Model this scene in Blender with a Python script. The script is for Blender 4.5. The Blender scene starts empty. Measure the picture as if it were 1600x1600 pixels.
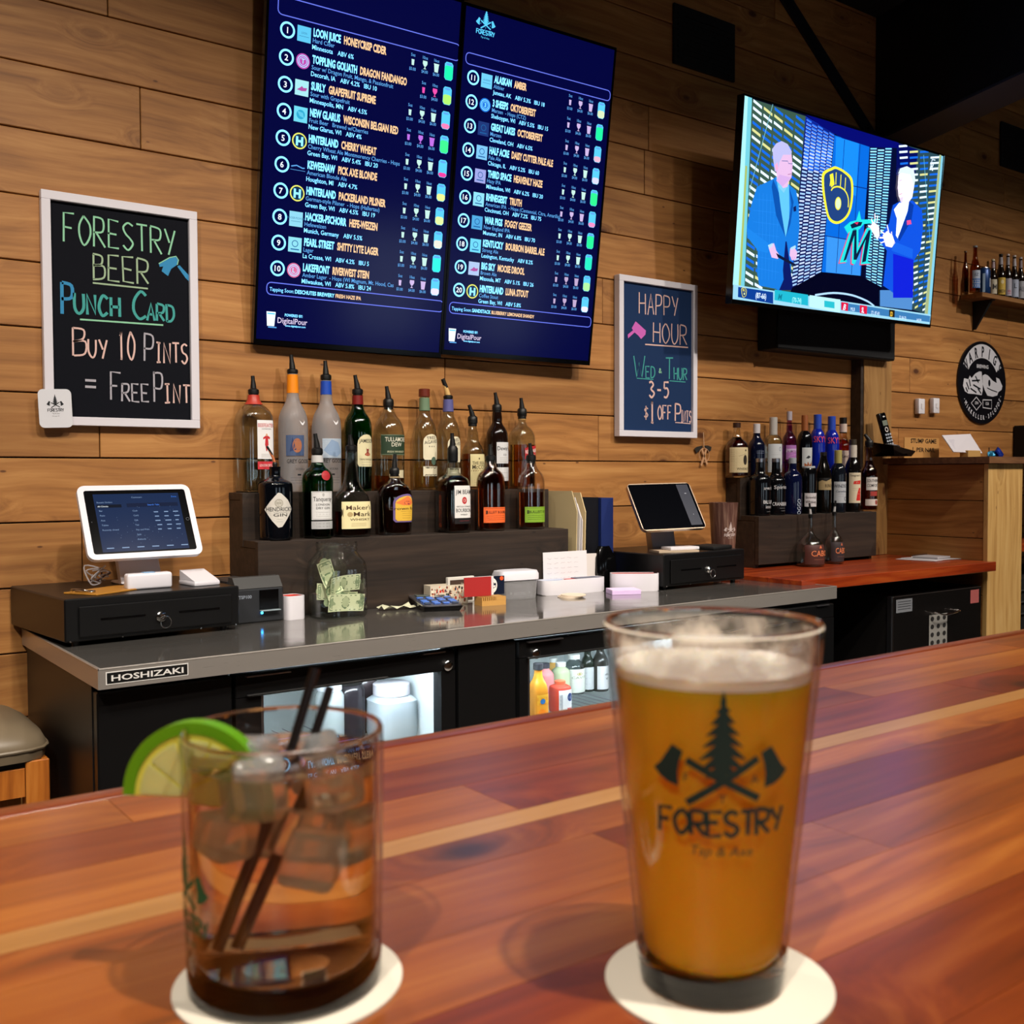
import bpy, bmesh, math, random
from mathutils import Vector, Matrix
from mathutils.geometry import tessellate_polygon
random.seed(7)
S = bpy.context.scene
COL = S.collection
# ------------------------------------------------------------------ camera
F, YAW, PIT, ROL = 1630.0, math.radians(36.288), math.radians(-2.015), math.radians(-.216)
CAMZ = 1.30
def cam_axes():
    cy, sy, cp, sp = math.cos(YAW), math.sin(YAW), math.cos(PIT), math.sin(PIT)
    f = Vector((sy*cp, cy*cp, sp)); r = Vector((cy, -sy, 0)); u = r.cross(f)
    cr, sr = math.cos(ROL), math.sin(ROL)
    return cr*r+sr*u, -sr*r+cr*u, -f
AX, AY, AZ = cam_axes()
CAM = Vector((0, 0, CAMZ))
cd = bpy.data.cameras.new('camera'); cam = bpy.data.objects.new('camera', cd); COL.objects.link(cam)
cam.matrix_world = Matrix(((AX.x, AY.x, AZ.x, 0), (AX.y, AY.y, AZ.y, 0), (AX.z, AY.z, AZ.z, CAMZ), (0, 0, 0, 1)))
cd.sensor_width = 36; cd.lens = F/1600*36; cd.clip_start = .02; cd.clip_end = 100
cd.dof.use_dof = True; cd.dof.focus_distance = 2.75; cd.dof.aperture_fstop = 15.0
S.camera = cam
# ------------------------------------------------------------------ view, world, lights
S.view_settings.view_transform = 'Standard'; S.view_settings.look = 'None'
S.view_settings.exposure = 0.13; S.view_settings.gamma = 1.0; S.view_settings.use_curve_mapping = False
S.cycles.max_bounces = 14; S.cycles.transmission_bounces = 12; S.cycles.glossy_bounces = 5; S.cycles.diffuse_bounces = 4
S.cycles.transparent_max_bounces = 12; S.cycles.sample_clamp_indirect = 4.0; S.cycles.blur_glossy = 0.5
S.cycles.use_denoising = True
w = bpy.data.worlds.new('world'); S.world = w; w.use_nodes = True
w.node_tree.nodes['Background'].inputs[0].default_value = (.75, .87, 1, 1)
w.node_tree.nodes['Background'].inputs[1].default_value = 2.2
def spot(x, y, z, tx, ty, tz, power, size=80, blend=.7, rad=.035, col=(1, .90, .78)):
    l = bpy.data.lights.new('track_spot', 'SPOT'); l.energy = power; l.spot_size = math.radians(size)
    l.spot_blend = blend; l.shadow_soft_size = rad; l.color = col
    o = bpy.data.objects.new('track_spot', l); COL.objects.link(o); o.location = (x, y, z)
    o.rotation_euler = (Vector((tx, ty, tz))-Vector((x, y, z))).to_track_quat('-Z', 'Y').to_euler()
for sx, sy, tx, pw in ((-.9, .35, .2, 190), (.1, .55, .6, 60), (.7, .1, 1.0, 180), (1.5, .5, 1.6, 60), (2.1, .25, 2.0, 180), (2.8, .6, 2.7, 60), (3.6, .1, 3.4, 210), (4.3, .5, 4.2, 70), (5.2, .3, 4.9, 190)):
    spot(sx, sy, 3.42, tx, 2.5, .85, pw*.85, 66, .8, .045)
for sx, sy, pw in ((-.9, -.5, 150), (.5, -.4, 190), (1.9, -.3, 150), (.4, 1.2, 60), (2.2, 1.2, 60)):
    spot(sx, sy, 3.3, sx+.4, .5 if sy < 1 else 1.5, 1.09 if sy < 1 else 0, pw, 74)
# ------------------------------------------------------------------ pixel rays (the photograph is 1600 x 1600)
def ray(x, y): return AX*(x-800)-AY*(y-800)-AZ*F
def onz(x, y, z): d = ray(x, y); return CAM+d*((z-CAMZ)/d.z)
def ony(x, y, Y): d = ray(x, y); return CAM+d*(Y/d.y)
def onx(x, y, X): d = ray(x, y); return CAM+d*(X/d.x)
def depth(p): return -(Vector(p)-CAM).dot(AZ)
def mpp(p): return depth(p)/F          # metres per pixel at p
# ------------------------------------------------------------------ materials
def lin(c):
    if isinstance(c, str): c = tuple(int(c[i:i+2], 16)/255 for i in (0, 2, 4))
    return tuple((v/12.92 if v <= .04045 else ((v+.055)/1.055)**2.4) for v in c)+(1,)
MC = {}
def mat(name, color='808080', rough=.5, metal=0, trans=0, ior=1.45, emit=0, coat=0, sss=0, alpha=1, spec=.5):
    if name in MC: return MC[name]
    m = bpy.data.materials.new(name); m.use_nodes = True; b = m.node_tree.nodes['Principled BSDF']
    c = lin(color)
    b.inputs['Base Color'].default_value = c; b.inputs['Roughness'].default_value = rough
    b.inputs['Metallic'].default_value = metal; b.inputs['Transmission Weight'].default_value = trans
    b.inputs['IOR'].default_value = ior; b.inputs['Coat Weight'].default_value = coat
    b.inputs['Specular IOR Level'].default_value = spec
    if sss: b.inputs['Subsurface Weight'].default_value = sss; b.inputs['Subsurface Radius'].default_value = (.02, .01, .004); b.inputs['Subsurface Scale'].default_value = 1
    if emit: b.inputs['Emission Color'].default_value = c; b.inputs['Emission Strength'].default_value = emit
    m.diffuse_color = c; MC[name] = m; return m
def C(h, rough=.45, coat=0): return mat('paint_'+h+('' if rough == .45 else '_%d' % (rough*100))+('c' if coat else ''), h, rough, coat=coat)
def EM(h, s=1.0):      # lit pixels of a screen: black surface that emits
    n = 'lit_%s_%d' % (h, s*100)
    if n in MC: return MC[n]
    m = mat(n, '000000', .15, spec=.35); b = m.node_tree.nodes['Principled BSDF']
    b.inputs['Emission Color'].default_value = lin(h); b.inputs['Emission Strength'].default_value = s; m.diffuse_color = lin(h)
    return m
def nodes(m): return m.node_tree.nodes, m.node_tree.links
def ramp(n, pts):
    r = n.new('ShaderNodeValToRGB'); e = r.color_ramp.elements
    while len(e) < len(pts): e.new(.5)
    for i, (p, c) in enumerate(pts): e[i].position = p; e[i].color = lin(c) if isinstance(c, str) else c
    return r
def wood(name, dark, mid, light, rough=.5, axis='X', knots=True, var=.25, gscale=1.0, coat=0, knotcol='3a1c0c', bump=.12, coatr=.1, tint=None):
    m = mat(name, mid, rough, coat=coat); n, l = nodes(m); b = n['Principled BSDF']
    b.inputs['Coat Roughness'].default_value = coatr
    if coat: b.inputs['Coat IOR'].default_value = 1.5+coat*.5
    tc = n.new('ShaderNodeTexCoord'); oi = n.new('ShaderNodeObjectInfo')
    mu = n.new('ShaderNodeVectorMath'); mu.operation = 'MULTIPLY_ADD'
    cb = n.new('ShaderNodeCombineXYZ'); l.new(oi.outputs['Random'], cb.inputs[0]); l.new(oi.outputs['Random'], cb.inputs[1]); l.new(oi.outputs['Random'], cb.inputs[2])
    l.new(cb.outputs[0], mu.inputs[0]); mu.inputs[1].default_value = (41, 17, 29); l.new(tc.outputs['Object'], mu.inputs[2])
    mp = n.new('ShaderNodeMapping'); l.new(mu.outputs[0], mp.inputs[0])
    if axis == 'Z': mp.inputs['Rotation'].default_value = (0, math.pi/2, 0)
    if axis == 'Y': mp.inputs['Rotation'].default_value = (0, 0, math.pi/2)
    # knots
    k = n.new('ShaderNodeMapping'); l.new(mp.outputs[0], k.inputs[0]); k.inputs['Scale'].default_value = (3.3, 0 if knots != 'xy' else 5, 6.4 if knots != 'xy' else 0)
    vo = n.new('ShaderNodeTexVoronoi'); vo.voronoi_dimensions = '3D'; vo.inputs['Scale'].default_value = 1; vo.inputs['Randomness'].default_value = 1; l.new(k.outputs[0], vo.inputs['Vector'])
    fall = n.new('ShaderNodeMapRange'); fall.interpolation_type = 'SMOOTHSTEP'; l.new(vo.outputs['Distance'], fall.inputs[0]); fall.inputs[1].default_value = 0; fall.inputs[2].default_value = .34; fall.inputs[3].default_value = 1; fall.inputs[4].default_value = 0
    # grain coordinate bent round the knots
    ns = n.new('ShaderNodeTexNoise'); ns.inputs['Scale'].default_value = 1.6; ns.inputs['Detail'].default_value = 1; l.new(mp.outputs[0], ns.inputs['Vector'])
    add = n.new('ShaderNodeMath'); add.operation = 'MULTIPLY_ADD'; l.new(fall.outputs[0], add.inputs[0]); add.inputs[1].default_value = .07 if knots else 0.0
    nm = n.new('ShaderNodeMath'); nm.operation = 'MULTIPLY'; l.new(ns.outputs[0], nm.inputs[0]); nm.inputs[1].default_value = .09; l.new(nm.outputs[0], add.inputs[2])
    cz = n.new('ShaderNodeCombineXYZ'); l.new(add.outputs[0], cz.inputs[2]); l.new(add.outputs[0], cz.inputs[1])
    ad = n.new('ShaderNodeVectorMath'); l.new(mp.outputs[0], ad.inputs[0]); l.new(cz.outputs[0], ad.inputs[1])
    gm = n.new('ShaderNodeMapping'); l.new(ad.outputs[0], gm.inputs[0]); gm.inputs['Scale'].default_value = (1.1*gscale, 26*gscale, 26*gscale)
    g = n.new('ShaderNodeTexNoise'); g.inputs['Scale'].default_value = 1.7; g.inputs['Detail'].default_value = 5; g.inputs['Roughness'].default_value = .6; l.new(gm.outputs[0], g.inputs['Vector'])
    r = ramp(n, [(.26, dark), (.5, mid), (.74, light)]); l.new(g.outputs[0], r.inputs[0])
    hs = n.new('ShaderNodeHueSaturation'); l.new(r.outputs[0], hs.inputs['Color'])
    big = n.new('ShaderNodeTexNoise'); big.inputs['Scale'].default_value = 2.2; big.inputs['Detail'].default_value = 2; l.new(mp.outputs[0], big.inputs['Vector'])
    v = n.new('ShaderNodeMath'); v.operation = 'MULTIPLY_ADD'; l.new(oi.outputs['Random'], v.inputs[0]); v.inputs[1].default_value = var; 
    v2 = n.new('ShaderNodeMath'); v2.operation = 'MULTIPLY_ADD'; l.new(big.outputs[0], v2.inputs[0]); v2.inputs[1].default_value = var*1.2; v2.inputs[2].default_value = 1-var*1.1; l.new(v2.outputs[0], v.inputs[2]); l.new(v.outputs[0], hs.inputs['Value'])
    out = hs.outputs[0]
    if knots:
        kr = ramp(n, [(.0, (1, 1, 1, 1)), (.05, (.95, .95, .95, 1)), (.085, (.35, .35, .35, 1)), (.24, (0, 0, 0, 1))]); l.new(vo.outputs['Distance'], kr.inputs[0])
        mx = n.new('ShaderNodeMix'); mx.data_type = 'RGBA'; l.new(kr.outputs[0], mx.inputs[0]); l.new(out, mx.inputs[6]); mx.inputs[7].default_value = lin(knotcol); out = mx.outputs[2]
        v3 = n.new('ShaderNodeTexVoronoi'); v3.inputs['Scale'].default_value = 1; sm = n.new('ShaderNodeMapping'); l.new(mp.outputs[0], sm.inputs[0]); sm.inputs['Scale'].default_value = (7, 0 if knots != 'xy' else 22, 17 if knots != 'xy' else 0); l.new(sm.outputs[0], v3.inputs['Vector'])
        sr = ramp(n, [(.0, (.8, .8, .8, 1)), (.035, (.8, .8, .8, 1)), (.06, (0, 0, 0, 1))]); l.new(v3.outputs['Distance'], sr.inputs[0])
        m3 = n.new('ShaderNodeMix'); m3.data_type = 'RGBA'; l.new(sr.outputs[0], m3.inputs[0]); l.new(out, m3.inputs[6]); m3.inputs[7].default_value = lin(knotcol); out = m3.outputs[2] if knots is True else out
    if tint:
        th = n.new('ShaderNodeMath'); th.operation = 'MULTIPLY'; l.new(oi.outputs['Random'], th.inputs[0]); th.inputs[1].default_value = 7.31
        fr = n.new('ShaderNodeMath'); fr.operation = 'FRACT'; l.new(th.outputs[0], fr.inputs[0])
        mx = n.new('ShaderNodeMix'); mx.data_type = 'RGBA'; mx.blend_type = 'MULTIPLY'; l.new(fr.outputs[0], mx.inputs[0]); l.new(out, mx.inputs[6]); mx.inputs[7].default_value = lin(tint); out = mx.outputs[2]
    l.new(out, b.inputs['Base Color'])
    bp = n.new('ShaderNodeBump'); bp.inputs['Strength'].default_value = bump; bp.inputs['Distance'].default_value = .002; l.new(g.outputs[0], bp.inputs['Height']); l.new(bp.outputs[0], b.inputs['Normal'])
    return m
PINE = wood('pine_plank', '7c4f26', 'a06c38', 'b6834a', rough=.55, var=.24, knotcol='4a2611')
PINEV = wood('pine_post', '7a5530', '98703f', 'aa8250', rough=.55, axis='Z', var=.1, knotcol='5a3216')
PINEP = wood('pine_partition', '75491f', '96642f', 'b07c42', rough=.55, axis='Y', var=.15, knotcol='4a2611')
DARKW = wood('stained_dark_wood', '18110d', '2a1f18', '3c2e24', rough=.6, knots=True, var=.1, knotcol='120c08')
BARW = wood('varnished_bar_board', '7c4216', 'a8591c', 'c67a30', rough=.33, knots='xy', var=.3, gscale=1.1, coat=1.0, coatr=.24, knotcol='4a2410', bump=.02, tint='b87860')
REDW = wood('red_stained_wood', '5e1a08', '8e3210', 'ac4e1c', rough=.35, knots=False, var=.1, gscale=.8, coat=.3)
STOOLW = wood('stool_oak', '7a3d10', 'a8601f', 'c07a33', rough=.45, axis='Z', knots=False, var=.1)
STEEL = mat('brushed_steel', 'bab4ae', .16, .7)
n_, l_ = nodes(STEEL); b_ = n_['Principled BSDF']
tc = n_.new('ShaderNodeTexCoord'); mp = n_.new('ShaderNodeMapping'); mp.inputs['Scale'].default_value = (2, 160, 160); nn = n_.new('ShaderNodeTexNoise'); nn.inputs['Scale'].default_value = 3
l_.new(tc.outputs['Object'], mp.inputs[0]); l_.new(mp.outputs[0], nn.inputs['Vector'])
mr = n_.new('ShaderNodeMapRange'); mr.inputs[3].default_value = .22; mr.inputs[4].default_value = .42; l_.new(nn.outputs[0], mr.inputs[0]); l_.new(mr.outputs[0], b_.inputs['Roughness'])
STEELTOP = mat('polished_steel_top', '8e8a86', .12, .8)
n_, l_ = nodes(STEELTOP); b_ = n_['Principled BSDF']
tc = n_.new('ShaderNodeTexCoord'); nn = n_.new('ShaderNodeTexNoise'); nn.inputs['Scale'].default_value = 9; nn.inputs['Detail'].default_value = 4
l_.new(tc.outputs['Object'], nn.inputs['Vector'])
mr = n_.new('ShaderNodeMapRange'); mr.inputs[1].default_value = .3; mr.inputs[2].default_value = .75; mr.inputs[3].default_value = .05; mr.inputs[4].default_value = .2; l_.new(nn.outputs[0], mr.inputs[0]); l_.new(mr.outputs[0], b_.inputs['Roughness'])
BLK = mat('black_enamel', '0b0b0c', .35); BLKM = mat('black_matte', '060607', .7); BLKR = mat('black_rubber', '0c0c0d', .45)
BLKS = mat('black_gloss', '050506', .12); WHT = mat('white_plastic', 'd6d4dc', .35); WOFF = mat('white_board_frame', 'd8d4dc', .5)
def thin(name, tint='ffffff', edge='b8bcbc', rough=.02, refl=1.0):
    if name in MC: return MC[name]
    m = bpy.data.materials.new(name); m.use_nodes = True; n, l = nodes(m); n.remove(n['Principled BSDF'])
    out = n['Material Output']; tr = n.new('ShaderNodeBsdfTransparent'); gl = n.new('ShaderNodeBsdfGlossy'); gl.inputs['Roughness'].default_value = rough; mx = n.new('ShaderNodeMixShader')
    lw = n.new('ShaderNodeLayerWeight'); lw.inputs[0].default_value = .5
    rp = ramp(n, [(.0, tint), (.72, tint), (.97, edge)]); l.new(lw.outputs['Facing'], rp.inputs[0]); l.new(rp.outputs[0], tr.inputs[0])
    pw_ = n.new('ShaderNodeMath'); pw_.operation = 'POWER'; pw_.inputs[1].default_value = 4; l.new(lw.outputs['Facing'], pw_.inputs[0])
    mu = n.new('ShaderNodeMath'); mu.operation = 'MULTIPLY_ADD'; mu.inputs[1].default_value = .7*refl; mu.inputs[2].default_value = .04*refl; mu.use_clamp = True; l.new(pw_.outputs[0], mu.inputs[0]); l.new(mu.outputs[0], mx.inputs[0]); l.new(tr.outputs[0], mx.inputs[1]); l.new(gl.outputs[0], mx.inputs[2]); l.new(mx.outputs[0], out.inputs[0])
    m.diffuse_color = lin(tint); MC[name] = m; return m
CHR = mat('chrome', 'd8d8d8', .12, 1); ALU = mat('aluminium', 'c4c4cc', .3, 1)
REALG = mat('solid_glass', 'ffffff', 0, trans=1, ior=1.46)
FROST = mat('frosted_glass', 'd8d8dc', .35, trans=.75, ior=1.25)
GLS = thin('clear_glass', 'fbfdfc', '9aa2a0'); GLSB = thin('bottle_clear_glass', 'f2f4f2', '6c746e', rough=.07, refl=1.7)
# ------------------------------------------------------------------ mesh builder
class MB:
    def __init__(s): s.v = []; s.f = []; s.m = []; s.mats = []; s.smooth = []
    def mi(s, m):
        if m not in s.mats: s.mats.append(m)
        return s.mats.index(m)
    def add(s, vs, fs, m, smooth=False):
        o = len(s.v); s.v += [tuple(v) for v in vs]; k = s.mi(m)
        for f in fs: s.f.append([i+o for i in f]); s.m.append(k); s.smooth.append(smooth)
        return s
    def box(s, x0, x1, y0, y1, z0, z1, m, bev=0, M=None, seg=1):
        if bev:
            bm = bmesh.new(); bmesh.ops.create_cube(bm, size=1)
            for v in bm.verts: v.co = Vector(((x0+x1)/2+v.co.x*(x1-x0), (y0+y1)/2+v.co.y*(y1-y0), (z0+z1)/2+v.co.z*(z1-z0)))
            bmesh.ops.bevel(bm, geom=bm.edges[:], offset=bev, segments=seg, affect='EDGES', profile=.5)
            bm.verts.index_update()
            vs = [v.co.copy() for v in bm.verts]; fs = [[v.index for v in f.verts] for f in bm.faces]; bm.free()
        else:
            vs = [Vector(p) for p in ((x0, y0, z0), (x1, y0, z0), (x1, y1, z0), (x0, y1, z0), (x0, y0, z1), (x1, y0, z1), (x1, y1, z1), (x0, y1, z1))]
            fs = [(0, 3, 2, 1), (4, 5, 6, 7), (0, 1, 5, 4), (1, 2, 6, 5), (2, 3, 7, 6), (3, 0, 4, 7)]
        if M is not None: vs = [M @ v for v in vs]
        return s.add(vs, fs, m, bool(bev and seg > 1))
    def lathe(s, prof, m, c=(0, 0, 0), n=24, sq=2.0, dr=1.0, cap=True, M=None):
        vs = []; fs = []
        for r, z in prof:
            for i in range(n):
                t = 2*math.pi*i/n; ct, st = math.cos(t), math.sin(t)
                k = (abs(ct)**sq+abs(st/dr)**sq)**(-1/sq) if (sq != 2 or dr != 1) else 1
                # 'sq' fades away towards narrow rings (necks are round)
                vs.append(Vector((c[0]+r*k*ct, c[1]+r*k*st, c[2]+z)))
        for j in range(len(prof)-1):
            for i in range(n):
                a = j*n+i; b = j*n+(i+1) % n; fs.append((a, b, b+n, a+n))
        if cap: fs.append(tuple(range(n-1, -1, -1))); fs.append(tuple((len(prof)-1)*n+i for i in range(n)))
        if M is not None: vs = [M @ v for v in vs]
        return s.add(vs, fs, m, True)
    def lathe2(s, rings, m, n=32, M=None, close=False):   # rings: (a, b, z, sq): superellipse half axes
        vs = []; fs = []
        for a, b, z, q in rings:
            for i in range(n):
                t = 2*math.pi*i/n; ct, st = math.cos(t), math.sin(t)
                k = (abs(ct)**q+abs(st)**q)**(-1/q)
                vs.append(Vector((a*k*ct, b*k*st, z)))
        R = len(rings)
        for j in range(R-1 if not close else R):
            for i in range(n):
                a = j*n+i; b = j*n+(i+1) % n; c2 = ((j+1) % R)*n; fs.append((a, b, c2+(i+1) % n, c2+i))
        if not close: fs.append(tuple(range(n-1, -1, -1))); fs.append(tuple((R-1)*n+i for i in range(n)))
        if M is not None: vs = [M @ v for v in vs]
        return s.add(vs, fs, m, True)
    def tube(s, pts, r, m, n=8, cap=True):
        pts = [Vector(p) for p in pts]; rr = r if isinstance(r, (list, tuple)) else [r]*len(pts); vs = []; fs = []
        up = None
        for i, p in enumerate(pts):
            d = (pts[min(i+1, len(pts)-1)]-pts[max(i-1, 0)]).normalized()
            if up is None: up = d.orthogonal().normalized()
            up = (up-d*up.dot(d)).normalized(); sd = d.cross(up)
            for k in range(n):
                a = 2*math.pi*k/n; vs.append(p+(up*math.cos(a)+sd*math.sin(a))*rr[i])
        for j in range(len(pts)-1):
            for i in range(n):
                a = j*n+i; b = j*n+(i+1) % n; fs.append((a, b, b+n, a+n))
        if cap: fs.append(tuple(range(n-1, -1, -1))); fs.append(tuple((len(pts)-1)*n+i for i in range(n)))
        return s.add(vs, fs, m, True)
    def prism(s, poly, e0, e1, fn, m):   # poly in 2-D, fn(u, v, e) -> 3-D
        n = len(poly); vs = [fn(u, v, e0) for u, v in poly]+[fn(u, v, e1) for u, v in poly]
        fs = [tuple(range(n-1, -1, -1)), tuple(range(n, 2*n))]+[(i, (i+1) % n, n+(i+1) % n, n+i) for i in range(n)]
        return s.add(vs, fs, m)
    def build(s, name, parent=None, loc=(0, 0, 0), rot=0, label=None, cat=None, group=None, kind=None, tilt=None, fix=True):
        # geometry is given in world space when loc is None for a child; local otherwise
        me = bpy.data.meshes.new(name); me.from_pydata(s.v, [], s.f)
        for m in s.mats: me.materials.append(m)
        me.polygons.foreach_set('material_index', s.m); me.polygons.foreach_set('use_smooth', s.smooth)
        if fix:
            bm = bmesh.new(); bm.from_mesh(me); bmesh.ops.recalc_face_normals(bm, faces=bm.faces[:]); bm.to_mesh(me); bm.free()
        if any(s.smooth):
            try: me.set_sharp_from_angle(angle=math.radians(42))
            except Exception: pass
        me.update(); o = bpy.data.objects.new(name, me); COL.objects.link(o)
        o.location = loc; o.rotation_euler = (0, 0, rot)
        if parent: o.parent = parent
        tag(o, label, cat, group, kind); return o
def tag(o, label=None, cat=None, group=None, kind=None):
    if label: o['label'] = label
    if cat: o['category'] = cat
    if group: o['group'] = group
    if kind: o['kind'] = kind
def thing(name, label, cat, loc=(0, 0, 0), rot=0, group=None, kind=None):
    o = bpy.data.objects.new(name, None); COL.objects.link(o); o.location = loc; o.rotation_euler = (0, 0, rot); o.empty_display_size = .05
    tag(o, label, cat, group, kind); return o
def smooth(pts, n=5, closed=False):
    out = []; N = len(pts); P = [Vector(p) for p in pts]
    for i in range(N if closed else N-1):
        p1, p2 = P[i], P[(i+1) % N]
        p0 = P[i-1] if (closed or i) else p1; p3 = P[(i+2) % N] if (closed or i+2 < N) else p2
        for k in range(n):
            t = k/n; out.append(.5*((2*p1)+(p2-p0)*t+(2*p0-5*p1+4*p2-p3)*t*t+(3*p1-p0-3*p2+p3)*t**3))
    if not closed: out.append(P[-1])
    return out
# ------------------------------------------------------------------ flat print: text, strokes, polygons mapped to a surface
TXT = {}
def text_mesh(t, bold=0.0):
    key = (t, bold)
    if key in TXT: return TXT[key]
    c = bpy.data.curves.new('t', 'FONT'); c.body = t; c.size = 1; c.resolution_u = 2; c.offset = bold; c.fill_mode = 'FRONT'
    o = bpy.data.objects.new('t', c); me = o.to_mesh()
    vs = [(v.co.x, v.co.y) for v in me.vertices]; fs = [tuple(p.vertices) for p in me.polygons]
    o.to_mesh_clear(); bpy.data.objects.remove(o); bpy.data.curves.remove(c)
    if vs:
        x0 = min(v[0] for v in vs); x1 = max(v[0] for v in vs)
    else: x0 = x1 = 0
    TXT[key] = (vs, fs, x0, x1); return TXT[key]
GL = {  # hand-drawn capitals on a 6 x 10 grid; '~' smooth stroke
 'A': '0,0 3,10 6,0|1.2,3.6 4.8,3.6', 'B': '0,0 0,10|~0,10 4.6,9.4 4.6,6.2 0,5.3|~0,5.3 5.8,5 5.6,.8 0,0', 'C': '~6,8.6 3.2,10 .4,7 .2,3 2.6,0 6,1.4',
 'D': '0,0 0,10|~0,10 5,8.6 5.8,4 3.4,.6 0,0', 'E': '5.6,10 0,10 0,0 5.8,0|0,5.2 4.4,5.2', 'F': '5.8,10 0,10 0,0|0,5.2 4.2,5.2', 'G': '~6,8.6 3.2,10 .4,7 .2,3 2.6,0 5.6,1|5.8,0 5.8,4 3.4,4',
 'H': '0,0 0,10|6,0 6,10|0,5 6,5', 'I': '1,10 5,10|3,10 3,0|1,0 5,0', 'J': '~5,10 5,3 3,0 .4,1.8', 'K': '0,0 0,10|5.6,10 0,4.4|1.6,6 6,0', 'L': '0,10 0,0 5.4,0', 'M': '0,0 .8,10 3,3 5.2,10 6,0',
 'N': '0,0 0,10 5.6,0 5.6,10', 'O': '~3,10 .3,7 .2,3 3,0 5.8,3 5.7,7 3,10', 'P': '0,0 0,10|~0,10 5.4,9.4 5.2,5.2 0,4.6', 'Q': '~3,10 .3,7 .2,3 3,0 5.8,3 5.7,7 3,10|3.6,2.6 6,0',
 'R': '0,0 0,10|~0,10 5.2,9.4 5,5.4 0,4.8|1.8,4.8 6,0', 'S': '~5.6,8.8 3,10 .4,8.2 1.4,5.9 4.6,4.4 5.6,2 3,0 .2,1.4', 'T': '0,10 6,10|3,10 3,0', 'U': '~0,10 .1,3 2.8,0 5.6,3 5.8,10', 'V': '0,10 3,0 6,10',
 'W': '0,10 1.6,0 3,7 4.4,0 6,10', 'X': '0,10 6,0|6,10 0,0', 'Y': '0,10 3,5|6,10 2.6,0', 'Z': '0,10 6,10 0,0 6,0', '0': '~3,10 .6,7 .6,3 3,0 5.4,3 5.4,7 3,10', '1': '1.6,8.4 3,10 3,0|1.4,0 4.6,0',
 '3': '~.4,9 3,10 5,8 2.4,5.6 5.6,3 3,0 .2,1.4', '5': '5.4,10 1,10 .8,5.6|~.8,5.6 4,6.2 5.6,3.4 3.4,.2 .2,1', '-': '1,5 5,5', '=': '0,6.4 6,6.4|0,3.4 6,3.4', '$': '~5.2,7.8 3,8.8 1,7.4 3,5.2 5,3 3,1.2 .6,2.4|3,10.4 3,-.6', '&': '~5.6,0 1.6,6 2.6,8.6 4,6.6 .8,3.2 2.4,.4 5.4,3.4', '.': '2.6,0 3.2,0', "'": '3,10 3,7.6',
}
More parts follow.
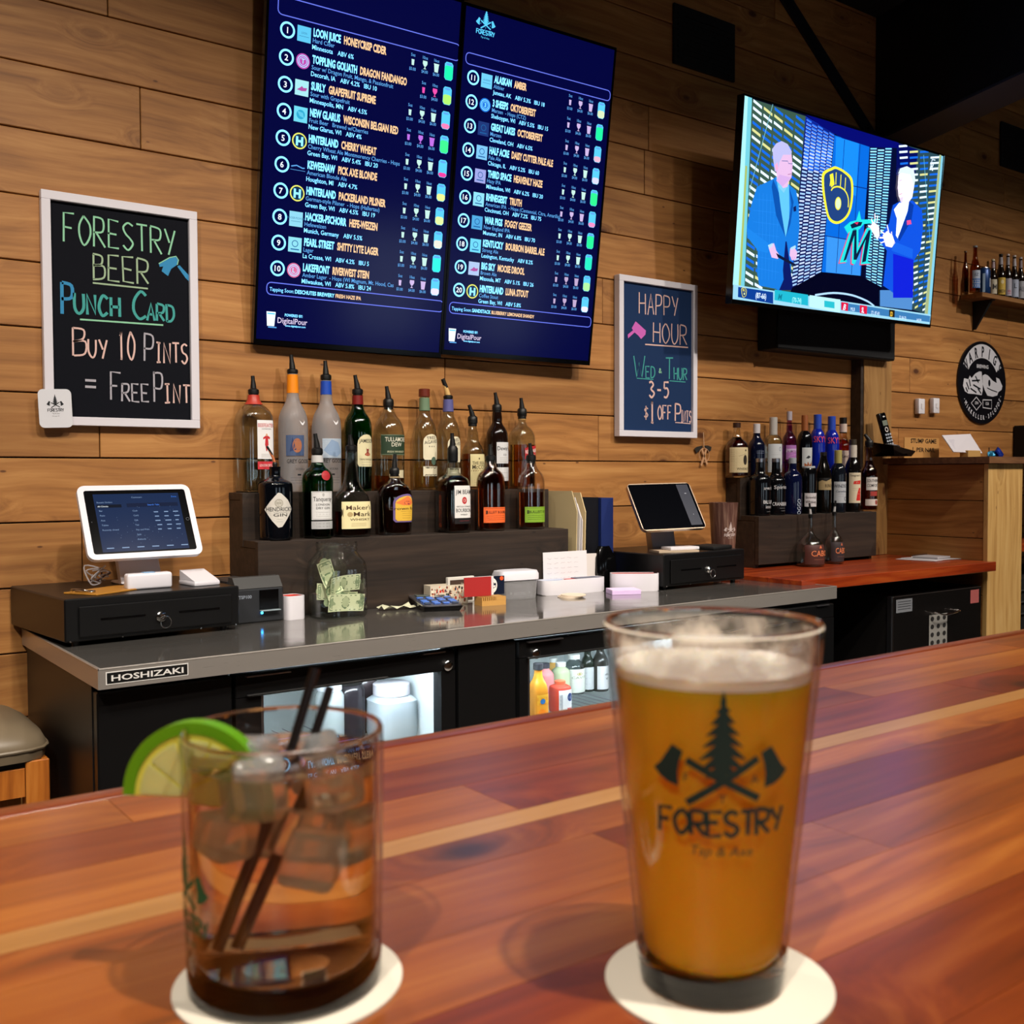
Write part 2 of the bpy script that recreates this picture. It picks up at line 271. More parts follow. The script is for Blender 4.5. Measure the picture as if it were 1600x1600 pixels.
class Draw:
    """Flat print on a surface. fn(u, v, e) -> 3-D, e = height above the surface."""
    def __init__(s, fn, mb=None, lift=.0003, maxe=None): s.fn = fn; s.mb = mb or MB(); s.lift = lift; s.lv = 1; s.maxe = maxe
    def tri(s, pts, fs, m, lv):
        e = s.lift*lv
        if s.maxe:
            tris = [tuple(pts[i] for i in f) for f in fs]; out = []
            while tris:
                t = tris.pop(); es = [((t[i][0]-t[(i+1) % 3][0])**2+(t[i][1]-t[(i+1) % 3][1])**2, i) for i in range(3)]; L, i = max(es)
                if L > s.maxe**2:
                    a, b, c = t[i], t[(i+1) % 3], t[(i+2) % 3]; md = ((a[0]+b[0])/2, (a[1]+b[1])/2); tris += [(a, md, c), (md, b, c)]
                else: out.append(t)
            pts = [p for t in out for p in t]; fs = [(3*i, 3*i+1, 3*i+2) for i in range(len(out))]
        s.mb.add([s.fn(p[0], p[1], e) for p in pts], fs, m)
    def poly(s, pts, m, lv=None):
        pts = [(p[0], p[1]) for p in pts]
        fs = tessellate_polygon([[Vector((p[0], p[1], 0)) for p in pts]]); s.tri(pts, fs, m, lv or s.lv)
    def rect(s, x0, y0, x1, y1, m, lv=None): s.poly([(x0, y0), (x1, y0), (x1, y1), (x0, y1)], m, lv)
    def ell(s, x, y, rx, ry, m, lv=None, n=20): s.poly([(x+rx*math.cos(2*math.pi*i/n), y+ry*math.sin(2*math.pi*i/n)) for i in range(n)], m, lv)
    def ring(s, x, y, rx, ry, w, m, lv=None, n=28, a0=0, a1=2*math.pi):
        P = [(math.cos(a0+(a1-a0)*i/n), math.sin(a0+(a1-a0)*i/n)) for i in range(n+1)]
        pts = [(x+rx*c, y+ry*q) for c, q in P]+[(x+(rx-w)*c, y+(ry-w)*q) for c, q in P]
        fs = []
        for i in range(n): fs += [(i, i+1, n+1+i), (i+1, n+2+i, n+1+i)]
        s.tri(pts, fs, m, lv or s.lv)
    def stroke(s, pts, w, m, lv=None, xs=1.0):
        P = [Vector((p[0], p[1])) for p in pts]; L = []; R = []
        for i, p in enumerate(P):
            d = P[min(i+1, len(P)-1)]-P[max(i-1, 0)]
            if d.length < 1e-9: d = Vector((1, 0))
            nrm = Vector((-d.y, d.x)).normalized()*w/2; nrm.x *= xs; L.append(p+nrm); R.append(p-nrm)
        n = len(P); fs = []
        for i in range(n-1): fs += [(i, i+1, n+i), (i+1, n+i+1, n+i)]
        s.tri([(p.x, p.y) for p in L+R], fs, m, lv or s.lv)
    def rrect(s, x0, y0, x1, y1, r, w, m, lv=None):
        pts = []
        for cx, cy, a in ((x1-r, y1-r, 0), (x0+r, y1-r, 90), (x0+r, y0+r, 180), (x1-r, y0+r, 270)):
            for k in range(5): t = math.radians(a+k*22.5); pts.append((cx+r*math.cos(t), cy+r*math.sin(t)))
        pts.append(pts[0]); s.stroke(pts, w, m, lv)
    def text(s, t, x, y, h, m, xs=1.0, align='l', bold=0.0, lv=None, width=None, rot=0, shear=0):
        vs, fs, x0, x1 = text_mesh(t, bold)
        if not vs: return 0
        k = h/.73; kx = k*xs
        if width: kx = width/max(1e-6, x1-x0)
        W = (x1-x0)*kx; ox = {'l': 0, 'c': -W/2, 'r': -W}[align]; c, q = math.cos(rot), math.sin(rot); pts = []
        for a, b in vs:
            u = (a-x0)*kx+ox+shear*b*k; v = b*k; pts.append((x+u*c-v*q, y+u*q+v*c))
        s.tri(pts, [f for f in fs] if all(len(f) == 3 for f in fs) else [(f[0], f[i], f[i+1]) for f in fs for i in range(1, len(f)-1)], m, lv or s.lv)
        return W
    def hand(s, t, x0, y0, x1, y1, h0, h1, w, m, lv=None, gap=.35, jit=.3):
        """hand lettering from (x0, y0) to (x1, y1) along the base line, letter height h0 -> h1; y up or down by sign of h"""
        N = len(t); cw = 1/(N+gap*(N-1)) if N > 1 else 1
        for i, ch in enumerate(t):
            if ch not in GL: continue
            a = i*(1+gap)*cw; narrow = .55 if ch in '1' else 1
            for st in GL[ch].split('|'):
                sm = st[0] == '~'; P = [tuple(float(q) for q in p.split(',')) for p in st.strip('~').split()]
                P = [(px+random.uniform(-jit, jit), py+random.uniform(-jit, jit)) for px, py in P]
                if sm: P = [tuple(q) for q in smooth([(p[0], p[1], 0) for p in P], 4)]
                out = []
                for p in P:
                    tt = a+cw*(((p[0]-3)*narrow+3)/6); hh = (h0+(h1-h0)*tt)*p[1]/10
                    out.append((x0+(x1-x0)*tt, y0+(y1-y0)*tt+hh))
                s.stroke(out, w, m, lv)
def plane_fn(o, U, V, N): o, U, V, N = map(Vector, (o, U, V, N)); return lambda u, v, e: o+U*u+V*v+N*e
def forestry(D, m, ox, oy, k, text=True, town=False, lv=None, tw=.07):
    """crossed axes before a fir, lettering below; drawn in a unit box of height about 1"""
    q = lambda pts: [(ox+a*k, oy+b*k) for a, b in pts]
    tree = [(a*.8, b) for a, b in [(0, 1.0), (.025, .93), (.02, .9), (.06, .86), (.03, .85), (.1, .78), (.04, .78), (.14, .70), (.05, .71), (.17, .62), (.06, .64), (.2, .53), (.07, .56), (.19, .46), (.06, .49), (.14, .41), (.03, .43), (0, .36)]]
    D.poly(q(tree+[(-a, b-.01) for a, b in tree[-2:0:-1]]), m, lv)
    D.stroke(q([(-.236, .517), (.247, .264)]), .050*k, m, lv); D.stroke(q([(.236, .54), (-.23, .224)]), .050*k, m, lv)
    for sgn in (-1, 1): D.poly(q([(sgn*a, b) for a, b in ((.335, .615), (.259, .575), (.283, .50), (.295, .43), (.287, .333), (.362, .351), (.42, .385), (.471, .437), (.42, .483))]), m, lv)
    for ch, a, b in (('F', -.25, .37), ('A', .19, .37), ('T', -.02, .235)): D.text(ch, ox+a*k, oy+b*k, .06*k, m, lv=lv)
    if text:
        D.hand('FORESTRY', ox-.42*k, oy+.0*k, ox+.44*k, oy+.02*k, .17*k, .17*k, tw*.36*k, m, lv, gap=.12)
        D.text('Tap & Axe', ox, oy-.13*k, .07*k, m, align='c', lv=lv, shear=.2)
    if town:
        D.text('Minocqua, WI', ox, oy-.27*k, .05*k, m, align='c', lv=lv)
def Wm(o):
    m = Matrix.Translation(o.location) @ Matrix.Rotation(o.rotation_euler[2], 4, 'Z')
    return Wm(o.parent) @ m if o.parent else m
def wpart(mb, name, parent, label=None, kind=None):      # geometry given in world space
    inv = Wm(parent).inverted(); mb.v = [tuple(inv @ Vector(v)) for v in mb.v]
    return mb.build(name, parent, label=label, kind=kind)
def solo(mb, name, loc, label=None, cat=None, group=None, kind=None):   # world-space geometry, origin at loc
    L = Vector(loc); mb.v = [tuple(Vector(v)-L) for v in mb.v]
    return mb.build(name, None, loc=loc, label=label, cat=cat, group=group, kind=kind)
def flat(fn, **k): return Draw(fn, **k)
# ================================================================== THE SETTING
WY = 2.694                                              # face of the plank wall
def struct(name, mb, loc=(0, 0, 0)): return solo(mb, name, loc, kind='structure')
CEIL = mat('dark_ceiling', '17171b', .8); FLOOR = mat('worn_concrete_floor', '6e6660', .5); PLASTER = mat('side_wall_paint', '8a7a68', .8)
X0, X1, YB = -3.2, 7.6, -4.6
def ceilz(y): return CAMZ+1.926-(y-WY)*.148
struct('floor', MB().box(X0-.1, X1+.1, YB-.1, 2.9, -.1, 0, FLOOR))
struct('ceiling', MB().add([(X0-.1, 2.9, ceilz(2.9)), (X1+.1, 2.9, ceilz(2.9)), (X1+.1, YB-.1, ceilz(YB-.1)), (X0-.1, YB-.1, ceilz(YB-.1)),
                            (X0-.1, 2.9, ceilz(2.9)+.1), (X1+.1, 2.9, ceilz(2.9)+.1), (X1+.1, YB-.1, ceilz(YB-.1)+.1), (X0-.1, YB-.1, ceilz(YB-.1)+.1)],
                           [(0, 1, 2, 3), (7, 6, 5, 4), (0, 4, 5, 1), (1, 5, 6, 2), (2, 6, 7, 3), (3, 7, 4, 0)], CEIL))
struct('wall_left', MB().box(X0-.1, X0, YB, 2.9, 0, 4.5, PLASTER)); struct('wall_right', MB().box(X1, X1+.1, YB, 2.9, 0, 4.5, PLASTER))
# wall behind the camera with daylit openings
wf = MB(); wins = [(-1.6, -.4), (1.2, 2.4), (4.6, 5.5), (6.1, 6.9)]; xs = X0
for a, b in wins: wf.box(xs, a, YB-.1, YB, 0, 4.5, PLASTER); wf.box(a, b, YB-.1, YB, 0, .75, PLASTER); wf.box(a, b, YB-.1, YB, 1.95, 4.5, PLASTER); xs = b
wf.box(xs, X1, YB-.1, YB, 0, 4.5, PLASTER); struct('wall_front', wf)
for i, (a, b) in enumerate(wins):
    fr = MB()
    for p in ((a, a+.05, .75, 1.95), (b-.05, b, .75, 1.95), (a+.05, b-.05, .75, .80), (a+.05, b-.05, 1.90, 1.95), ((a+b)/2-.02, (a+b)/2+.02, .8, 1.9)): fr.box(p[0], p[1], YB-.08, YB-.02, p[2], p[3], BLKM)
    wo = struct('window_%d' % (i+1), fr, ((a+b)/2, YB-.05, .75))
    wpart(MB().box(a+.05, b-.05, YB-.055, YB-.05, .8, 1.9, GLS), 'pane', wo)
wall = struct('wall_back', MB().box(X0, X1, WY+.022, WY+.12, 0, 3.5, mat('wall_backing', '120b06', .9)))
PXL, PXR = 3.741, 3.952                                # boxed post against the wall
row = 0; z = -.2+CAMZ-.418+.2-.1555*6
rows = []
z = CAMZ-.418-.1555*6
while z < CAMZ+2.0: rows.append(z); z += .1555
JX = {}
for ri, z in enumerate(rows):
    z1 = z+.1555
    joints = [X0]
    rel = z-CAMZ
    x = X0+random.uniform(.6, 2.4)
    while x < X1-.5: joints.append(x); x += random.uniform(1.3, 3.2)
    if abs(rel-.826) < .05: joints = [j for j in joints if abs(j-.99) > .6]+[ony(218, 80, WY).x]
    if abs(rel-.36) < .05: joints = [j for j in joints if abs(j-1.3) > .7]
    joints = sorted(joints)+[X1]
    for a, b in zip(joints, joints[1:]):
        y = WY+random.uniform(0, .0015)
        top = min(z1-.0035, ceilz(WY)+.03)
        if b-a < .05 or top-z < .03: continue
        wpart(MB().box(a+.0012, b-.0012, y, WY+.02, z, top, PINE, bev=.0015), 'plank', wall)
# boxed post under the beam, beam, brace
post = thing('boxed_post', 'pine-clad boxed post on the wall beneath the steel beam', 'post', ((PXL+PXR)/2, 2.66, 0))
wpart(MB().box(PXL+.018, PXR, 2.641, WY-.002, CAMZ-.343, CAMZ+1.39, PINEV, bev=.001), 'front_board', post)
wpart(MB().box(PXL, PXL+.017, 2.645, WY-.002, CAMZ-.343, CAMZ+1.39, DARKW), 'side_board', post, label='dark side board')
def slopebox(x0, x1, y0, y1, zb0, zb1, h, m, mb=None):  # zb at y0 / y1
    mb = mb or MB(); mb.add([(x0, y0, zb0), (x1, y0, zb0), (x1, y1, zb1), (x0, y1, zb1), (x0, y0, zb0+h), (x1, y0, zb0+h), (x1, y1, zb1+h), (x0, y1, zb1+h)],
        [(0, 3, 2, 1), (4, 5, 6, 7), (0, 1, 5, 4), (1, 2, 6, 5), (2, 3, 7, 6), (3, 0, 4, 7)], m); return mb
STL = mat('black_painted_steel', '14151b', .45)
beam = thing('steel_beam', 'deep black steel roof beam running out from the wall above the television', 'beam', (3.98, 2.69, CAMZ+1.40))
b0, b1 = CAMZ+1.402+4.6*.146, CAMZ+1.402
wpart(slopebox(3.895, 4.08, WY-4.6, WY-.001, b0+.012, b1+.012, .52, STL), 'web', beam)
wpart(slopebox(3.885, 4.10, WY-4.6, WY-.001, b0, b1, .0115, mat('beam_flange', '2a2d38', .5)), 'flange', beam)
br = thing('diagonal_brace', 'flat black steel brace bolted diagonally across the planks', 'brace', (3.5, WY, CAMZ+1.6))
ba, bb = Vector((3.19, WY, CAMZ+1.93)), Vector((3.90, WY, CAMZ+1.395)); dd = (bb-ba).normalized(); nn_ = Vector((-dd.z, 0, dd.x))*.027
wpart(MB().prism([(-1, 0), (1, 0), (1, 1), (-1, 1)], -.013, -.001, lambda u, v, e: ba.lerp(bb, v)+nn_*u+Vector((0, e, 0)), STL), 'bar', br)
wpart(MB().lathe([(.012, 0), (.012, .008)], STL, n=6, M=Matrix.Translation(ba.lerp(bb, .9)+Vector((0, -.022, 0))) @ Matrix.Rotation(-math.pi/2, 4, 'X')), 'bolt', br)
for px, py, qx, qy, lab in ((1050, 5, 1145, 130, 'black square vent grille high on the planks left of the television'), (1562, 190, 1640, 285, 'black square vent grille high at the right edge above the bottle shelf')):
    a = ony(px, py, WY); b = ony(qx, qy, WY); g = thing('wall_vent', lab, 'vent', ((a.x+b.x)/2, WY, (a.z+b.z)/2), group=None)
    wpart(MB().box(a.x, b.x, WY-.012, WY-.001, min(a.z, b.z), max(a.z, b.z), BLKM, bev=.002), 'plate', g)
    for k in range(9): zz = min(a.z, b.z)+.02+k*(abs(a.z-b.z)-.04)/9; wpart(MB().box(a.x+.015, b.x-.015, WY-.016, WY-.012, zz, zz+.008, BLKM), 'slat', g)
# half-height plank partition at the right
pw = thing('plank_partition', 'half-height pine plank partition at the right end of the back bar', 'partition', (4.05, 2.45, 0))
PX = 3.928; PYE = 2.20; ztop = CAMZ+.04
zz = 0; k = 0
edges = [0, .17, .34, .50, .66, .82, CAMZ-.345+.0, onx(1455, 837, PX).z, CAMZ-.106, ztop]
edges = sorted(set(round(e, 3) for e in edges))
for a, b in zip(edges, edges[1:]): wpart(MB().box(PX, PX+.018, PYE+.012, WY-.001, a, b-.003, PINEP, bev=.001), 'plank', pw)
wpart(MB().box(PX+.019, 4.185, PYE+.013, WY-.001, 0, ztop-.002, mat('partition_core', '3a2410', .8)), 'core', pw)
wpart(MB().box(PX-.001, 4.186, PYE-.008, PYE+.011, 0, ztop-.002, wood('pale_pine_board', 'a87c44', 'c49a5c', 'd2ac70', rough=.5, axis='Z', var=.05, knotcol='6a4420'), bev=.001), 'end_board', pw, label='pale pine end board with a knot')
ledge = solo(MB().box(PX-.035, 5.3, PYE-.03, WY-.002, ztop, ztop+.026, wood('dark_ledge_wood', '4a3020', '68462c', '7d5838', rough=.5, knots=False)), 'wooden_ledge', (4.4, 2.45, ztop), 'brown wooden ledge capping the pine partition, holding the telephone', 'ledge')
LZ = ztop+.026
# ================================================================== REAR COUNTERS
CZ = CAMZ-.36                                           # steel worktop
cool = thing('undercounter_cooler', 'long black back-bar cooler with a stainless steel top and lit glass doors', 'refrigerator', (1.67, 2.35, 0))
yfl, yfr = 2.022, 2.076                                 # front edge, left and right end
def cy(x): return yfl+(yfr-yfl)*(x-.524)/(2.816-.524)
XS0, XS1 = .524, 2.816
top = MB(); P = [(XS0, cy(XS0)), (XS1, cy(XS1)), (XS1, 2.155), (2.742, 2.155), (2.742, WY-.004), (XS0, WY-.004)]
top.prism(P, CZ-.006, CZ, lambda u, v, e: Vector((u, v, e)), STEELTOP)
wpart(top, 'steel_top', cool)
lip = MB()
for (a, b) in ((P[0], P[1]), (P[5], P[0]), (P[1], P[2])):
    A = Vector((a[0], a[1], 0)); B = Vector((b[0], b[1], 0)); d = (B-A).normalized(); n = Vector((d.y, -d.x, 0))
    lip.add([A+n*.0015+Vector((0, 0, CZ-.039)), B+n*.0015+Vector((0, 0, CZ-.039)), B+n*.0015+Vector((0, 0, CZ+.0005)), A+n*.0015+Vector((0, 0, CZ+.0005)),
             A-n*.004+Vector((0, 0, CZ-.039)), B-n*.004+Vector((0, 0, CZ-.039)), B-n*.004+Vector((0, 0, CZ+.0008)), A-n*.004+Vector((0, 0, CZ+.0008))],
            [(0, 1, 2, 3), (4, 7, 6, 5), (0, 4, 5, 1), (3, 2, 6, 7), (1, 5, 6, 2), (0, 3, 7, 4)], STEEL)
    lip.tube([A+Vector((0, 0, CZ-.001)), B+Vector((0, 0, CZ-.001))], .0022, STEEL, n=6)
wpart(lip, 'steel_lip', cool, label='brushed steel front edge')
# badge
bd = flat(lambda u, v, e: Vector((XS0+.012+u, cy(XS0+.012+u)-.0018-e, CZ-.031+v)), lift=.0004)
BDG = C('cfcdca', .35); bd.rect(0, 0, .158, .0245, BDG, 1); bd.rect(.002, .002, .156, .0225, mat('badge_black', '121212', .4), 2); bd.text('HOSHIZAKI', .079, .0065, .0115, BDG, align='c', bold=.02, lv=3, width=.138)
wpart(bd.mb, 'badge', cool, label='black badge with steel lettering')
BODY = mat('cooler_black', '0d0c0c', .42)
cyb = 2.062; zb = CZ-.041
body = MB()
body.box(XS0+.004, XS0+.02, cyb+.03, WY-.03, .1, zb, BODY); body.box(2.79, 2.806, cyb+.03, WY-.03, .1, zb, BODY)
body.box(XS0+.02, 2.79, WY-.05, WY-.03, .1, zb, mat('cooler_liner', 'dfe8ea', .4)); body.box(XS0+.02, 2.79, cyb+.03, WY-.05, .1, .12, MC['cooler_liner'])
body.box(XS0+.02, 2.79, cyb+.03, WY-.05, zb-.01, zb, BODY)
body.box(.807, .822, cyb+.05, WY-.05, .12, zb-.01, MC['cooler_liner']); body.box(1.335, 1.35, cyb+.05, WY-.05, .12, zb-.01, MC['cooler_liner']); body.box(1.52, 1.535, cyb+.05, WY-.05, .12, zb-.01, MC['cooler_liner']); body.box(2.15, 2.165, cyb+.05, WY-.05, .12, zb-.01, MC['cooler_liner'])
body.box(XS0+.03, 2.78, cyb+.09, WY-.06, 0, .1, BLKM)
wpart(body, 'cabinet', cool)
def plate(x0, x1, z0, z1, y=cyb, t=.03, m=BLK, bev=.003): return MB().box(x0, x1, y, y+t, z0, z1, m, bev=bev)
DZ1 = CZ-.052; DZ0 = .14
wpart(plate(XS0+.006, .798, DZ0, DZ1), 'side_panel', cool)
wpart(plate(1.352, 1.52, DZ0, CZ-.045, y=cyb-.006, t=.034), 'centre_panel', cool)
def gdoor(x0, x1, wx0, wx1, wz1, lockx):
    d = MB(); y = cyb
    d.box(x0, x1, y, y+.035, wz1, DZ1, BLK, bev=.002); d.box(x0, wx0, y, y+.035, DZ0, wz1, BLK); d.box(wx1, x1, y, y+.035, DZ0, wz1, BLK); d.box(wx0, wx1, y, y+.035, DZ0, DZ0+.06, BLK)
    d.box(wx0, wx0+.006, y+.001, y+.02, DZ0+.06, wz1, ALU); 
    do = wpart(d, 'door', cool)
    wpart(MB().box(wx0, wx1, y+.018, y+.022, DZ0+.06, wz1, GLS), 'glass_pane', do)
    h = MB(); h.box(x0+.02, x0+.02+(x1-x0)*.62, y-.012, y-.001, DZ1-.045, DZ1-.04, BLK, bev=.002); h.box(x0+.02, x0+.02+(x1-x0)*.18, y-.013, y-.001, DZ1-.004, DZ1-.001, ALU); h.box(x1-.09, x1-.03, y-.006, y-.001, DZ1-.003, DZ1, ALU)
    wpart(h, 'handle', do)
    wpart(MB().lathe([(.0125, 0), (.0125, .006), (.009, .009), (.004, .0095)], CHR, n=18, M=Matrix.Translation((lockx, y, DZ1-.035)) @ Matrix.Rotation(math.pi/2, 4, 'X')), 'lock', do, label='round chrome lock')
gdoor(.805, 1.345, .86, 1.306, CZ-.10, 1.323); gdoor(1.535, 2.15, 1.562, 2.10, CZ-.095, 1.585); gdoor(2.17, 2.785, 2.2, 2.72, CZ-.095, 2.22)
wpart(MB().box(2.708, 2.714, cyb-.004, cyb+.001, DZ0, CZ-.1, ALU), 'edge_strip', cool)
LED = EM('e8f4ff', 80.0)
for a, b in ((.86, 1.31), (1.56, 2.10)):
    wpart(MB().box(a, b, cyb+.06, cyb+.075, CZ-.088, CZ-.08, LED), 'light_strip', cool)
    wl = MB()
    for k in range(int((b-a)/.03)): wl.tube([(a+.02+k*.03, cyb+.06, .62), (a+.02+k*.03, WY-.08, .62)], .0018, ALU, n=5)
    wl.tube([(a, cyb+.06, .62), (b, cyb+.06, .62)], .003, ALU, n=6); wl.tube([(a, cyb+.06, .655), (b, cyb+.06, .655)], .003, ALU, n=6)
    for k in range(5): xx = a+.02+k*(b-a-.04)/4; wl.tube([(xx, cyb+.06, .62), (xx, cyb+.06, .655)], .002, ALU, n=5)
    wpart(wl, 'wire_shelf', cool)
gr = MB()
for k in range(22): gr.box(1.23, 1.30, 2.40, 2.405, .63+k*.0105, .634+k*.0105, mat('grille_dark', '20262a', .5))
gr.box(1.22, 1.31, 2.406, 2.42, .62, .87, MC['cooler_liner']); wpart(gr, 'fan_grille', cool)
# red-stained wooden counter
WZ = CAMZ-.343
rc = thing('wooden_worktop', 'red-stained thick wooden worktop beside the steel counter', 'counter', (3.33, 2.4, WZ))
yy = [2.155, 2.29, 2.42, 2.56, WY-.004]
for a, b in zip(yy, yy[1:]): wpart(MB().box(2.744, PX-.002, a+.0006, b-.0006, WZ-.037, WZ-.001, REDW, bev=.0015), 'board', rc)
wpart(MB().box(2.83, 3.2, 2.6, 2.68, 0, WZ-.04, BLKM), 'support', rc)
# dark chest appliance below it
ic = thing('ice_machine', 'dark stainless undercounter machine with stickers and a wire handle', 'appliance', (3.6, 2.4, 0))
DST = mat('dark_steel', '5b5553', .35, 1)
wpart(MB().box(3.30, 3.90, 2.215, 2.66, .04, CAMZ-.44, mat('appliance_side', '151313', .5)), 'body', ic)
wpart(MB().box(3.315, 3.90, 2.20, 2.214, .06, CAMZ-.442, DST, bev=.002), 'front_panel', ic)
wpart(MB().box(3.296, 3.304, 2.196, 2.214, .06, CAMZ-.44, ALU), 'edge_strip', ic)
ii = flat(lambda u, v, e: Vector((3.32+u, 2.1995-e, CAMZ-.442-v)), lift=.0005)
ii.rect(.01, .012, .11, .06, C('777a80')); ii.rect(.50, .01, .56, .062, C('a85a58')); ii.rect(.22, .085, .34, .21, C('8c8a86'))
for a in range(3):
    for b in range(4): ii.ell(.24+a*.04, .10+b*.03, .011, .009, C('2c2a2a'), 2)
for k in range(4): ii.rect(.02, .02+k*.009, .10, .022+k*.009, C('33353a'), 2)
wpart(ii.mb, 'sticker', ic, kind='stuff')
wpart(MB().tube(smooth([(3.55, 2.199, CAMZ-.52), (3.555, 2.175, CAMZ-.517), (3.60, 2.17, CAMZ-.527), (3.70, 2.172, CAMZ-.52), (3.705, 2.199, CAMZ-.52)], 4), .003, CHR), 'handle', ic)
bag = MB(); random.seed(3); ctr = Vector((3.02, 2.4, .52))
bag.lathe([(.05, 0), (.13, .02), (.15, .18), (.12, .33), (.06, .42), (.03, .46)], BLKS, c=(3.03, 2.4, .12), n=22)
bag.v = [tuple(Vector(v)+Vector((random.uniform(-.012, .012), random.uniform(-.012, .012), random.uniform(-.012, .012)))) for v in bag.v]
binn = thing('bin_bag', 'crumpled black plastic bag in the dark space under the worktop', 'bag', (3.03, 2.4, 0))
wpart(bag, 'bag', binn); wpart(MB().lathe([(.12, .0), (.15, .12), (.145, .12), (.115, .01)], BLKM, c=(3.03, 2.4, 0), n=24), 'bin', binn)
# stepped bottle risers
def riser(label, x0, x1, yl, yu, yb, zl, zu, z0, feet=False):
    r = thing('bottle_riser', label, 'riser', ((x0+x1)/2, (yl+yb)/2, z0))
    t = .019
    wpart(MB().box(x0, x1, yl, yl+t, z0+(.012 if feet else 0), zl-.001, DARKW, bev=.001), 'front_board', r)
    wpart(MB().box(x0+.001, x1-.001, yl+t+.001, yu+.0, zl-t, zl, DARKW, bev=.001), 'lower_shelf', r)
    wpart(MB().box(x0, x1, yu+.001, yu+t, zl-t, zu-.001, DARKW, bev=.001), 'riser_board', r)
    wpart(MB().box(x0+.001, x1-.001, yu+t+.001, yb, zu-t, zu, DARKW, bev=.001), 'upper_shelf', r)
    for x in (x0+.002, x1-t-.002):
        e = MB().prism([(yl+t+.002, z0), (yb, z0), (yb, zu-t-.001), (yu+t+.002, zu-t-.001), (yu+t+.002, zl-t-.001), (yl+t+.002, zl-t-.001)], x, x+t, lambda u, v, e_: Vector((e_, u, v)), DARKW)
        wpart(e, 'side_board', r)
    return r
R1L, R1U = CAMZ-.165, CAMZ-.043
riser('dark-stained two-step wooden riser holding the main liquor bottles', 1.037, 2.048, 2.495, 2.592, WY-.004, R1L, R1U, CZ)
R2L, R2U = CAMZ-.152, CAMZ-.012
riser('dark-stained two-step wooden riser on the red worktop at the right', 2.975, 3.69, 2.53, 2.618, WY-.004, R2L, R2U, WZ, True)
# ================================================================== FRONT BAR
BZ = CAMZ-.21
bar = thing('bar_counter', 'long varnished red-brown plank bar top in the foreground', 'counter', (1.2, .2, 0))
ys = [.700, .643, .585, .520, .498, .460, .396, .340, .279, .218, .157, .10, .04, -.02, -.08, -.14]
PALE = wood('pale_bar_board', '9c6a34', 'bb8448', 'cc965a', rough=.36, knots=False, var=.1, coat=1.0, coatr=.24, bump=.02)
jn = {2: onz(770, 1247, BZ).x, 5: onz(945, 1310, BZ).x}
random.seed(11)
for i, (a, b) in enumerate(zip(ys, ys[1:])):
    xs_ = [-1.2]; x = -1.2+random.uniform(.3, .9)
    while x < 3.1: xs_.append(x); x += random.uniform(.45, 1.1)
    if i in jn: xs_ = [q for q in xs_ if abs(q-jn[i]) > .35]+[jn[i]]; xs_.sort()
    if i == 3: xs_ = [-1.2, 1.6]
    xs_.append(3.3)
    for p, q in zip(xs_, xs_[1:]):
        wpart(MB().box(p+.0002, q-.0002, b+.0002, a-.0002, BZ-.035, BZ, PALE if i == 3 else BARW), 'board', bar, label='pale narrow board' if i == 3 else None)
wpart(MB().box(-1.2, 3.3, .7015, .729, BZ-.05, BZ-.0008, BARW, bev=.006, seg=3), 'edge_strip', bar, label='rounded far edge strip')
wpart(MB().box(-1.2, 3.3, .15, .60, .02, BZ-.036, mat('bar_front', '7a5636', .6)), 'front_panel', bar)
# ================================================================== SCREENS
def Rm(a, b, c): return Matrix.Rotation(a, 3, 'Z') @ Matrix.Rotation(b, 3, 'X') @ Matrix.Rotation(c, 3, 'Y')
def pxplane(o, U, V, N):                                # photograph pixel -> (u, v) on a plane
    def f(x, y):
        d = ray(x, y); t = (o-CAM).dot(N)/d.dot(N); p = CAM+d*t-o; return (p.dot(U), p.dot(V))
    return f
MR = Rm(-.0273, .1355, .0024); MO = Vector((1.9717, 2.5749, .8559+CAMZ)); MU, MV, MN = MR.col[0], MR.col[2], -MR.col[1]
mfn = plane_fn(MO, MU, MV, MN)
NAVY = EM('04063c', 1.0); CY = EM('78ccff', 1.9); CYD = EM('5fa8f0', 1.0); PCH = EM('ffcf9c', 1.05); LAV = EM('6c7cf8', 1.0); SKY = EM('58c8f8', 1.1); YEL = EM('f0f070', 1.0); PNK = EM('f070c0', 1.0); GRN = EM('18f0a0', 1.1); LPK = EM('e0d0f0', 1.0); DKB = EM('0a1a60', 1.0); WH = EM('eaf4ff', 1.2)
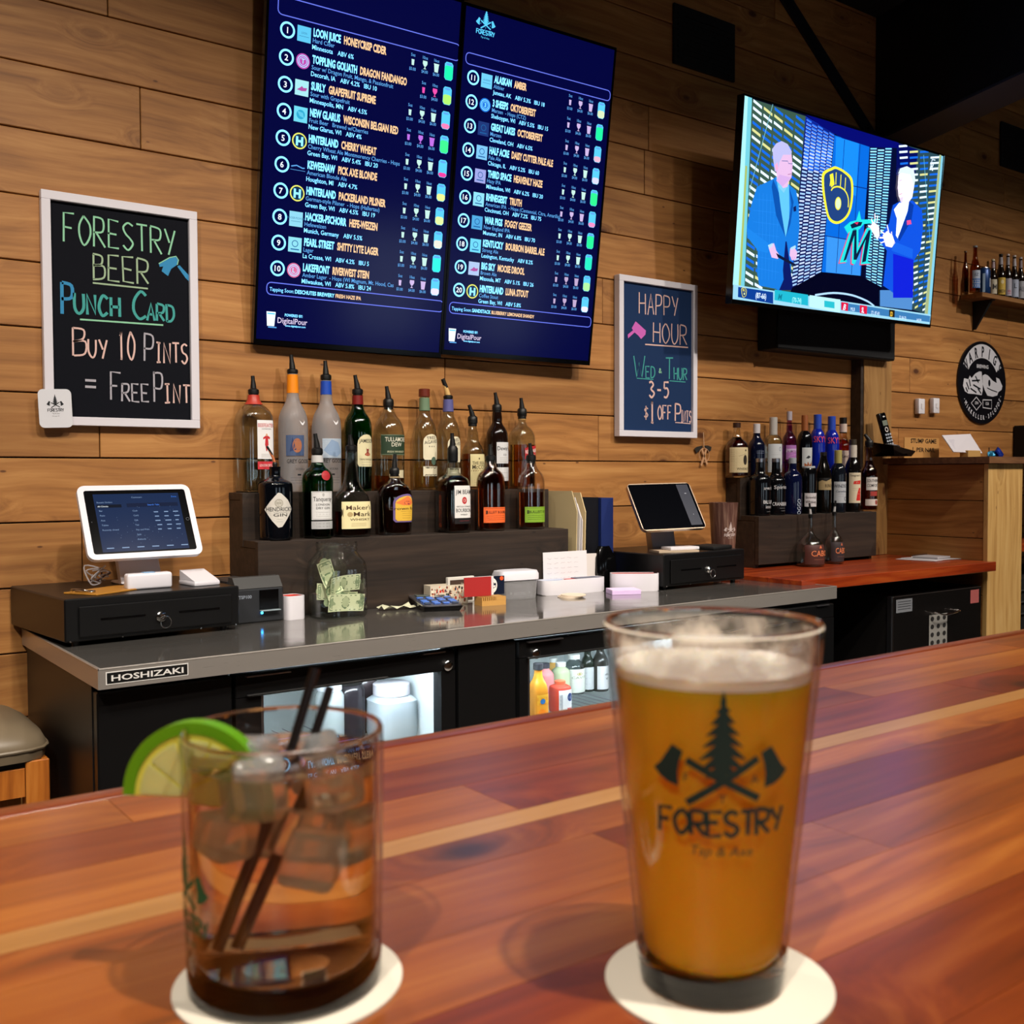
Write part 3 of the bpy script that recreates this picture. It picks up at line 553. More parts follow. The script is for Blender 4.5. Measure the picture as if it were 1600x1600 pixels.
def menu_tv(u0, u1, v0, v1, label, entries, side):
    c = mfn((u0+u1)/2, v0, 0)
    t = thing('menu_display', label, 'television', c, group=None)
    b = MB(); 
    b.add([mfn(u, v, e) for e in (-.001, -.017) for u, v in ((u0, v0), (u1, v0), (u1, v1), (u0, v1))], [(0, 1, 2, 3), (7, 6, 5, 4), (0, 4, 5, 1), (1, 5, 6, 2), (2, 6, 7, 3), (3, 7, 4, 0)], BLKS)
    for (a, bb, c_, d) in ((u0, u0+.007, v0, v1), (u1-.007, u1, v0, v1), (u0+.007, u1-.007, v0, v0+.014), (u0+.007, u1-.007, v1-.008, v1)):
        b.add([mfn(u, v, e) for e in (-.001, .0015) for u, v in ((a, c_), (bb, c_), (bb, d), (a, d))], [(0, 3, 2, 1), (4, 5, 6, 7), (0, 1, 5, 4), (1, 2, 6, 5), (2, 3, 7, 6), (3, 0, 4, 7)], BLKS)
    wpart(b, 'housing', t)
    D = flat(mfn, lift=.0003); D.rect(u0+.0075, v0+.0145, u1-.0075, v1-.0085, NAVY, 0)
    s = wpart(D.mb, 'screen', t)
    D = flat(mfn, lift=.0004)
    L = side == 'L'
    bx0, bx1 = (-.839, -.291) if L else (-.269, .272)
    D.rrect(bx0, .335, bx1, .380 if L else .366, .012, .0025, LAV)
    D.rrect(bx0, -.375, bx1, -.343, .012, .0025, LAV)
    cx, lx, tx = (-.811, -.765, -.739) if L else (-.240, -.193, -.167)
    cups = (-.440, -.401, -.364, -.323) if L else (.1165, .157, .198, .241)
    prx = (.0232 if L else .0205)
    for i, (num, nm, beer, st, loc, abv, lg, cc, kc, kf) in enumerate(entries):
        y = .3010-i*.0673
        D.ring(cx, y, .0205, .0205, .0052, CY, 1); D.text(num, cx, y-.0075, .0155, WH, align='c', bold=.015)
        # brewery badge
        if lg == 'H': D.ell(lx, y, .021, .021, YEL, 1); D.ell(lx, y, .0175, .0175, EM('103050'), 2); D.text('H', lx, y-.011, .022, CY, align='c', bold=.05, lv=3)
        elif lg[0] == 'o': D.ell(lx, y, .0195, .0195, EM(lg[1:]), 1); D.ring(lx, y, .0155, .0155, .0015, CY, 2); D.text(nm[:1], lx, y-.006, .013, CY, align='c', lv=2); D.ring(lx, y, .011, .011, .001, CY, 2)
        elif lg[0] == 'm': D.stroke([(lx-.02, y), (lx-.005, y+.004), (lx+.012, y-.001), (lx+.018, y)], .003, CYD); D.stroke([(lx-.022, y-.008), (lx+.02, y-.008)], .001, CYD)
        else:
            D.rect(lx-.019, y-.0195, lx+.019, y+.0195, EM(lg[1:]), 1)
            if lg[0] == 'b': D.poly([(lx-.014, y-.006), (lx-.004, y+.001), (lx, y+.005), (lx+.004, y+.001), (lx+.015, y+.002), (lx+.012, y-.006), (lx, y-.008)], EM('b050a0'), 2)
            elif lg[0] == 'w': D.ell(lx, y, .012, .012, EM('30a8d0'), 2); D.poly([(lx-.01, y+.008), (lx+.006, y+.005), (lx+.01, y-.008), (lx-.003, y-.004)], EM('60c8e8'), 3)
            elif lg[0] == 't': D.text(nm.split()[0], lx, y, .0055, EM('3070a0'), align='c', xs=.75, lv=2); D.stroke([(lx-.014, y-.006), (lx+.014, y-.006)], .001, EM('3070a0'), 2)
            elif lg[0] == 'r': D.ring(lx, y+.003, .009, .009, .002, EM('2060a0'), 2); D.stroke([(lx-.012, y-.012), (lx+.012, y-.012)], .003, EM('2060a0'), 2)
        ly = y+.0015
        w = D.text(nm, tx, ly, .0205, CY, xs=.50, bold=.04); D.text(beer, tx+w+.009, ly, .0205, PCH, xs=.50, bold=.04)
        D.text(st, tx-.001, y-.0145, .0115, CYD, xs=.86, bold=.008); w2 = D.text(loc, tx-.002, y-.0315, .0125, CY, xs=.84, bold=.008); D.text(abv, tx+w2+.012, y-.0315, .0125, CY, xs=.84, bold=.008)
        for j, (sz, pr) in enumerate((('5oz', '$3.00'), ('10oz', '$4.00'), ('16oz', '$6.00'))):
            if cc == 'x' and j == 2: continue
            x = cups[j]-(.012 if cc == 'x' else 0)+(.012 if False else 0); m = {'w': EM('c8f0e8'), 'p': EM('c070e8'), 'k': EM('d0b8e8'), 'x': EM('f050b0'), 'o': EM('c0a8d0')}[cc]
            if cc == 'x': x = cups[j+1]
            D.text(sz, x, y+.016, .0085, CYD, xs=.8, align='c', bold=.01); D.text(pr, x, y-.0215, .0085, CYD, xs=.8, align='c', bold=.01)
            if j == 0: D.poly([(x-.0045, y+.008), (x+.0045, y+.008), (x+.0035, y-.0075), (x-.0035, y-.0075)], m)
            elif j == 1:
                D.poly([(x-.007, y+.0115), (x+.007, y+.0115), (x+.0075, y+.004), (x+.004, y-.002), (x+.0012, y-.004), (x+.0012, y-.008), (x+.005, y-.0105), (x-.005, y-.0105), (x-.0012, y-.008), (x-.0012, y-.004), (x-.004, y-.002), (x-.0075, y+.004)], m)
            else: D.poly([(x-.009, y+.0115), (x+.009, y+.0115), (x+.0078, y+.008), (x+.0055, y-.0115), (x-.0055, y-.0115), (x-.0078, y+.008)], m)
        kx = cups[3]; kh = .0245
        D.poly([(kx-.014, y-kh+.006), (kx-.009, y-kh), (kx+.009, y-kh), (kx+.014, y-kh+.006), (kx+.014, y+kh-.006), (kx+.009, y+kh), (kx-.009, y+kh), (kx-.014, y+kh-.006)], SKY, 1)
        D.ell(kx, y+kh-.006, .010, .003, CYD, 2); fy = y-kh+.004; ft = fy+(2*kh-.014)*kf
        D.poly([(kx-.0135, fy+.003), (kx-.008, fy-.003), (kx+.008, fy-.003), (kx+.0135, fy+.003), (kx+.0135, ft-.002), (kx+.008, ft+.002), (kx-.008, ft+.002), (kx-.0135, ft-.002)], EM(kc, 1.05), 2)
    ty = -.3655
    w = D.text('Tapping Soon:', bx0+.008, ty, .0105, CY, xs=.85); a, b2 = (('DESCHUTES BREWERY', 'FRESH HAZE IPA') if L else ('SANDSTACK', 'BLUEBERRY LEMONADE SHANDY'))
    w2 = D.text(a, bx0+.008+w+.003, ty, .0105, CY, xs=.8, bold=.03); D.text(b2, bx0+.014+w+w2, ty, .0105, PCH, xs=.75, bold=.03)
    dx = bx0+.006
    D.poly([(dx-.004, -.420), (dx+.022, -.420), (dx+.019, -.458), (dx-.001, -.458)], WH); D.poly([(dx-.002, -.4235), (dx+.020, -.4235), (dx+.0195, -.427), (dx-.0015, -.427)], SKY, 2); D.stroke([(dx+.002, -.461), (dx+.026, -.461)], .003, CYD)
    D.text('POWERED BY:', dx+.048, -.429, .0075, CY, xs=.8, bold=.02); D.text('DigitalPour', dx+.028, -.448, .0155, LPK, xs=.9, bold=.01); D.text('www.digitalpour.com', dx+.05, -.456, .005, CY, bold=.02)
    if not L: forestry(D, SKY, -.2095, .425, .072, lv=1, tw=.1)
    wpart(D.mb, 'screen_lettering', s, kind='stuff')
    return t
L_ = [('1', 'Loon Juice', 'Honeycrisp Cider', 'Hard Cider', 'Minnesota', 'ABV 6%', 't60c8f0', 'w', '20f0b0', .95),
 ('2', 'Toppling Goliath', 'Dragon Fandango', 'Sour w/ Dragon Fruit, Mango, & Passionfruit', 'Decorah, IA', 'ABV 4.2%   IBU 10', 'oc050b0', 'x', 'b0f070', .62),
 ('3', 'Surly', 'Grapefruit Supreme', 'Sour with Grapefruit', 'Minneapolis, MN', 'ABV 4.5%', 'ba8e8f0', 'w', 'f080b8', .26),
 ('4', 'New Glarus', 'Wisconsin Belgian Red', 'Fruit Beer   Brewed w/Cherries', 'New Glarus, WI', 'ABV 4%', 'w70d8f0', 'p', '40f090', .85),
 ('5', 'Hinterland', 'Cherry Wheat', 'Cherry Wheat Ale Montmorency Cherries - Hops', 'Green Bay, WI', 'ABV 5.4%   IBU 20', 'H', 'w', 'f040a0', .2),
 ('6', 'Keweenaw', 'Pick Axe Blonde', 'American Blonde Ale', 'Houghton, MI', 'ABV 4.7%', 'm', 'w', 'e8f090', .42),
 ('7', 'Hinterland', 'Packerland Pilsner', 'German-style Pilsner  - Hops (Hallertau)', 'Green Bay, WI', 'ABV 4.5%   IBU 19', 'H', 'w', 'e0f0a0', .5),
 ('8', 'Hacker-Pschorr', 'Hefe-Weizen', 'Hefeweizen', 'Munich, Germany', 'ABV 5.5%', 't90d8f0', 'w', 'e8e8d8', .5),
 ('9', 'Pearl Street', 'Shitty Lyte Lager', 'Lager', 'La Crosse, WI', 'ABV 4.2%   IBU 5', 'r90e0f0', 'w', '30f0e0', .97),
 ('10', 'Lakefront', 'Riverwest Stein', 'Amber Lager  - Hops (WI Magnum, Mt. Hood, Cas', 'Milwaukee, WI', 'ABV 5.8%   IBU 24', 'oe070a0', 'k', 'e8e0f0', .4)]
R_ = [('11', 'Alaskan', 'Amber', 'Altbier', 'Juneau, AK', 'ABV 5.3%   IBU 18', 't70d0f8', 'k', 'd8e8c0', .5),
 ('12', '3 Sheeps', 'Oktoberfest', 'Marzen  - Hops (CTZ)', 'Sheboygan, WI', 'ABV 5.5%   IBU 15', 'o2878e0', 'k', '20f0a0', .97),
 ('13', 'Great Lakes', 'Octoberfest', 'Marzen', 'Cleveland, OH', 'ABV 6.5%', 'r203878', 'k', 'e8b8d0', .35),
 ('14', 'Half Acre', 'Daisy Cutter Pale Ale', 'Pale Ale', 'Chicago, IL', 'ABV 5.2%   IBU 60', 'r80c8f8', 'w', 'd8d8f0', .4),
 ('15', 'Third Space', 'Heavenly Haze', 'Hazy IPA', 'Milwaukee, WI', 'ABV 6.2%   IBU 20', 'ra0a8e8', 'w', '30f090', .95),
 ('16', 'Rhinegeist', 'Truth', 'American IPA  - Hops (Centennial, Citra, Amarillo)', 'Cincinnati, OH', 'ABV 7.2%   IBU 75', 'r90e0f8', 'k', 'f090c8', .25),
 ('17', 'War Pigs', 'Foggy Geezer', 'New England IPA', 'Munster, IN', 'ABV 6.8%   IBU 70', 'r50a8e0', 'w', '28f098', .97),
 ('18', 'Kentucky', 'Bourbon Barrel Ale', 'Strong Ale', 'Lexington, Kentucky', 'ABV 8.2%', 'r70d8f8', 'w', '28e8c0', .97),
 ('19', 'Big Sky', 'Moose Drool', 'Brown Ale', 'Missoula, MT', 'ABV 5.1%   IBU 26', 'bb0c8f0', 'o', 'b0f0a0', .6),
 ('20', 'Hinterland', 'Luna Stout', 'Coffee Stout', 'Green Bay, WI', 'ABV 5.8%', 'H', 'o', 'e8e8f8', .35)]
def caps(s):   # small capitals look: all upper case, first letters stay
    return s.upper()
L_ = [(a, caps(b), caps(c), *r) for a, b, c, *r in L_]; R_ = [(a, caps(b), caps(c), *r) for a, b, c, *r in R_]
menu_tv(-.8705, -.2885, -.509, .502, 'tall dark screen listing taps 1 to 10, left one of the joined pair', L_, 'L')
menu_tv(-.2865, .2815, -.4985, .4985, 'tall dark screen listing taps 11 to 20, right one of the joined pair', R_, 'R')
wpart(MB().box(1.3, 2.05, WY-.03, WY-.002, CAMZ+.75, CAMZ+1.15, BLKM), 'bracket', thing('screen_mount', 'black wall bracket behind the pair of menu screens', 'bracket', (1.6, WY, CAMZ+.9)))
# ---- sports television
TR = Rm(.0166, .0855, -.0145); TO = Vector((3.3279, 2.4198, .9349+CAMZ)); TU, TV_, TN = TR.col[0], TR.col[2], -TR.col[1]
tfn = plane_fn(TO, TU, TV_, TN); tpx = pxplane(TO, TU, TV_, TN)
tv = thing('television', 'wide television showing two men in blue jackets in a sports studio', 'television', tuple(tfn(0, -.345, 0)))
w2, h2 = .61, .3447; b = MB()
b.add([tfn(u, v, e) for e in (-.0005, -.028) for u, v in ((-w2, -h2), (w2, -h2), (w2, h2), (-w2, h2))], [(0, 1, 2, 3), (7, 6, 5, 4), (0, 4, 5, 1), (1, 5, 6, 2), (2, 6, 7, 3), (3, 7, 4, 0)], BLKS)
for (a, bb, c_, d) in ((-w2, -w2+.007, -h2, h2), (w2-.007, w2, -h2, h2), (-w2+.007, w2-.007, -h2, -h2+.014), (-w2+.007, w2-.007, h2-.007, h2)):
    b.add([tfn(u, v, e) for e in (-.0005, .002) for u, v in ((a, c_), (bb, c_), (bb, d), (a, d))], [(0, 3, 2, 1), (4, 5, 6, 7), (0, 1, 5, 4), (1, 2, 6, 5), (2, 3, 7, 6), (3, 0, 4, 7)], BLKS)
wpart(b, 'housing', tv)
arm = MB(); arm.box(3.25, 3.40, WY-.02, WY-.002, CAMZ+.8, CAMZ+1.05, BLKM); arm.tube([(3.33, WY-.02, CAMZ+.93), (3.33, 2.48, CAMZ+.93)], .02, BLKM); wpart(arm, 'wall_arm', tv)
def zc(X, Y): return tpx(1140+X*340/1432, 140+Y*380/1600)      # a point read off the enlarged picture
def E2(h, s=1.0): return EM(h, s*1.12)
sc = flat(tfn, lift=.0003); sc.rect(-w2+.0075, -h2+.0145, w2-.0075, h2-.0075, E2('040828'), 0); scr = wpart(sc.mb, 'screen', tv)
D = flat(tfn, lift=.00035)
def zp(pts, m, lv): D.poly([zc(*p) for p in pts], m, lv)
def zs(pts, w, m, lv): D.stroke([zc(*p) for p in pts], w, m, lv)
random.seed(5)
def slats(q, nc, nr, cols, fill=(.78, .42), lv=2, tilt=0, stag=.5, prob=1.0):
    (a, b_, c_, d) = q
    def P(s, t): return (a[0]*(1-s)*(1-t)+b_[0]*s*(1-t)+c_[0]*s*t+d[0]*(1-s)*t, a[1]*(1-s)*(1-t)+b_[1]*s*(1-t)+c_[1]*s*t+d[1]*(1-s)*t)
    for i in range(nc):
        for j in range(nr):
            if random.random() > prob: continue
            s0 = (i+(1-fill[0])/2)/nc; s1 = (i+(1+fill[0])/2)/nc; t0 = (j+(i % 2)*stag)/nr; t1 = t0+fill[1]/nr
            if t1 > 1: continue
            dt = tilt/nr; m = cols[(j*3+i*5+int(j/3)) % len(cols)] if len(cols) > 1 else cols[0]
            zp([P(s0, t0), P(s1, t0+dt), P(s1, t1+dt), P(s0, t1)], m, lv)
OL, WS, BS, YS = E2('3c5a4c', .9), E2('d8ecff', 1.1), E2('1468e0', 1.0), E2('d8d890', 1.0)
zp([(100, 45), (500, 175), (402, 1330), (60, 1290)], OL, 1)
slats([(150, 60), (500, 190), (410, 1320), (95, 1285)], 5, 26, [WS, BS, BS, WS, BS, YS, WS, BS], (.82, .42), 2, .55)
zs([(285, 90), (120, 700)], .003, E2('70b0c0'), 3)
zp([(500, 180), (690, 290), (600, 1250), (400, 1330)], E2('0a1450'), 1)
slats([(505, 190), (690, 300), (600, 1230), (402, 1310)], 5, 46, [E2('a0c8ff'), E2('c8d8ff')], (.84, .5), 2, .0)
zp([(500, 175), (690, 290), (655, 560), (478, 520)], E2('1030b8', .9), 1)
slats([(505, 190), (690, 300), (655, 560), (480, 520)], 5, 14, [E2('2c70f0')], (.84, .5), 3)
zp([(690, 300), (922, 375), (862, 1225), (605, 1205)], E2('0868d8'), 1); zp([(700, 310), (850, 355), (830, 700), (690, 640)], E2('1888f8'), 2)
zp([(640, 960), (860, 1000), (858, 1225), (632, 1200)], E2('3890e8'), 2)
for pts in (((755, 330), (700, 1205)), ((858, 360), (800, 1215)), ((640, 600), (915, 655)), ((620, 960), (880, 1005))): zs(pts, .003, E2('0a2070'), 3)
zp([(80, 30), (500, 165), (690, 290), (920, 376), (1110, 360), (1110, 345), (700, 210)], E2('060c80'), 3) if False else zp([(500, 165), (600, 240), (740, 320), (920, 378), (1110, 385), (1110, 345), (800, 250)], E2('050a6c'), 4)
zp([(918, 378), (1075, 385), (1005, 1330), (888, 1290)], E2('081040'), 1); slats([(922, 385), (1070, 385), (1000, 1310), (892, 1280)], 3, 48, [E2('80d8ff'), E2('a0e8ff')], (.84, .5), 2)
zp([(1075, 350), (1180, 370), (1110, 1340), (1005, 1330)], E2('040a30'), 1)
zp([(1100, 350), (1385, 430), (1300, 1480), (1180, 1440)], E2('2c4c58', .9), 1); zp([(1100, 350), (1240, 395), (1210, 640), (1095, 560)], E2('040c58'), 2)
slats([(1105, 365), (1385, 440), (1290, 1470), (1190, 1440)], 4, 28, [WS, BS, BS, WS, BS, YS], (.8, .36), 3, -.5)
zs([(1275, 430), (1325, 1100)], .003, E2('60b0c8'), 4)
zp([(402, 1310), (600, 1200), (862, 1225), (1000, 1300), (985, 1425), (400, 1350)], E2('03041c'), 3)
zs(smooth_ := [tuple(p)[:2] for p in smooth([(560, 1352, 0), (680, 1338, 0), (800, 1352, 0), (900, 1390, 0), (950, 1425, 0)], 4)], .007, E2('b0d8ff'), 4)
zp([(97, 40), (145, 55), (95, 1300), (18, 1285)], E2('70c8d8'), 5); zp([(97, 40), (118, 47), (62, 1290), (18, 1285)], E2('a8e8f0'), 6); zp([(100, 500), (112, 505), (70, 1290), (55, 1288)], E2('a8b860'), 7)
zp([(1378, 428), (1412, 437), (1318, 1500), (1280, 1480)], E2('80c8e0'), 5); zp([(1378, 428), (1390, 432), (1300, 1490), (1280, 1480)], E2('a0b080'), 6)
# score strip
zp([(20, 1283), (1320, 1480), (1312, 1545), (16, 1378)], E2('98d0e8'), 8); zp([(52, 1298), (282, 1333), (282, 1410), (50, 1365)], E2('0c3c90'), 9); zp([(292, 1316), (512, 1350), (512, 1422), (290, 1385)], E2('20b0c8'), 9)
zp([(522, 1352), (725, 1382), (722, 1468), (520, 1430)], E2('b8e8f0'), 9); zp([(618, 1388), (685, 1398), (685, 1440), (618, 1430)], E2('28b8c8'), 10); zp([(728, 1400), (1315, 1490), (1312, 1530), (728, 1450)], E2('3a78b0'), 9)
zp([(730, 1398), (775, 1404), (773, 1458), (730, 1450)], E2('d81840'), 10); zp([(852, 1417), (900, 1424), (898, 1478), (852, 1470)], E2('d81840'), 10); zp([(1045, 1447), (1082, 1452), (1080, 1500), (1045, 1494)], E2('241c10'), 10)
TD = (zc(500, 1350)[1]-zc(100, 1295)[1])/(zc(500, 1350)[0]-zc(100, 1295)[0]); ta = math.atan(TD)
def zt(t, X, Y, h, m, lv=11, **k): x, y = zc(X, Y); D.text(t, x, y, h, m, lv=lv, rot=ta, **k)
zt('(87-66)', 165, 1370, .019, WS, xs=.75, bold=.02); zt('(70-74)', 405, 1398, .018, E2('98f0f0'), xs=.75, bold=.02); zt('M', 312, 1380, .020, E2('107890'), shear=.2, bold=.03); zt('MLB', 790, 1455, .014, WS, xs=.8); zt('STL (87-69)', 925, 1478, .014, WS, xs=.62); zt('SD (84-70)', 1110, 1508, .013, WS, xs=.62); zt('8:40 PM', 1225, 1524, .012, WS, xs=.62)
zt('B', 740, 1448, .022, WS, shear=.25, bold=.02); zt('SL', 862, 1466, .020, WS, xs=.6, bold=.03); zt('SD', 1050, 1490, .018, E2('f0c040'), xs=.6, bold=.03)
D.text('R', *zc(1312, 528), .032, WS, lv=7, shear=.3, bold=.02); D.stroke([zc(1318, 520), zc(1330, 460), zc(1350, 465)], .004, WS, 7)
def glove(X, Y, k, lv):
    g = lambda pts: [zc(X+a*k, Y+b_*k) for a, b_ in pts]
    O = [(0, 55), (25, 25), (60, 10), (85, 0), (120, 12), (150, 30), (190, 65), (205, 110), (205, 200), (190, 290), (160, 345), (110, 378), (65, 370), (35, 330), (15, 240), (2, 150)]
    gy, gn = E2('f0e838', 1.05), E2('20407c')
    D.poly([zc(X+a*k, Y+b_*k) for a, b_ in [tuple(p)[:2] for p in smooth([(a, b_, 0) for a, b_ in O], 3, True)]], gy, lv)
    c0 = (103, 190); D.poly(g([(c0[0]+(a-c0[0])*.86, c0[1]+(b_-c0[1])*.91) for a, b_ in [tuple(p)[:2] for p in smooth([(a, b_, 0) for a, b_ in O], 3, True)]]), gn, lv+1)
    for pts in ([(52, 130), (62, 50)], [(90, 120), (93, 40)], [(120, 135), (125, 55)], [(150, 155), (155, 75)]): D.stroke(g(pts), .0045*k, gy, lv+2)
    D.poly(g([(50, 55), (72, 45), (82, 120), (60, 140)]), gy, lv+2)
    D.stroke(g([tuple(p)[:2] for p in smooth([(60, 160, 0), (75, 140, 0), (110, 135, 0), (150, 160, 0), (172, 210, 0), (172, 270, 0)], 4)]), .0055*k, gy, lv+2)
    D.stroke(g([(52, 130), (58, 260), (75, 320)]), .005*k, E2('20407c'), lv+2)
    D.ell(*g([(105, 245)])[0], .0185*k, .0235*k, gy, lv+3); D.ell(*g([(105, 245)])[0], .0145*k, .019*k, E2('d8f0c0'), lv+4)
glove(605, 505, 1.0, 5); glove(72, 1302, .17, 10)
# M with a leaping fish over it
TEAL, NV = E2('20d8d8', 1.05), E2('0a2040')
def Mz(dx, dy, m, lv): zp([(720+dx, 1140+dy), (800+dx, 900+dy), (845+dx, 905+dy), (845+dx, 1040+dy), (900+dx, 910+dy), (935+dx, 915+dy), (905+dx, 1130+dy), (935+dx, 1145+dy), (860+dx, 1150+dy), (880+dx, 1010+dy), (820+dx, 1150+dy), (800+dx, 1145+dy), (805+dx, 1000+dy), (765+dx, 1110+dy), (770+dx, 1135+dy)], m, lv)
Mz(-8, 6, E2('e04070'), 5); Mz(0, 0, TEAL, 6); zp([(745, 1130), (810, 915), (832, 918), (832, 1080), (912, 925), (925, 925), (893, 1130), (868, 1138), (893, 985), (832, 1120), (812, 1120), (818, 960), (762, 1120)], NV, 7)
zp([(750, 905), (790, 870), (830, 860), (850, 795), (862, 855), (930, 855), (985, 850), (930, 880), (880, 885), (850, 920), (790, 930), (775, 950)], TEAL, 7); zp([(790, 890), (830, 870), (870, 872), (860, 895), (800, 915)], NV, 8); zp([(815, 876), (845, 872), (835, 890)], E2('e03060'), 9)
# left presenter
JK, JD, SH, SK, HR = E2('1878d8'), E2('0c50a8'), E2('60c0f0'), E2('e0b8e0'), E2('b8b8e8')
zp([(175, 640), (280, 590), (300, 575), (385, 625), (432, 665), (450, 760), (455, 900), (440, 1060), (400, 1130), (400, 1290), (345, 1320), (190, 1290), (175, 1200), (180, 1060), (110, 960), (108, 900), (140, 750)], JK, 10)
zp([(300, 575), (385, 625), (388, 780), (385, 890), (362, 970), (330, 780), (318, 680)], SH, 11); zp([(315, 640), (350, 680), (368, 650), (372, 625), (330, 600)], E2('80c8f8'), 12)
zp([(280, 590), (318, 680), (332, 790), (362, 975), (300, 830), (270, 640)], JD, 12); zp([(385, 640), (400, 760), (365, 970), (395, 880), (415, 740)], JD, 12)
zp([(345, 1190), (362, 1000), (370, 1000), (410, 1290), (400, 1320), (320, 1320), (350, 1250)], E2('0a1860'), 11)
zp([(112, 910), (180, 960), (260, 1020), (245, 1075), (180, 1060), (110, 970)], E2('1c80e0'), 12)
zp([(295, 470), (305, 590), (345, 650), (375, 640), (380, 610), (400, 580), (408, 500), (400, 420), (360, 400), (300, 430)], SK, 13); zp([(300, 600), (320, 560), (400, 580), (370, 610), (340, 640)], E2('d0a8e0'), 14)
zp([(290, 540), (278, 450), (275, 390), (300, 355), (335, 340), (375, 360), (402, 410), (398, 430), (345, 430), (320, 480), (308, 540)], HR, 14); zp([(290, 500), (306, 480), (312, 520), (300, 545)], E2('f0a8d0'), 15)
zs([(335, 470), (375, 472), (380, 488), (408, 490)], .0022, E2('5060a0'), 15); zs([(392, 485), (404, 520), (392, 530)], .002, E2('c090d0'), 15); zs([(375, 560), (398, 556)], .002, E2('a06090'), 15)
zp([(250, 1040), (285, 1010), (300, 1060), (325, 1095), (310, 1115), (270, 1105)], SK, 13); zp([(392, 1045), (420, 1038), (438, 1070), (432, 1115), (405, 1125), (388, 1090)], SK, 13)
for k in range(3): zs([(395+k*12, 1100), (400+k*12, 1122)], .0018, E2('c090d0'), 14)
zp([(298, 1075), (315, 1085), (430, 1150), (425, 1165), (310, 1105)], E2('101838'), 14); zp([(245, 1025), (275, 1010), (285, 1025), (255, 1050)], E2('a8d8f8'), 13); zp([(395, 1040), (425, 1025), (430, 1040), (398, 1055)], E2('a8d8f8'), 14)
zp([(412, 775), (430, 765), (432, 800), (415, 805)], E2('10205c'), 13)
for k in range(6): zs([(190+k*25, 680+k*3), (185+k*22, 1250)], .001, E2('2888e8'), 11)
for k in range(7): zs([(150, 720+k*75), (320, 735+k*78)], .001, E2('2888e8'), 11)
# right presenter
J2, JD2 = E2('1050d8'), E2('0838a0')
zp([(1070, 760), (1120, 735), (1200, 730), (1260, 790), (1268, 900), (1250, 1060), (1205, 1130), (1200, 1370), (1110, 1370), (1050, 1320), (1005, 1290), (1030, 1060), (990, 1010), (985, 960), (1045, 880), (1060, 800)], J2, 10)
zp([(1205, 1120), (1070, 1080), (1070, 1370), (1200, 1370)], E2('1020d0'), 11)
zp([(1075, 790), (1110, 745), (1140, 745), (1175, 735), (1165, 800), (1100, 980), (1088, 960), (1095, 850)], E2('f0f8ff', 1.2), 12)
zp([(1175, 735), (1205, 760), (1190, 860), (1110, 1000), (1100, 975), (1165, 810)], JD2, 13)
zp([(1105, 560), (1100, 640), (1105, 700), (1125, 745), (1165, 750), (1195, 710), (1210, 620), (1205, 560), (1150, 530)], E2('fff0ff', 1.2), 13); zp([(1102, 555), (1115, 520), (1160, 505), (1205, 530), (1215, 590), (1205, 650), (1195, 600), (1180, 560), (1130, 550)], E2('d8e8f0'), 14)
zs([(1108, 600), (1125, 598)], .0022, E2('8878a0'), 15); zs([(1106, 690), (1128, 686)], .0022, E2('c06080'), 15); zs([(1102, 620), (1096, 655), (1108, 660)], .002, E2('d0b0d0'), 15); zp([(1110, 715), (1135, 705), (1130, 745), (1118, 740)], E2('e0d0e8'), 15)
H = E2('f4e8f8', 1.15)
zp([(915, 905), (940, 870), (975, 900), (980, 960), (965, 990), (940, 950)], H, 14); zs([(935, 880), (925, 850)], .006, H, 15); zs([(948, 872), (948, 815)], .006, H, 15); zs([(962, 880), (966, 830)], .005, H, 15); zs([(925, 905), (905, 900)], .005, H, 15)
zp([(1000, 960), (1030, 930), (1065, 960), (1082, 1010), (1060, 1040), (1020, 1030)], H, 14); zs([(1040, 940), (1028, 890)], .006, H, 15); zs([(1010, 950), (985, 930)], .006, H, 15); zs([(1008, 975), (978, 975)], .006, H, 15); zs([(1012, 1000), (985, 1010)], .005, H, 15); zs([(1060, 960), (1058, 935)], .005, H, 15)
zp([(960, 960), (1000, 985), (1045, 1030), (1040, 1050), (990, 1010)], J2, 13); zp([(1075, 1000), (1200, 1050), (1195, 1110), (1060, 1060)], E2('1860e0'), 14)
zp([(1158, 862), (1185, 858), (1190, 885), (1160, 892)], E2('e05090'), 14)
zp([(985, 1320), (1050, 1320), (1110, 1370), (1200, 1370), (1195, 1450), (985, 1425)], E2('5088c8'), 9)
wpart(D.mb, 'studio_picture', scr, kind='stuff')
# box mounted beneath the television
bo = thing('wall_box', 'flat black box on the wall directly below the television', 'box', (3.53, 2.65, CAMZ+.47))
fb = MB(); A = ony(1213, 545, 2.60); B = ony(1398, 560, 2.60)
fb.box(A.x, B.x, 2.600, WY-.002, CAMZ+.475, CAMZ+.70, BLKM, bev=.003); wpart(fb, 'body', bo)
wpart(MB().box(A.x+.006, B.x-.006, 2.5965, 2.5995, CAMZ+.481, CAMZ+.694, mat('speaker_cloth', '07090e', .8)), 'front_cover', bo)
wpart(MB().box(A.x-.001, A.x+.006, 2.596, 2.5995, CAMZ+.476, CAMZ+.70, BLKS), 'edge_trim', bo)
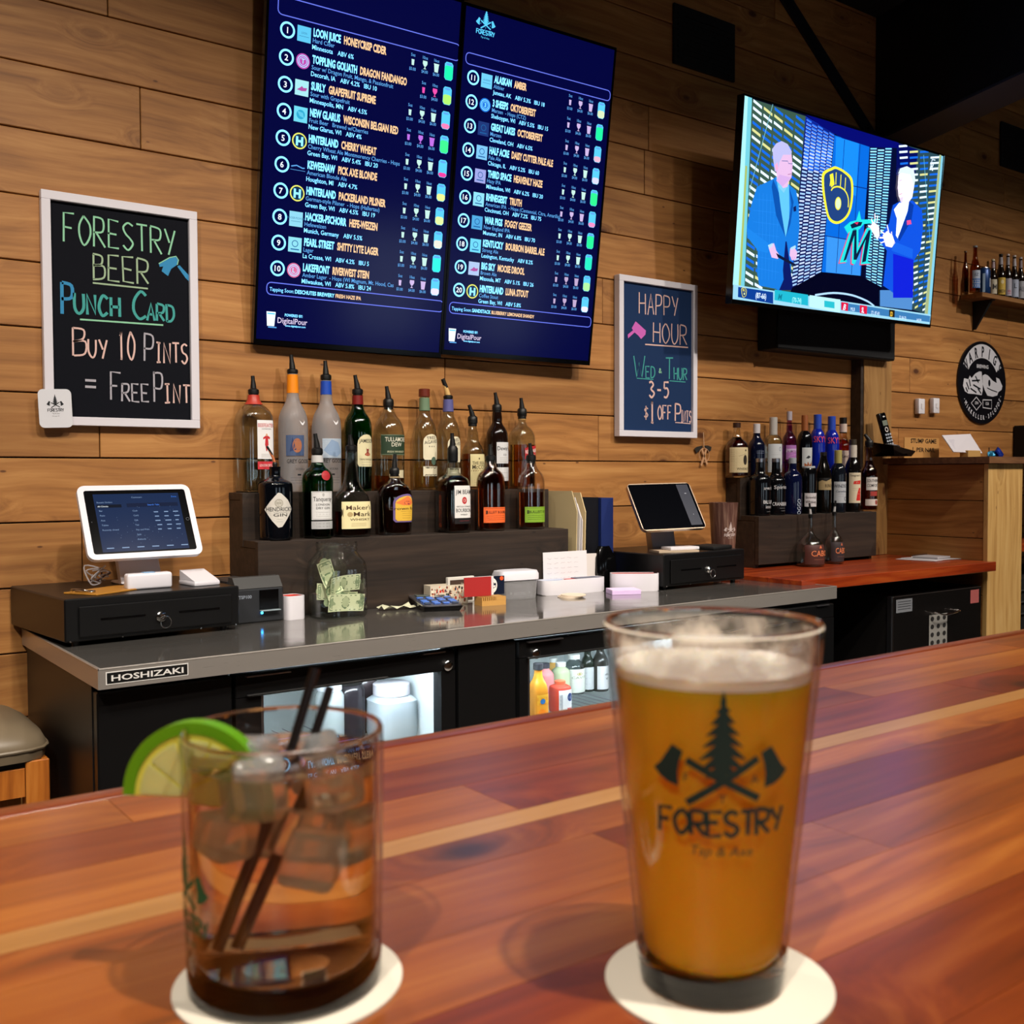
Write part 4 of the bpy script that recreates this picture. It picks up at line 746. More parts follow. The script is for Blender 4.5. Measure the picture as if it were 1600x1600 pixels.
# ================================================================== CHALKBOARDS
def board(cn, label, th, fw, col, sub):
    (tl, tr, br_, bl) = cn; y = WY-th
    a = [ony(p[0], p[1], y) for p in cn]; x0 = (a[0].x+a[3].x)/2; x1 = (a[1].x+a[2].x)/2; z0 = (a[2].z+a[3].z)/2; z1 = (a[0].z+a[1].z)/2
    t = thing('chalkboard', label, 'sign', ((x0+x1)/2, WY, z0))
    for p in ((x0, x1, z0, z0+fw), (x0, x1, z1-fw, z1), (x0, x0+fw, z0+fw, z1-fw), (x1-fw, x1, z0+fw, z1-fw)):
        wpart(MB().box(p[0], p[1], y, WY-.003, p[2], p[3], WOFF, bev=.001), 'frame_side', t)
    wpart(MB().box(x0+fw, x1-fw, y+.011, WY-.004, z0+fw, z1-fw, mat('chalk_'+sub, sub, .8, spec=.15)), 'writing_panel', t)
    O = Vector((0, y+.0108, 0)); U = Vector((1, 0, 0)); V = Vector((0, 0, 1)); N = Vector((0, -1, 0))
    return t, pxplane(O, U, V, N), plane_fn(O, U, V, N), (x0, x1, z0, z1, y)
random.seed(21)
CHG, CHS, CHB, CHT, CHP, CHL, CHM = (mat('chalk_ink_'+c, c, .8) for c in ('8cc8a4', '9cb494', '2e86b8', '3e9c98', 'd8b4ac', 'a8a4ae', 'c860b8'))
def writer(px, fn): 
    D = flat(fn, lift=.0002)
    def wr(t, x0, y0, x1, y1, h0, h1, m, w=.0045, gap=.35, D=D):
        a = px(x0, y0); b_ = px(x1, y1); u0 = px(x0, y0-h0)[1]-a[1]; u1 = px(x1, y1-h1)[1]-b_[1]
        D.hand(t, a[0], a[1], b_[0], b_[1], u0, u1, w, m, gap=gap)
    return D, wr
t1, px1, fn1, geo1 = board(((65, 296), (308, 330), (313, 667), (70, 666)), 'tall white-framed black chalkboard announcing the beer punch card', .022, .021, '0c0e16', '0c0e16')
D, wr = writer(px1, fn1)
wr('FORESTRY', 100, 378, 273, 400, 46, 40, CHG); wr('BEER', 146, 436, 232, 444, 40, 38, CHS); D.stroke([px1(145, 442), px1(231, 451)], .004, CHS)
wpart(D.mb, 'chalk_lettering', t1, label='pale green lettering FORESTRY BEER')
D, wr = writer(px1, fn1)
wr('P', 97, 489, 115, 490, 47, 46, CHB, .008); wr('UNCH', 117, 489, 187, 495, 31, 30, CHT, .007); wr('C', 209, 499, 229, 500, 44, 43, CHT, .007); wr('ARD', 230, 501, 272, 503, 27, 26, CHT, .006)
D.stroke([px1(125, 499), px1(255, 508)], .004, CHG)
wpart(D.mb, 'chalk_lettering', t1, label='blue and teal lettering PUNCH CARD')
D, wr = writer(px1, fn1)
wr('B', 115, 556, 135, 557, 44, 44, CHP); wr('UY', 139, 558, 167, 560, 28, 28, CHP); wr('10', 184, 561, 211, 563, 44, 43, CHP); wr('P', 226, 564, 240, 565, 43, 43, CHL); wr('INTS', 243, 566, 293, 568, 31, 30, CHP)
wpart(D.mb, 'chalk_lettering', t1, label='pinkish lettering BUY 10 PINTS')
D, wr = writer(px1, fn1)
D.stroke([px1(133, 594), px1(150, 595)], .006, CHL); D.stroke([px1(133, 604), px1(150, 605)], .006, CHL)
wr('F', 173, 625, 189, 626, 44, 44, CHL); wr('REE', 191, 627, 233, 628, 28, 27, CHL); wr('P', 241, 628, 254, 629, 46, 46, CHL); wr('INT', 256, 629, 297, 630, 29, 28, CHP)
wpart(D.mb, 'chalk_lettering', t1, label='grey lettering = FREE PINT')
D, wr = writer(px1, fn1)
zz7 = lambda pts: [px1(40+a/4, 280+b_/4) for a, b_ in pts]
D.poly(zz7([(832, 528), (900, 490), (940, 482), (955, 505), (948, 535), (910, 560), (890, 605), (850, 575), (860, 545), (838, 548)]), CHB); D.poly(zz7([(948, 545), (962, 538), (1024, 605), (1022, 640), (1000, 618)]), CHB)
D.stroke(zz7([(832, 528), (900, 490), (940, 482), (955, 505), (948, 535)]), .0025, CHG, 2)
wpart(D.mb, 'chalk_axe_drawing', t1, label='blue chalk drawing of an axe')
t2, px2, fn2, geo2 = board(((969, 430), (1091, 444), (1089, 684), (967, 682)), 'narrow white-framed navy chalkboard announcing happy hour', .03, .021, '1c3258', '1c3258')
D, wr = writer(px2, fn2)
wr('HAPPY', 999, 490, 1059, 494, 33, 29, CHP, .0045); wr('HOUR', 1021, 535, 1073, 539, 32, 30, CHP, .0045); D.stroke([px2(1008, 538), px2(1075, 543)], .0045, CHP)
wpart(D.mb, 'chalk_lettering', t2, label='pink lettering HAPPY HOUR')
D, wr = writer(px2, fn2)
wr('W', 990, 589, 1008, 590, 33, 33, CHT); wr('ED', 1009, 590, 1023, 591, 18, 18, CHT); D.stroke([px2(995, 591), px2(1021, 593)], .003, CHT); wr('&', 1029, 583, 1034, 583, 8, 8, CHG, .003); wr('T', 1040, 592, 1051, 592, 32, 32, CHT); wr('HUR', 1053, 593, 1073, 594, 19, 18, CHT); D.stroke([px2(1046, 595), px2(1071, 597)], .003, CHT)
wpart(D.mb, 'chalk_lettering', t2, label='teal lettering WED & THUR')
D, wr = writer(px2, fn2)
wr('3-5', 1014, 621, 1045, 622, 25, 25, CHP, .007); wr('$', 1006, 655, 1013, 655, 20, 20, CHP, .004); wr('1', 1014, 660, 1024, 661, 35, 35, CHP, .007); wr('OFF', 1028, 655, 1049, 656, 22, 22, CHP, .005); wr('P', 1055, 658, 1063, 658, 27, 26, CHP, .006); wr('INTS', 1064, 659, 1080, 660, 18, 17, CHP, .004); D.stroke([px2(1055, 660), px2(1079, 662)], .003, CHP)
wpart(D.mb, 'chalk_lettering', t2, label='pink lettering 3-5 $1 OFF PINTS')
D, wr = writer(px2, fn2)
z8 = lambda pts: [px2(940+a/4.705, 400+b_/4.705) for a, b_ in pts]
D.poly(z8([(250, 480), (325, 548), (322, 578), (290, 610), (270, 585), (240, 560), (222, 530)]), CHM); D.poly(z8([(232, 545), (242, 562), (195, 605), (192, 578)]), CHM); wpart(D.mb, 'chalk_axe_drawing', t2, label='pink chalk drawing of an axe')
# coaster pinned to the board corner
cc = ony(87, 638, WY-.03); cm = MB(); R = []
for qx, qz, a in ((.026, .034, 0), (-.026, .034, 90), (-.026, -.034, 180), (.026, -.034, 270)):
    for k in range(6): t = math.radians(a+k*18); R.append((qx+.012*math.cos(t), qz+.012*math.sin(t)))
cst = thing('logo_coaster', 'white rounded coaster with the tap house logo on the corner of the left chalkboard', 'coaster', (cc.x, WY-.0235, cc.z-.046))
rt = Matrix.Rotation(.04, 2)
cfn = lambda u, v, e: Vector((cc.x+u*.99+v*-.04, WY-.0258-e, cc.z+v-u*-.04))
cm.prism(R, 0, .0018, cfn, mat('coaster_card', 'd4d4da', .6)); wpart(cm, 'card', cst)
D = flat(lambda u, v, e: cfn(u, v, .0018+e), lift=.0002); forestry(D, C('15171c'), 0, -.008, .042, town=True, tw=.09); wpart(D.mb, 'printed_logo', cst)
# wooden axe ornament
oc = ony(1099, 712, WY-.008); orn = thing('hanging_ornament', 'small laser-cut wooden crossed-axes ornament hung on a string', 'ornament', (oc.x, WY-.005, oc.z-.03))
kk = mpp(oc)
def o2(X, Y): p = ony(1080+X/26.7, 680+Y/26.7, WY-.008); return p
omat = C('b98d68', .6); ob = MB()
for pts in (((440, 590), (660, 1220)), ((620, 590), (410, 1270))): a, b_ = o2(*pts[0]), o2(*pts[1]); d = (b_-a).normalized(); nv = Vector((-d.z, 0, d.x))*.0042; ob.prism([(-1, 0), (1, 0), (1, 1), (-1, 1)], -.001, .0015, lambda u, v, e: a.lerp(b_, v)+nv*u-Vector((0, e, 0)), omat)
wpart(ob, 'axe_handles', orn)
rb = MB(); rb.tube([tuple(o2(540+210*math.cos(t), 830+290*math.sin(t))) for t in [2*math.pi*k/24 for k in range(25)]], .0014, omat, n=5); wpart(rb, 'ring', orn)
for s in ([(150, 560), (260, 480), (480, 430), (480, 520), (350, 640), (230, 760)], [(560, 430), (700, 430), (860, 490), (830, 650), (760, 690), (660, 600)]):
    wpart(MB().prism(s, .000, .002, lambda u, v, e: o2(u, v)-Vector((0, e-.003, 0)), C('2a2622')), 'axe_head', orn)
wpart(MB().tube([tuple(o2(535, 520)), tuple(o2(510, -120))], .0012, C('c9a98a')), 'string', orn)
# ================================================================== BOTTLES
def glass(h, rough=.01):
    t = ''.join('%02x' % int(255*(int(h[i:i+2], 16)/255)**.4) for i in (0, 2, 4)); e = ''.join('%02x' % int(int(t[i:i+2], 16)*.55) for i in (0, 2, 4)); return thin('bottle_glass_'+h, t, e, rough=.07, refl=1.6)
def liq(h): return mat('liquid_'+h, h, .0, trans=1, ior=1.33)
def opaque(h, r=.11): return mat('dark_bottle_'+h, h, r, coat=.3)
GRP = {}
def bottle(label, cx, by, Yc, Zc, prof, g, liquid=None, level=.5, sq=2.0, dr=1.0, wall=.0022, labels=(), pourer=None, cap=None, band=None, group=None, solid=False, facing=0, name='liquor_bottle', cat='bottle', collar='0c0c0d'):
    """prof: (half width px, y px) from the base up, read at the bottle's own depth"""
    base = ony(cx, by, Yc); k = mpp((base.x, Yc, Zc)); x = base.x; ybase = by
    # true pixel row of the standing height
    def hz(y): return ony(cx, y, Yc).z-base.z
    pr = [(w_*k, hz(y)) for w_, y in prof]
    pr[0] = (pr[0][0], 0.0)
    if not facing and sq < 3: facing = -.20 if base.x < 2.5 else (-.62 if base.x < 4.2 else -.8)
    root = thing(name, label, cat, (x, Yc, Zc), facing, group)
    maxr = max(r for r, _ in pr)
    def q_at(r): return 2.0 if r < maxr*.62 else sq
    # rounded foot and interpolated shoulders
    P = [(pr[0][0]*.93, 0.0), (pr[0][0], .003)]+[(r, z) for r, z in pr[1:]]
    # smooth by corner cutting
    def cut(L, n=2):
        for _ in range(n):
            o = [L[0]]
            for a, b in zip(L, L[1:]):
                d = math.hypot(b[0]-a[0], b[1]-a[1])
                t = min(.25, .012/max(d, 1e-6)); o += [(a[0]+(b[0]-a[0])*t, a[1]+(b[1]-a[1])*t), (b[0]+(a[0]-b[0])*t, b[1]+(a[1]-b[1])*t)]
            o.append(L[-1]); L = o
        return L
    P = cut(P)
    def sqr(r):
        if sq == 2: return 2
        f = max(0, min(1, (r/maxr-.5)/.35)); return 2+(sq-2)*f
    def drr(r):
        if dr == 1: return 1
        f = max(0, min(1, (r/maxr-.45)/.45)); return 1+(dr-1)*f
    outer = [(r, r*drr(r), z, sqr(r)) for r, z in P]
    if solid: MB().lathe2(outer, g, n=28).build('body', root)
    else:
        inn = [(max(r-wall, .003), max(r*drr(r)-wall, .003), max(z, .006), sqr(r)) for r, z in P][::-1]
        MB().lathe2(outer+inn[:-1]+[(inn[-1][0]*.6, inn[-1][1]*.6, .0075, 2), (.0005, .0005, .009, 2), (.0005, .0005, 0, 2)], g, n=28, close=True).build('body', root)
        if liquid:
            zt = pr[-1][1]*level; L = []
            for r, z in P:
                if z >= zt: break
                L.append((max(r-wall-.0004, .002), max(r*drr(r)-wall-.0004, .002), max(z, .0085), sqr(r)))
            # ring at the liquid level
            for a, b in zip(P, P[1:]):
                if a[1] <= zt <= b[1] and b[1] > a[1]:
                    t = (zt-a[1])/(b[1]-a[1]); r = a[0]+(b[0]-a[0])*t; L.append((max(r-wall-.0004, .002), max(r*drr(r)-wall-.0004, .002), zt, sqr(r))); break
            MB().lathe2(L, liquid, n=28).build('liquid', root)
    A = pr[1][0]; topz = pr[-1][1]; topr = pr[-1][0]
    # labels: (half-angle or half-width px, y0 px, y1 px, colour, drawer, offset px)
    def rad(z):
        for a, b in zip(P, P[1:]):
            if a[1] <= z <= b[1] and b[1] > a[1]: return a[0]+(b[0]-a[0])*(z-a[1])/(b[1]-a[1])
        return P[-1][0]
    LI = [0]
    def wrap(u, v, e):
        e += LI[0]
        r = rad(v); q = sqr(r); d = drr(r)
        if q > 2.3: th = math.atan2(u, r*d*.94)
        else: th = u/max(r, 1e-4)
        c, s_ = math.sin(th), math.cos(th); kk = (abs(c)**q+abs(s_/1)**q)**(-1/q)
        return Vector(((r+e+.0003)*kk*c, -(r*d+e+.0003)*kk*s_, v))
    for li_, lb in enumerate(labels):
        LI[0] = li_*.0007
        hw, y0, y1, colr, dr_ = lb[:5]; off = (lb[5] if len(lb) > 5 else 0)*k; nm = lb[6] if len(lb) > 6 else 'paper_label'
        D = Draw(wrap, lift=.0002, maxe=.010); z1_, z0_ = hz(y0), hz(y1); h = z1_-z0_; W = hw*k
        if isinstance(colr, str):
            shp = lb[7] if len(lb) > 7 else 'rect'
            if shp == 'rect': D.rect(off-W, z0_, off+W, z1_, C(colr, .55), 0)
            elif shp == 'diamond': D.poly([(off-W, z0_+h*.52), (off-W*.5, z0_+h*.2), (off-W*.1, z0_), (off+W*.15, z0_+h*.02), (off+W*.75, z0_+h*.38), (off+W, z0_+h*.52), (off+W*.6, z0_+h*.78), (off+W*.1, z0_+h*.98), (off-W*.1, z0_+h), (off-W*.6, z0_+h*.75)], C(colr, .55), 0)
            elif shp == 'oval': D.ell(off, z0_+h/2, W, h/2, C(colr, .55), 0)
            elif shp == 'arch': D.poly([(off-W, z0_+h*.08), (off-W*.85, z0_), (off+W*.85, z0_), (off+W, z0_+h*.08), (off+W, z0_+h*.7)]+[(off+W*math.cos(t), z0_+h*.7+h*.3*math.sin(t)) for t in (.4, .8, 1.2, 1.57, 1.95, 2.35, 2.75)]+[(off-W, z0_+h*.7)], C(colr, .55), 0)
            elif shp == 'slant': D.poly([(off-W, z0_-h*.16), (off+W, z0_+h*.16), (off+W, z1_+h*.16), (off-W, z1_-h*.16)], C(colr, .55), 0)
        if dr_:
            for it in dr_:
                kind = it[0]
                if kind == 't':   # text, u (-1..1), v (0..1), height fraction, colour, width fraction
                    _, t, u, v, hh, c = it[:6]; wd = it[6]*W*2 if len(it) > 6 and it[6] else None
                    D.text(t, off+u*W, z0_+v*h, hh*h, C(c, .55), align='c', bold=.004, xs=.8, width=wd, lv=3, rot=it[7] if len(it) > 7 else 0)
                elif kind == 'r': _, u0, v0, u1, v1, c = it; D.rect(off+u0*W, z0_+v0*h, off+u1*W, z0_+v1*h, C(c, .55), 1)
                elif kind == 'e': _, u, v, ru, rv, c = it; D.ell(off+u*W, z0_+v*h, ru*W, rv*h, C(c, .55), 2)
                elif kind == 'l': _, u0, v0, u1, v1, c = it; D.stroke([(off+u0*W, z0_+v0*h), (off+u1*W, z0_+v1*h)], .0007, C(c, .55), 2)
                elif kind == 'p': _, pts, c = it; D.poly([(off+a*W, z0_+b*h) for a, b in pts], C(c, .55), 2)
        D.mb.build(nm, root, fix=False)
    if band:
        y0, y1, c = band[:3]; z1_, z0_ = hz(y0), hz(y1)
        MB().lathe([(rad(z0_)+.0006, z0_), (rad((z0_+z1_)/2)+.0007, (z0_+z1_)/2), (rad(z1_)+.0006, z1_)], C(c, .4), n=22, cap=False).build('neck_band', root, label=None, fix=False)
    if pourer:   # (collar half px, collar y0 top, tip x, tip y)
        cw, cy0, tx, ty = pourer[:4]; spc = C(pourer[4], .3) if len(pourer) > 4 and pourer[4] else BLKR
        cr = cw*k; z0_ = topz; z1_ = hz(cy0); ch = max(z1_-z0_, .012); m = BLKR
        MB().lathe([(cr*.86, z0_-.004), (cr*.86, z0_+ch*.12), (cr*.97, z0_+ch*.18), (cr, z0_+ch*.5), (cr*.97, z0_+ch*.82), (cr*.7, z0_+ch)], m, n=20).build('pourer_collar', root)
        tipz = hz(ty); dx = (tx-cx)*k
        MB().tube([(0, 0, z0_+ch-.003), (dx*.25, 0, z0_+ch+(tipz-z0_-ch)*.3), (dx*.7, 0, z0_+ch+(tipz-z0_-ch)*.7), (dx, 0, tipz)], [cr*.58, cr*.5, cr*.36, cr*.34], spc if len(pourer) > 4 else m, n=12).build('pourer_spout', root)
        if len(pourer) > 4:
            MB().tube([(dx*.35, 0, z0_+ch+(tipz-z0_-ch)*.45), (dx, 0, tipz)], [cr*.46, cr*.42], m, n=12).build('pourer_cap', root)
    if cap:      # (half px, y top, colour)
        cw, y0, c = cap; z1_ = hz(y0); MB().lathe([(cw*k, topz-.002), (cw*k, z1_-.001), (cw*k*.9, z1_)], C(c, .35) if c != 'silver' else ALU, n=20).build('cap', root)
    return root
YU_, YL_ = 2.645, 2.545
def lines(v0, v1, n, c='8a8478', w=.6): return [('l', -w, v0+(v1-v0)*i/max(1, n-1), w, v0+(v1-v0)*i/max(1, n-1), c) for i in range(n)]
G1 = 'liquor bottles on the upper step of the main riser'; G2 = 'liquor bottles on the lower step of the main riser'
CLR = liq('f4f8f4'); AMB = liq('c8701c'); PAL = liq('f0d890'); DRK = liq('7a2408')
bottle('clear square gin bottle with a white label and red neck band at the left end', 398, 764, YU_, R1U, [(26, 764), (26, 650), (22, 636), (9, 622), (8.5, 612)], GLSB, CLR, .35, sq=4.5, labels=[(14, 652, 712, 'e8e6e8', [('t', 'BEEFEATER', 0, .82, .10, 'c02028', .92), ('t', 'LONDON', 0, .76, .03, '404040', .5), ('e', 0, .62, .1, .035, 'd8a080'), ('p', [(-.12, .6), (-.4, .55), (-.38, .5), (-.15, .53), (-.2, .35), (.2, .35), (.15, .53), (.35, .5), (.38, .56), (.12, .6)], 'c02830'), ('p', [(-.16, .35), (.12, .35), (.02, .2), (-.06, .2)], 'b02028')]+lines(.05, .12, 3), 9), (14, 716, 728, 'c8303a', [('t', 'LONDON DRY GIN', 0, .35, .35, 'f0e0e0', .8)], 9, 'paper_label')], pourer=(8.5, 602, 397, 582), band=(612, 627, 'b83a2c'), group=G1)
GG = [('t', 'GREY GOOSE', 0, .82, .16, '20242c', 1.0), ('t', 'VODKA', .1, .55, .08, '60646c', .4), ('r', -.15, .34, .15, .40, '20242c')]+lines(.05, .25, 3, '8890a0', .7)
GB = [('p', [(-.3, .95), (-.1, .8), (.05, .72), (.35, .93), (.3, .75), (.1, .55), (-.05, .6)], 'f0f0f4')]
bottle('tall frosted vodka bottle with an orange neck band', 459, 764, YU_, R1U, [(22, 764), (23, 655), (20, 640), (10, 622), (8.5, 606), (8, 580)], FROST, solid=True, labels=[(19, 712, 752, None, GG, 4), (16, 652, 672, None, GB, 9), (14, 676, 708, '46587c', [('e', .2, .5, .5, .35, 'a86848'), ('p', [(-.6, .2), (-.3, .9), (.1, .3)], '2c3c68')], -2)], pourer=(8.6, 572, 457, 550), band=(581, 610, 'f08c14'), group=G1)
bottle('tall frosted vodka bottle with a blue neck band', 511, 764, YU_, R1U, [(22, 764), (23, 662), (20, 645), (10, 628), (8.5, 612), (8, 591)], FROST, solid=True, labels=[(19, 712, 752, None, GG, 4), (16, 652, 672, None, GB, 9), (17, 682, 712, 'aebccc', [('p', [(-.9, .4), (-.2, .95), (.5, .8), (.9, .3), (.3, .05), (-.4, .15)], '8ca4c4'), ('l', -.5, .3, .5, .4, 'e0e8f0')], 5)], pourer=(8.6, 581, 510, 560), band=(592, 613, '1c48b0'), group=G1)
bottle('green whiskey bottle with a cream arched label and a dark red neck', 560, 762, YU_, R1U, [(21, 762), (22, 660), (19, 648), (8.5, 634), (8, 612)], glass('1e7a34'), liq('b0881c'), .5, labels=[(15, 674, 724, 'e4dab0', [('t', 'JAMESON', .1, .74, .12, '20201c', .95), ('r', -.05, .38, .3, .58, '80201c'), ('e', .12, .38, .35, .05, 'a84030'), ('t', 'TRIPLE DISTILLED', 0, .2, .05, '40382c', .8)]+lines(.05, .14, 2), 8, 'paper_label', 'arch')], pourer=(8.6, 602, 556, 581), band=(613, 627, '7a1c18'), group=G1)
bottle('clear whiskey bottle with a wide dark green label and amber dregs', 608, 761, YU_, R1U, [(24, 761), (25, 672), (21, 655), (11, 642), (8, 632)], GLSB, AMB, .18, labels=[(22, 674, 706, '263c28', [('t', 'TULLAMORE', .15, .66, .22, 'e8e4d0', .85), ('t', 'DEW', .15, .42, .2, 'e8e4d0', .4), ('t', 'IRISH WHISKEY', .15, .12, .1, 'c8c8a8', .7), ('l', -1, .97, 1, .97, 'a8b090'), ('l', -1, .03, 1, .03, 'a8b090')], 2), (13, 729, 741, 'd8cca8', None, 6)], pourer=(8.4, 617, 605, 598), group=G1)
TA = [('t', 'TRES', -.05, .80, .12, '282420', .55, .12), ('t', 'AGAVES', 0, .64, .13, '282420', .85, .12), ('e', -.3, .52, .08, .03, '989078'), ('e', 0, .52, .08, .03, '989078'), ('e', .3, .52, .08, .03, '989078')]
bottle('clear tequila bottle with a red-brown cap and green neck band', 664, 759, YU_, R1U, [(19, 759), (19.5, 672), (16, 655), (8.5, 642), (7.5, 612)], GLSB, PAL, .30, labels=[(14, 672, 712, 'ebe2c4', TA, 5, 'paper_label', 'arch'), (14, 722, 737, 'ebe2c4', [('r', -1, .78, 1, .95, '30281c'), ('r', -1, .05, 1, .18, '30281c')], 5), (4.5, 707, 720, '506858', None, 8, 'paper_label', 'oval')], cap=(8.8, 601, '6a2a1c'), band=(615, 635, '6c8468'), group=G1)
bottle('clear tequila bottle with a purple neck band and a tilted pourer', 701, 759, YU_, R1U, [(18, 759), (19, 672), (15.5, 656), (8.5, 644), (7.5, 618)], GLSB, PAL, .06, labels=[(13, 676, 716, 'ebe2c4', TA, 5, 'paper_label', 'arch'), (13, 725, 738, 'ebe2c4', [('r', -1, .78, 1, .95, '30281c')], 5)], pourer=(7.5, 611, 692, 586, 'd8b070'), band=(618, 637, '5c5c94'), group=G1, collar='c89050')
bottle('short clear rum bottle with a tall cream label', 739, 757, YU_, R1U, [(18, 757), (18.5, 705), (16, 692), (9, 682), (8.5, 668), (5.5, 656)], GLSB, AMB, .55, labels=[(15, 702, 752, 'dccf9c', [('t', 'THE REAL', 0, .68, .10, '3c3420', .8), ('t', "McCOY", .05, .54, .13, '3c3420', .85), ('r', -.9, .46, .9, .5, '8a6c48'), ('t', '5', .35, .28, .14, '3c3420', .2), ('e', -.05, .86, .08, .03, '6a5c38')]+lines(.05, .2, 3), 4)], pourer=(7.8, 642, 733, 625), group=G1)
bottle('dark brown scotch bottle with a white label and bulged neck', 777, 755, YU_, R1U, [(17, 755), (17.5, 672), (15, 662), (7.5, 652), (8.2, 645), (7, 635)], opaque('180c08'), solid=True, labels=[(13, 682, 715, 'd8d8da', [('t', "Dewar's", 0, .62, .2, '202024', .9), ('t', '12', .1, .36, .1, '202024', .2)]+lines(.08, .26, 3), 5), (13, 721, 742, 'd8d8da', lines(.25, .6, 2, '909498'), 5)], pourer=(7.6, 622, 774, 604), group=G1)
bottle('clear square whisky bottle with a slanted red label at the right end', 816, 756, YU_, R1U, [(17.5, 756), (17.5, 676), (14, 664), (6.5, 655), (6, 645)], GLSB, AMB, .62, sq=4.5, labels=[(13, 690, 707, 'b02028', [('t', 'RED LABEL', 0, .42, .34, 'f0e8e0', .9, .16), ('l', -.9, .1, .9, .38, 'f0d8b0')], 6, 'paper_label', 'slant')], pourer=(7.6, 630, 814, 614), band=(645, 648, 'c8a060'), group=G1)
# lower step
bottle('black apothecary gin bottle with a large white diamond label', 431, 847, YL_, R1L, [(26, 847), (27, 762), (25, 757), (9, 750), (8, 742), (9, 733)], opaque('05070c'), solid=True, labels=[(24, 773, 827, 'd0ccc4', [('t', 'HENDRICK\'S', .05, .47, .12, '2a2a2c', .92), ('t', 'GIN', .05, .32, .09, '2a2a2c', .45), ('l', -.4, .43, .5, .43, '606060'), ('e', -.05, .70, .28, .12, 'a8a498'), ('e', -.05, .70, .2, .08, 'd0ccc4')]+lines(.17, .24, 2, '909088', .2), 1, 'paper_label', 'diamond')], pourer=(4, 731, 419, 701, 'c07048'), group=G2)
bottle('rounded green gin bottle with a white label and red seal', 497, 845, YL_, R1L, [(23, 845), (24, 765), (24.5, 755), (22, 742), (9, 732), (8.5, 716)], glass('127030'), liq('c8e0c0'), .4, labels=[(18.5, 772, 816, 'dadada', [('t', 'Tanqueray', 0, .66, .16, '303030', .85), ('t', 'LONDON', 0, .50, .08, '404040', .6), ('t', 'DRY GIN', 0, .38, .08, '404040', .6), ('e', 0, .88, .1, .06, 'b0b0b0'), ('l', -.9, .97, .9, .97, '505050'), ('l', -.9, .03, .9, .03, '505050'), ('l', -.95, .03, -.95, .97, '505050'), ('l', .95, .03, .95, .97, '505050')]+lines(.12, .26, 3, 'a0a0a0'), 3), (18.5, 818, 830, 'b0b2b4', lines(.3, .7, 2, '606468'), 3), (7.5, 740, 755, 'a8242c', None, 8, 'wax_seal', 'oval')], pourer=(9, 704, 494, 682), band=(716, 727, 'c8c8c8'), group=G2)
bottle('squat whiskey bottle with a tapered neck and wide cream label', 550, 842, YL_, R1L, [(28, 842), (28.5, 790), (24, 775), (13, 762), (9, 735), (8.3, 709)], GLSB, DRK, .30, sq=3.2, dr=.75, labels=[(26, 787, 829, 'e8dcaa', [('t', "Maker's", .05, .70, .17, '4a3420', .66), ('t', 'Mark', .2, .46, .17, '4a3420', .45), ('e', -.42, .53, .14, .09, 'b8a070'), ('t', 'WHISKY', .08, .30, .09, '4a3420', .5), ('r', -1, .45, -.82, .75, '40301c')]+lines(.1, .2, 3, 'a08c60', .35), 1)], pourer=(8.6, 699, 548, 683), group=G2)
bottle('flattened whisky flask with a gold crowned oval label', 617, 840, YL_, R1L, [(26, 840), (28, 800), (28, 776), (22, 764), (10, 757), (8, 747)], glass('f0e4d8'), DRK, .80, sq=2.6, dr=.6, labels=[(14.5, 776, 820, '6c5890', None, 10, 'paper_label', 'arch'), (12.5, 779, 818, 'e0b440', [('p', [(-1, .72), (0, 1.0), (1, .72), (.4, .62), (-.4, .62)], 'e87c40'), ('e', 0, .72, .35, .08, '801c3c'), ('t', 'Crown Royal', 0, .44, .12, '3c2c18', 1.5), ('l', -.6, .38, .6, .38, '906820')]+lines(.12, .3, 3, 'a88030', .5), 10, 'paper_label', 'arch')], pourer=(8, 735, 618, 714), group=G2)
bottle('square-shouldered bourbon bottle with white label and red rosette', 708, 833, YL_, R1L, [(23, 833), (23, 765), (21, 750), (11, 742), (10, 735), (8, 722)], GLSB, DRK, .80, sq=4.2, labels=[(16, 760, 810, 'e4e2e0', [('t', 'JIM BEAM', 0, .74, .14, '28262a', .9), ('e', .05, .54, .26, .11, 'b82830'), ('e', .05, .54, .13, .055, 'e0c0b8'), ('t', 'KENTUCKY STRAIGHT', 0, .33, .05, '404040', .8), ('t', 'BOURBON', 0, .18, .12, '28262a', .85), ('t', 'WHISKEY', 0, .08, .05, '404040', .4)], 5), (16, 810, 819, '141012', [('l', -.5, .5, .6, .5, '903038')], 5)], pourer=(8.4, 698, 707, 678), band=(712, 722, '0c0c0e'), group=G2)
bottle('oval amber bourbon flask with an orange label', 767, 830, YL_, R1L, [(22, 830), (22.5, 755), (20, 742), (10, 733), (7, 722)], glass('f8e8d8'), liq('b04c10'), .92, sq=2.6, dr=.75, labels=[(19.5, 793, 817, 'e8662c', [('t', 'BULLEIT BOURBON', .1, .6, .17, '402018', .8), ('r', -.75, .55, -.62, .8, '402018')]+lines(.2, .45, 3, '803818', .7)+lines(.92, .92, 1, '402018', .9), 3)], pourer=(8.2, 712, 766, 695), group=G2)
bottle('half-full rye flask with a green label at the right end of the lower step', 830, 827, YL_, R1L, [(21, 827), (21.5, 755), (19, 742), (10, 733), (7, 722)], glass('f8f0e8'), liq('a8480f'), .55, sq=2.6, dr=.75, labels=[(18.5, 792, 816, '7ca42c', [('t', 'BULLEIT RYE', .1, .6, .17, '283410', .7), ('r', -.75, .55, -.62, .8, '283410')]+lines(.2, .45, 3, '405018', .7)+lines(.92, .92, 1, '283410', .9), 3)], pourer=(8, 711, 828, 693), group=G2)
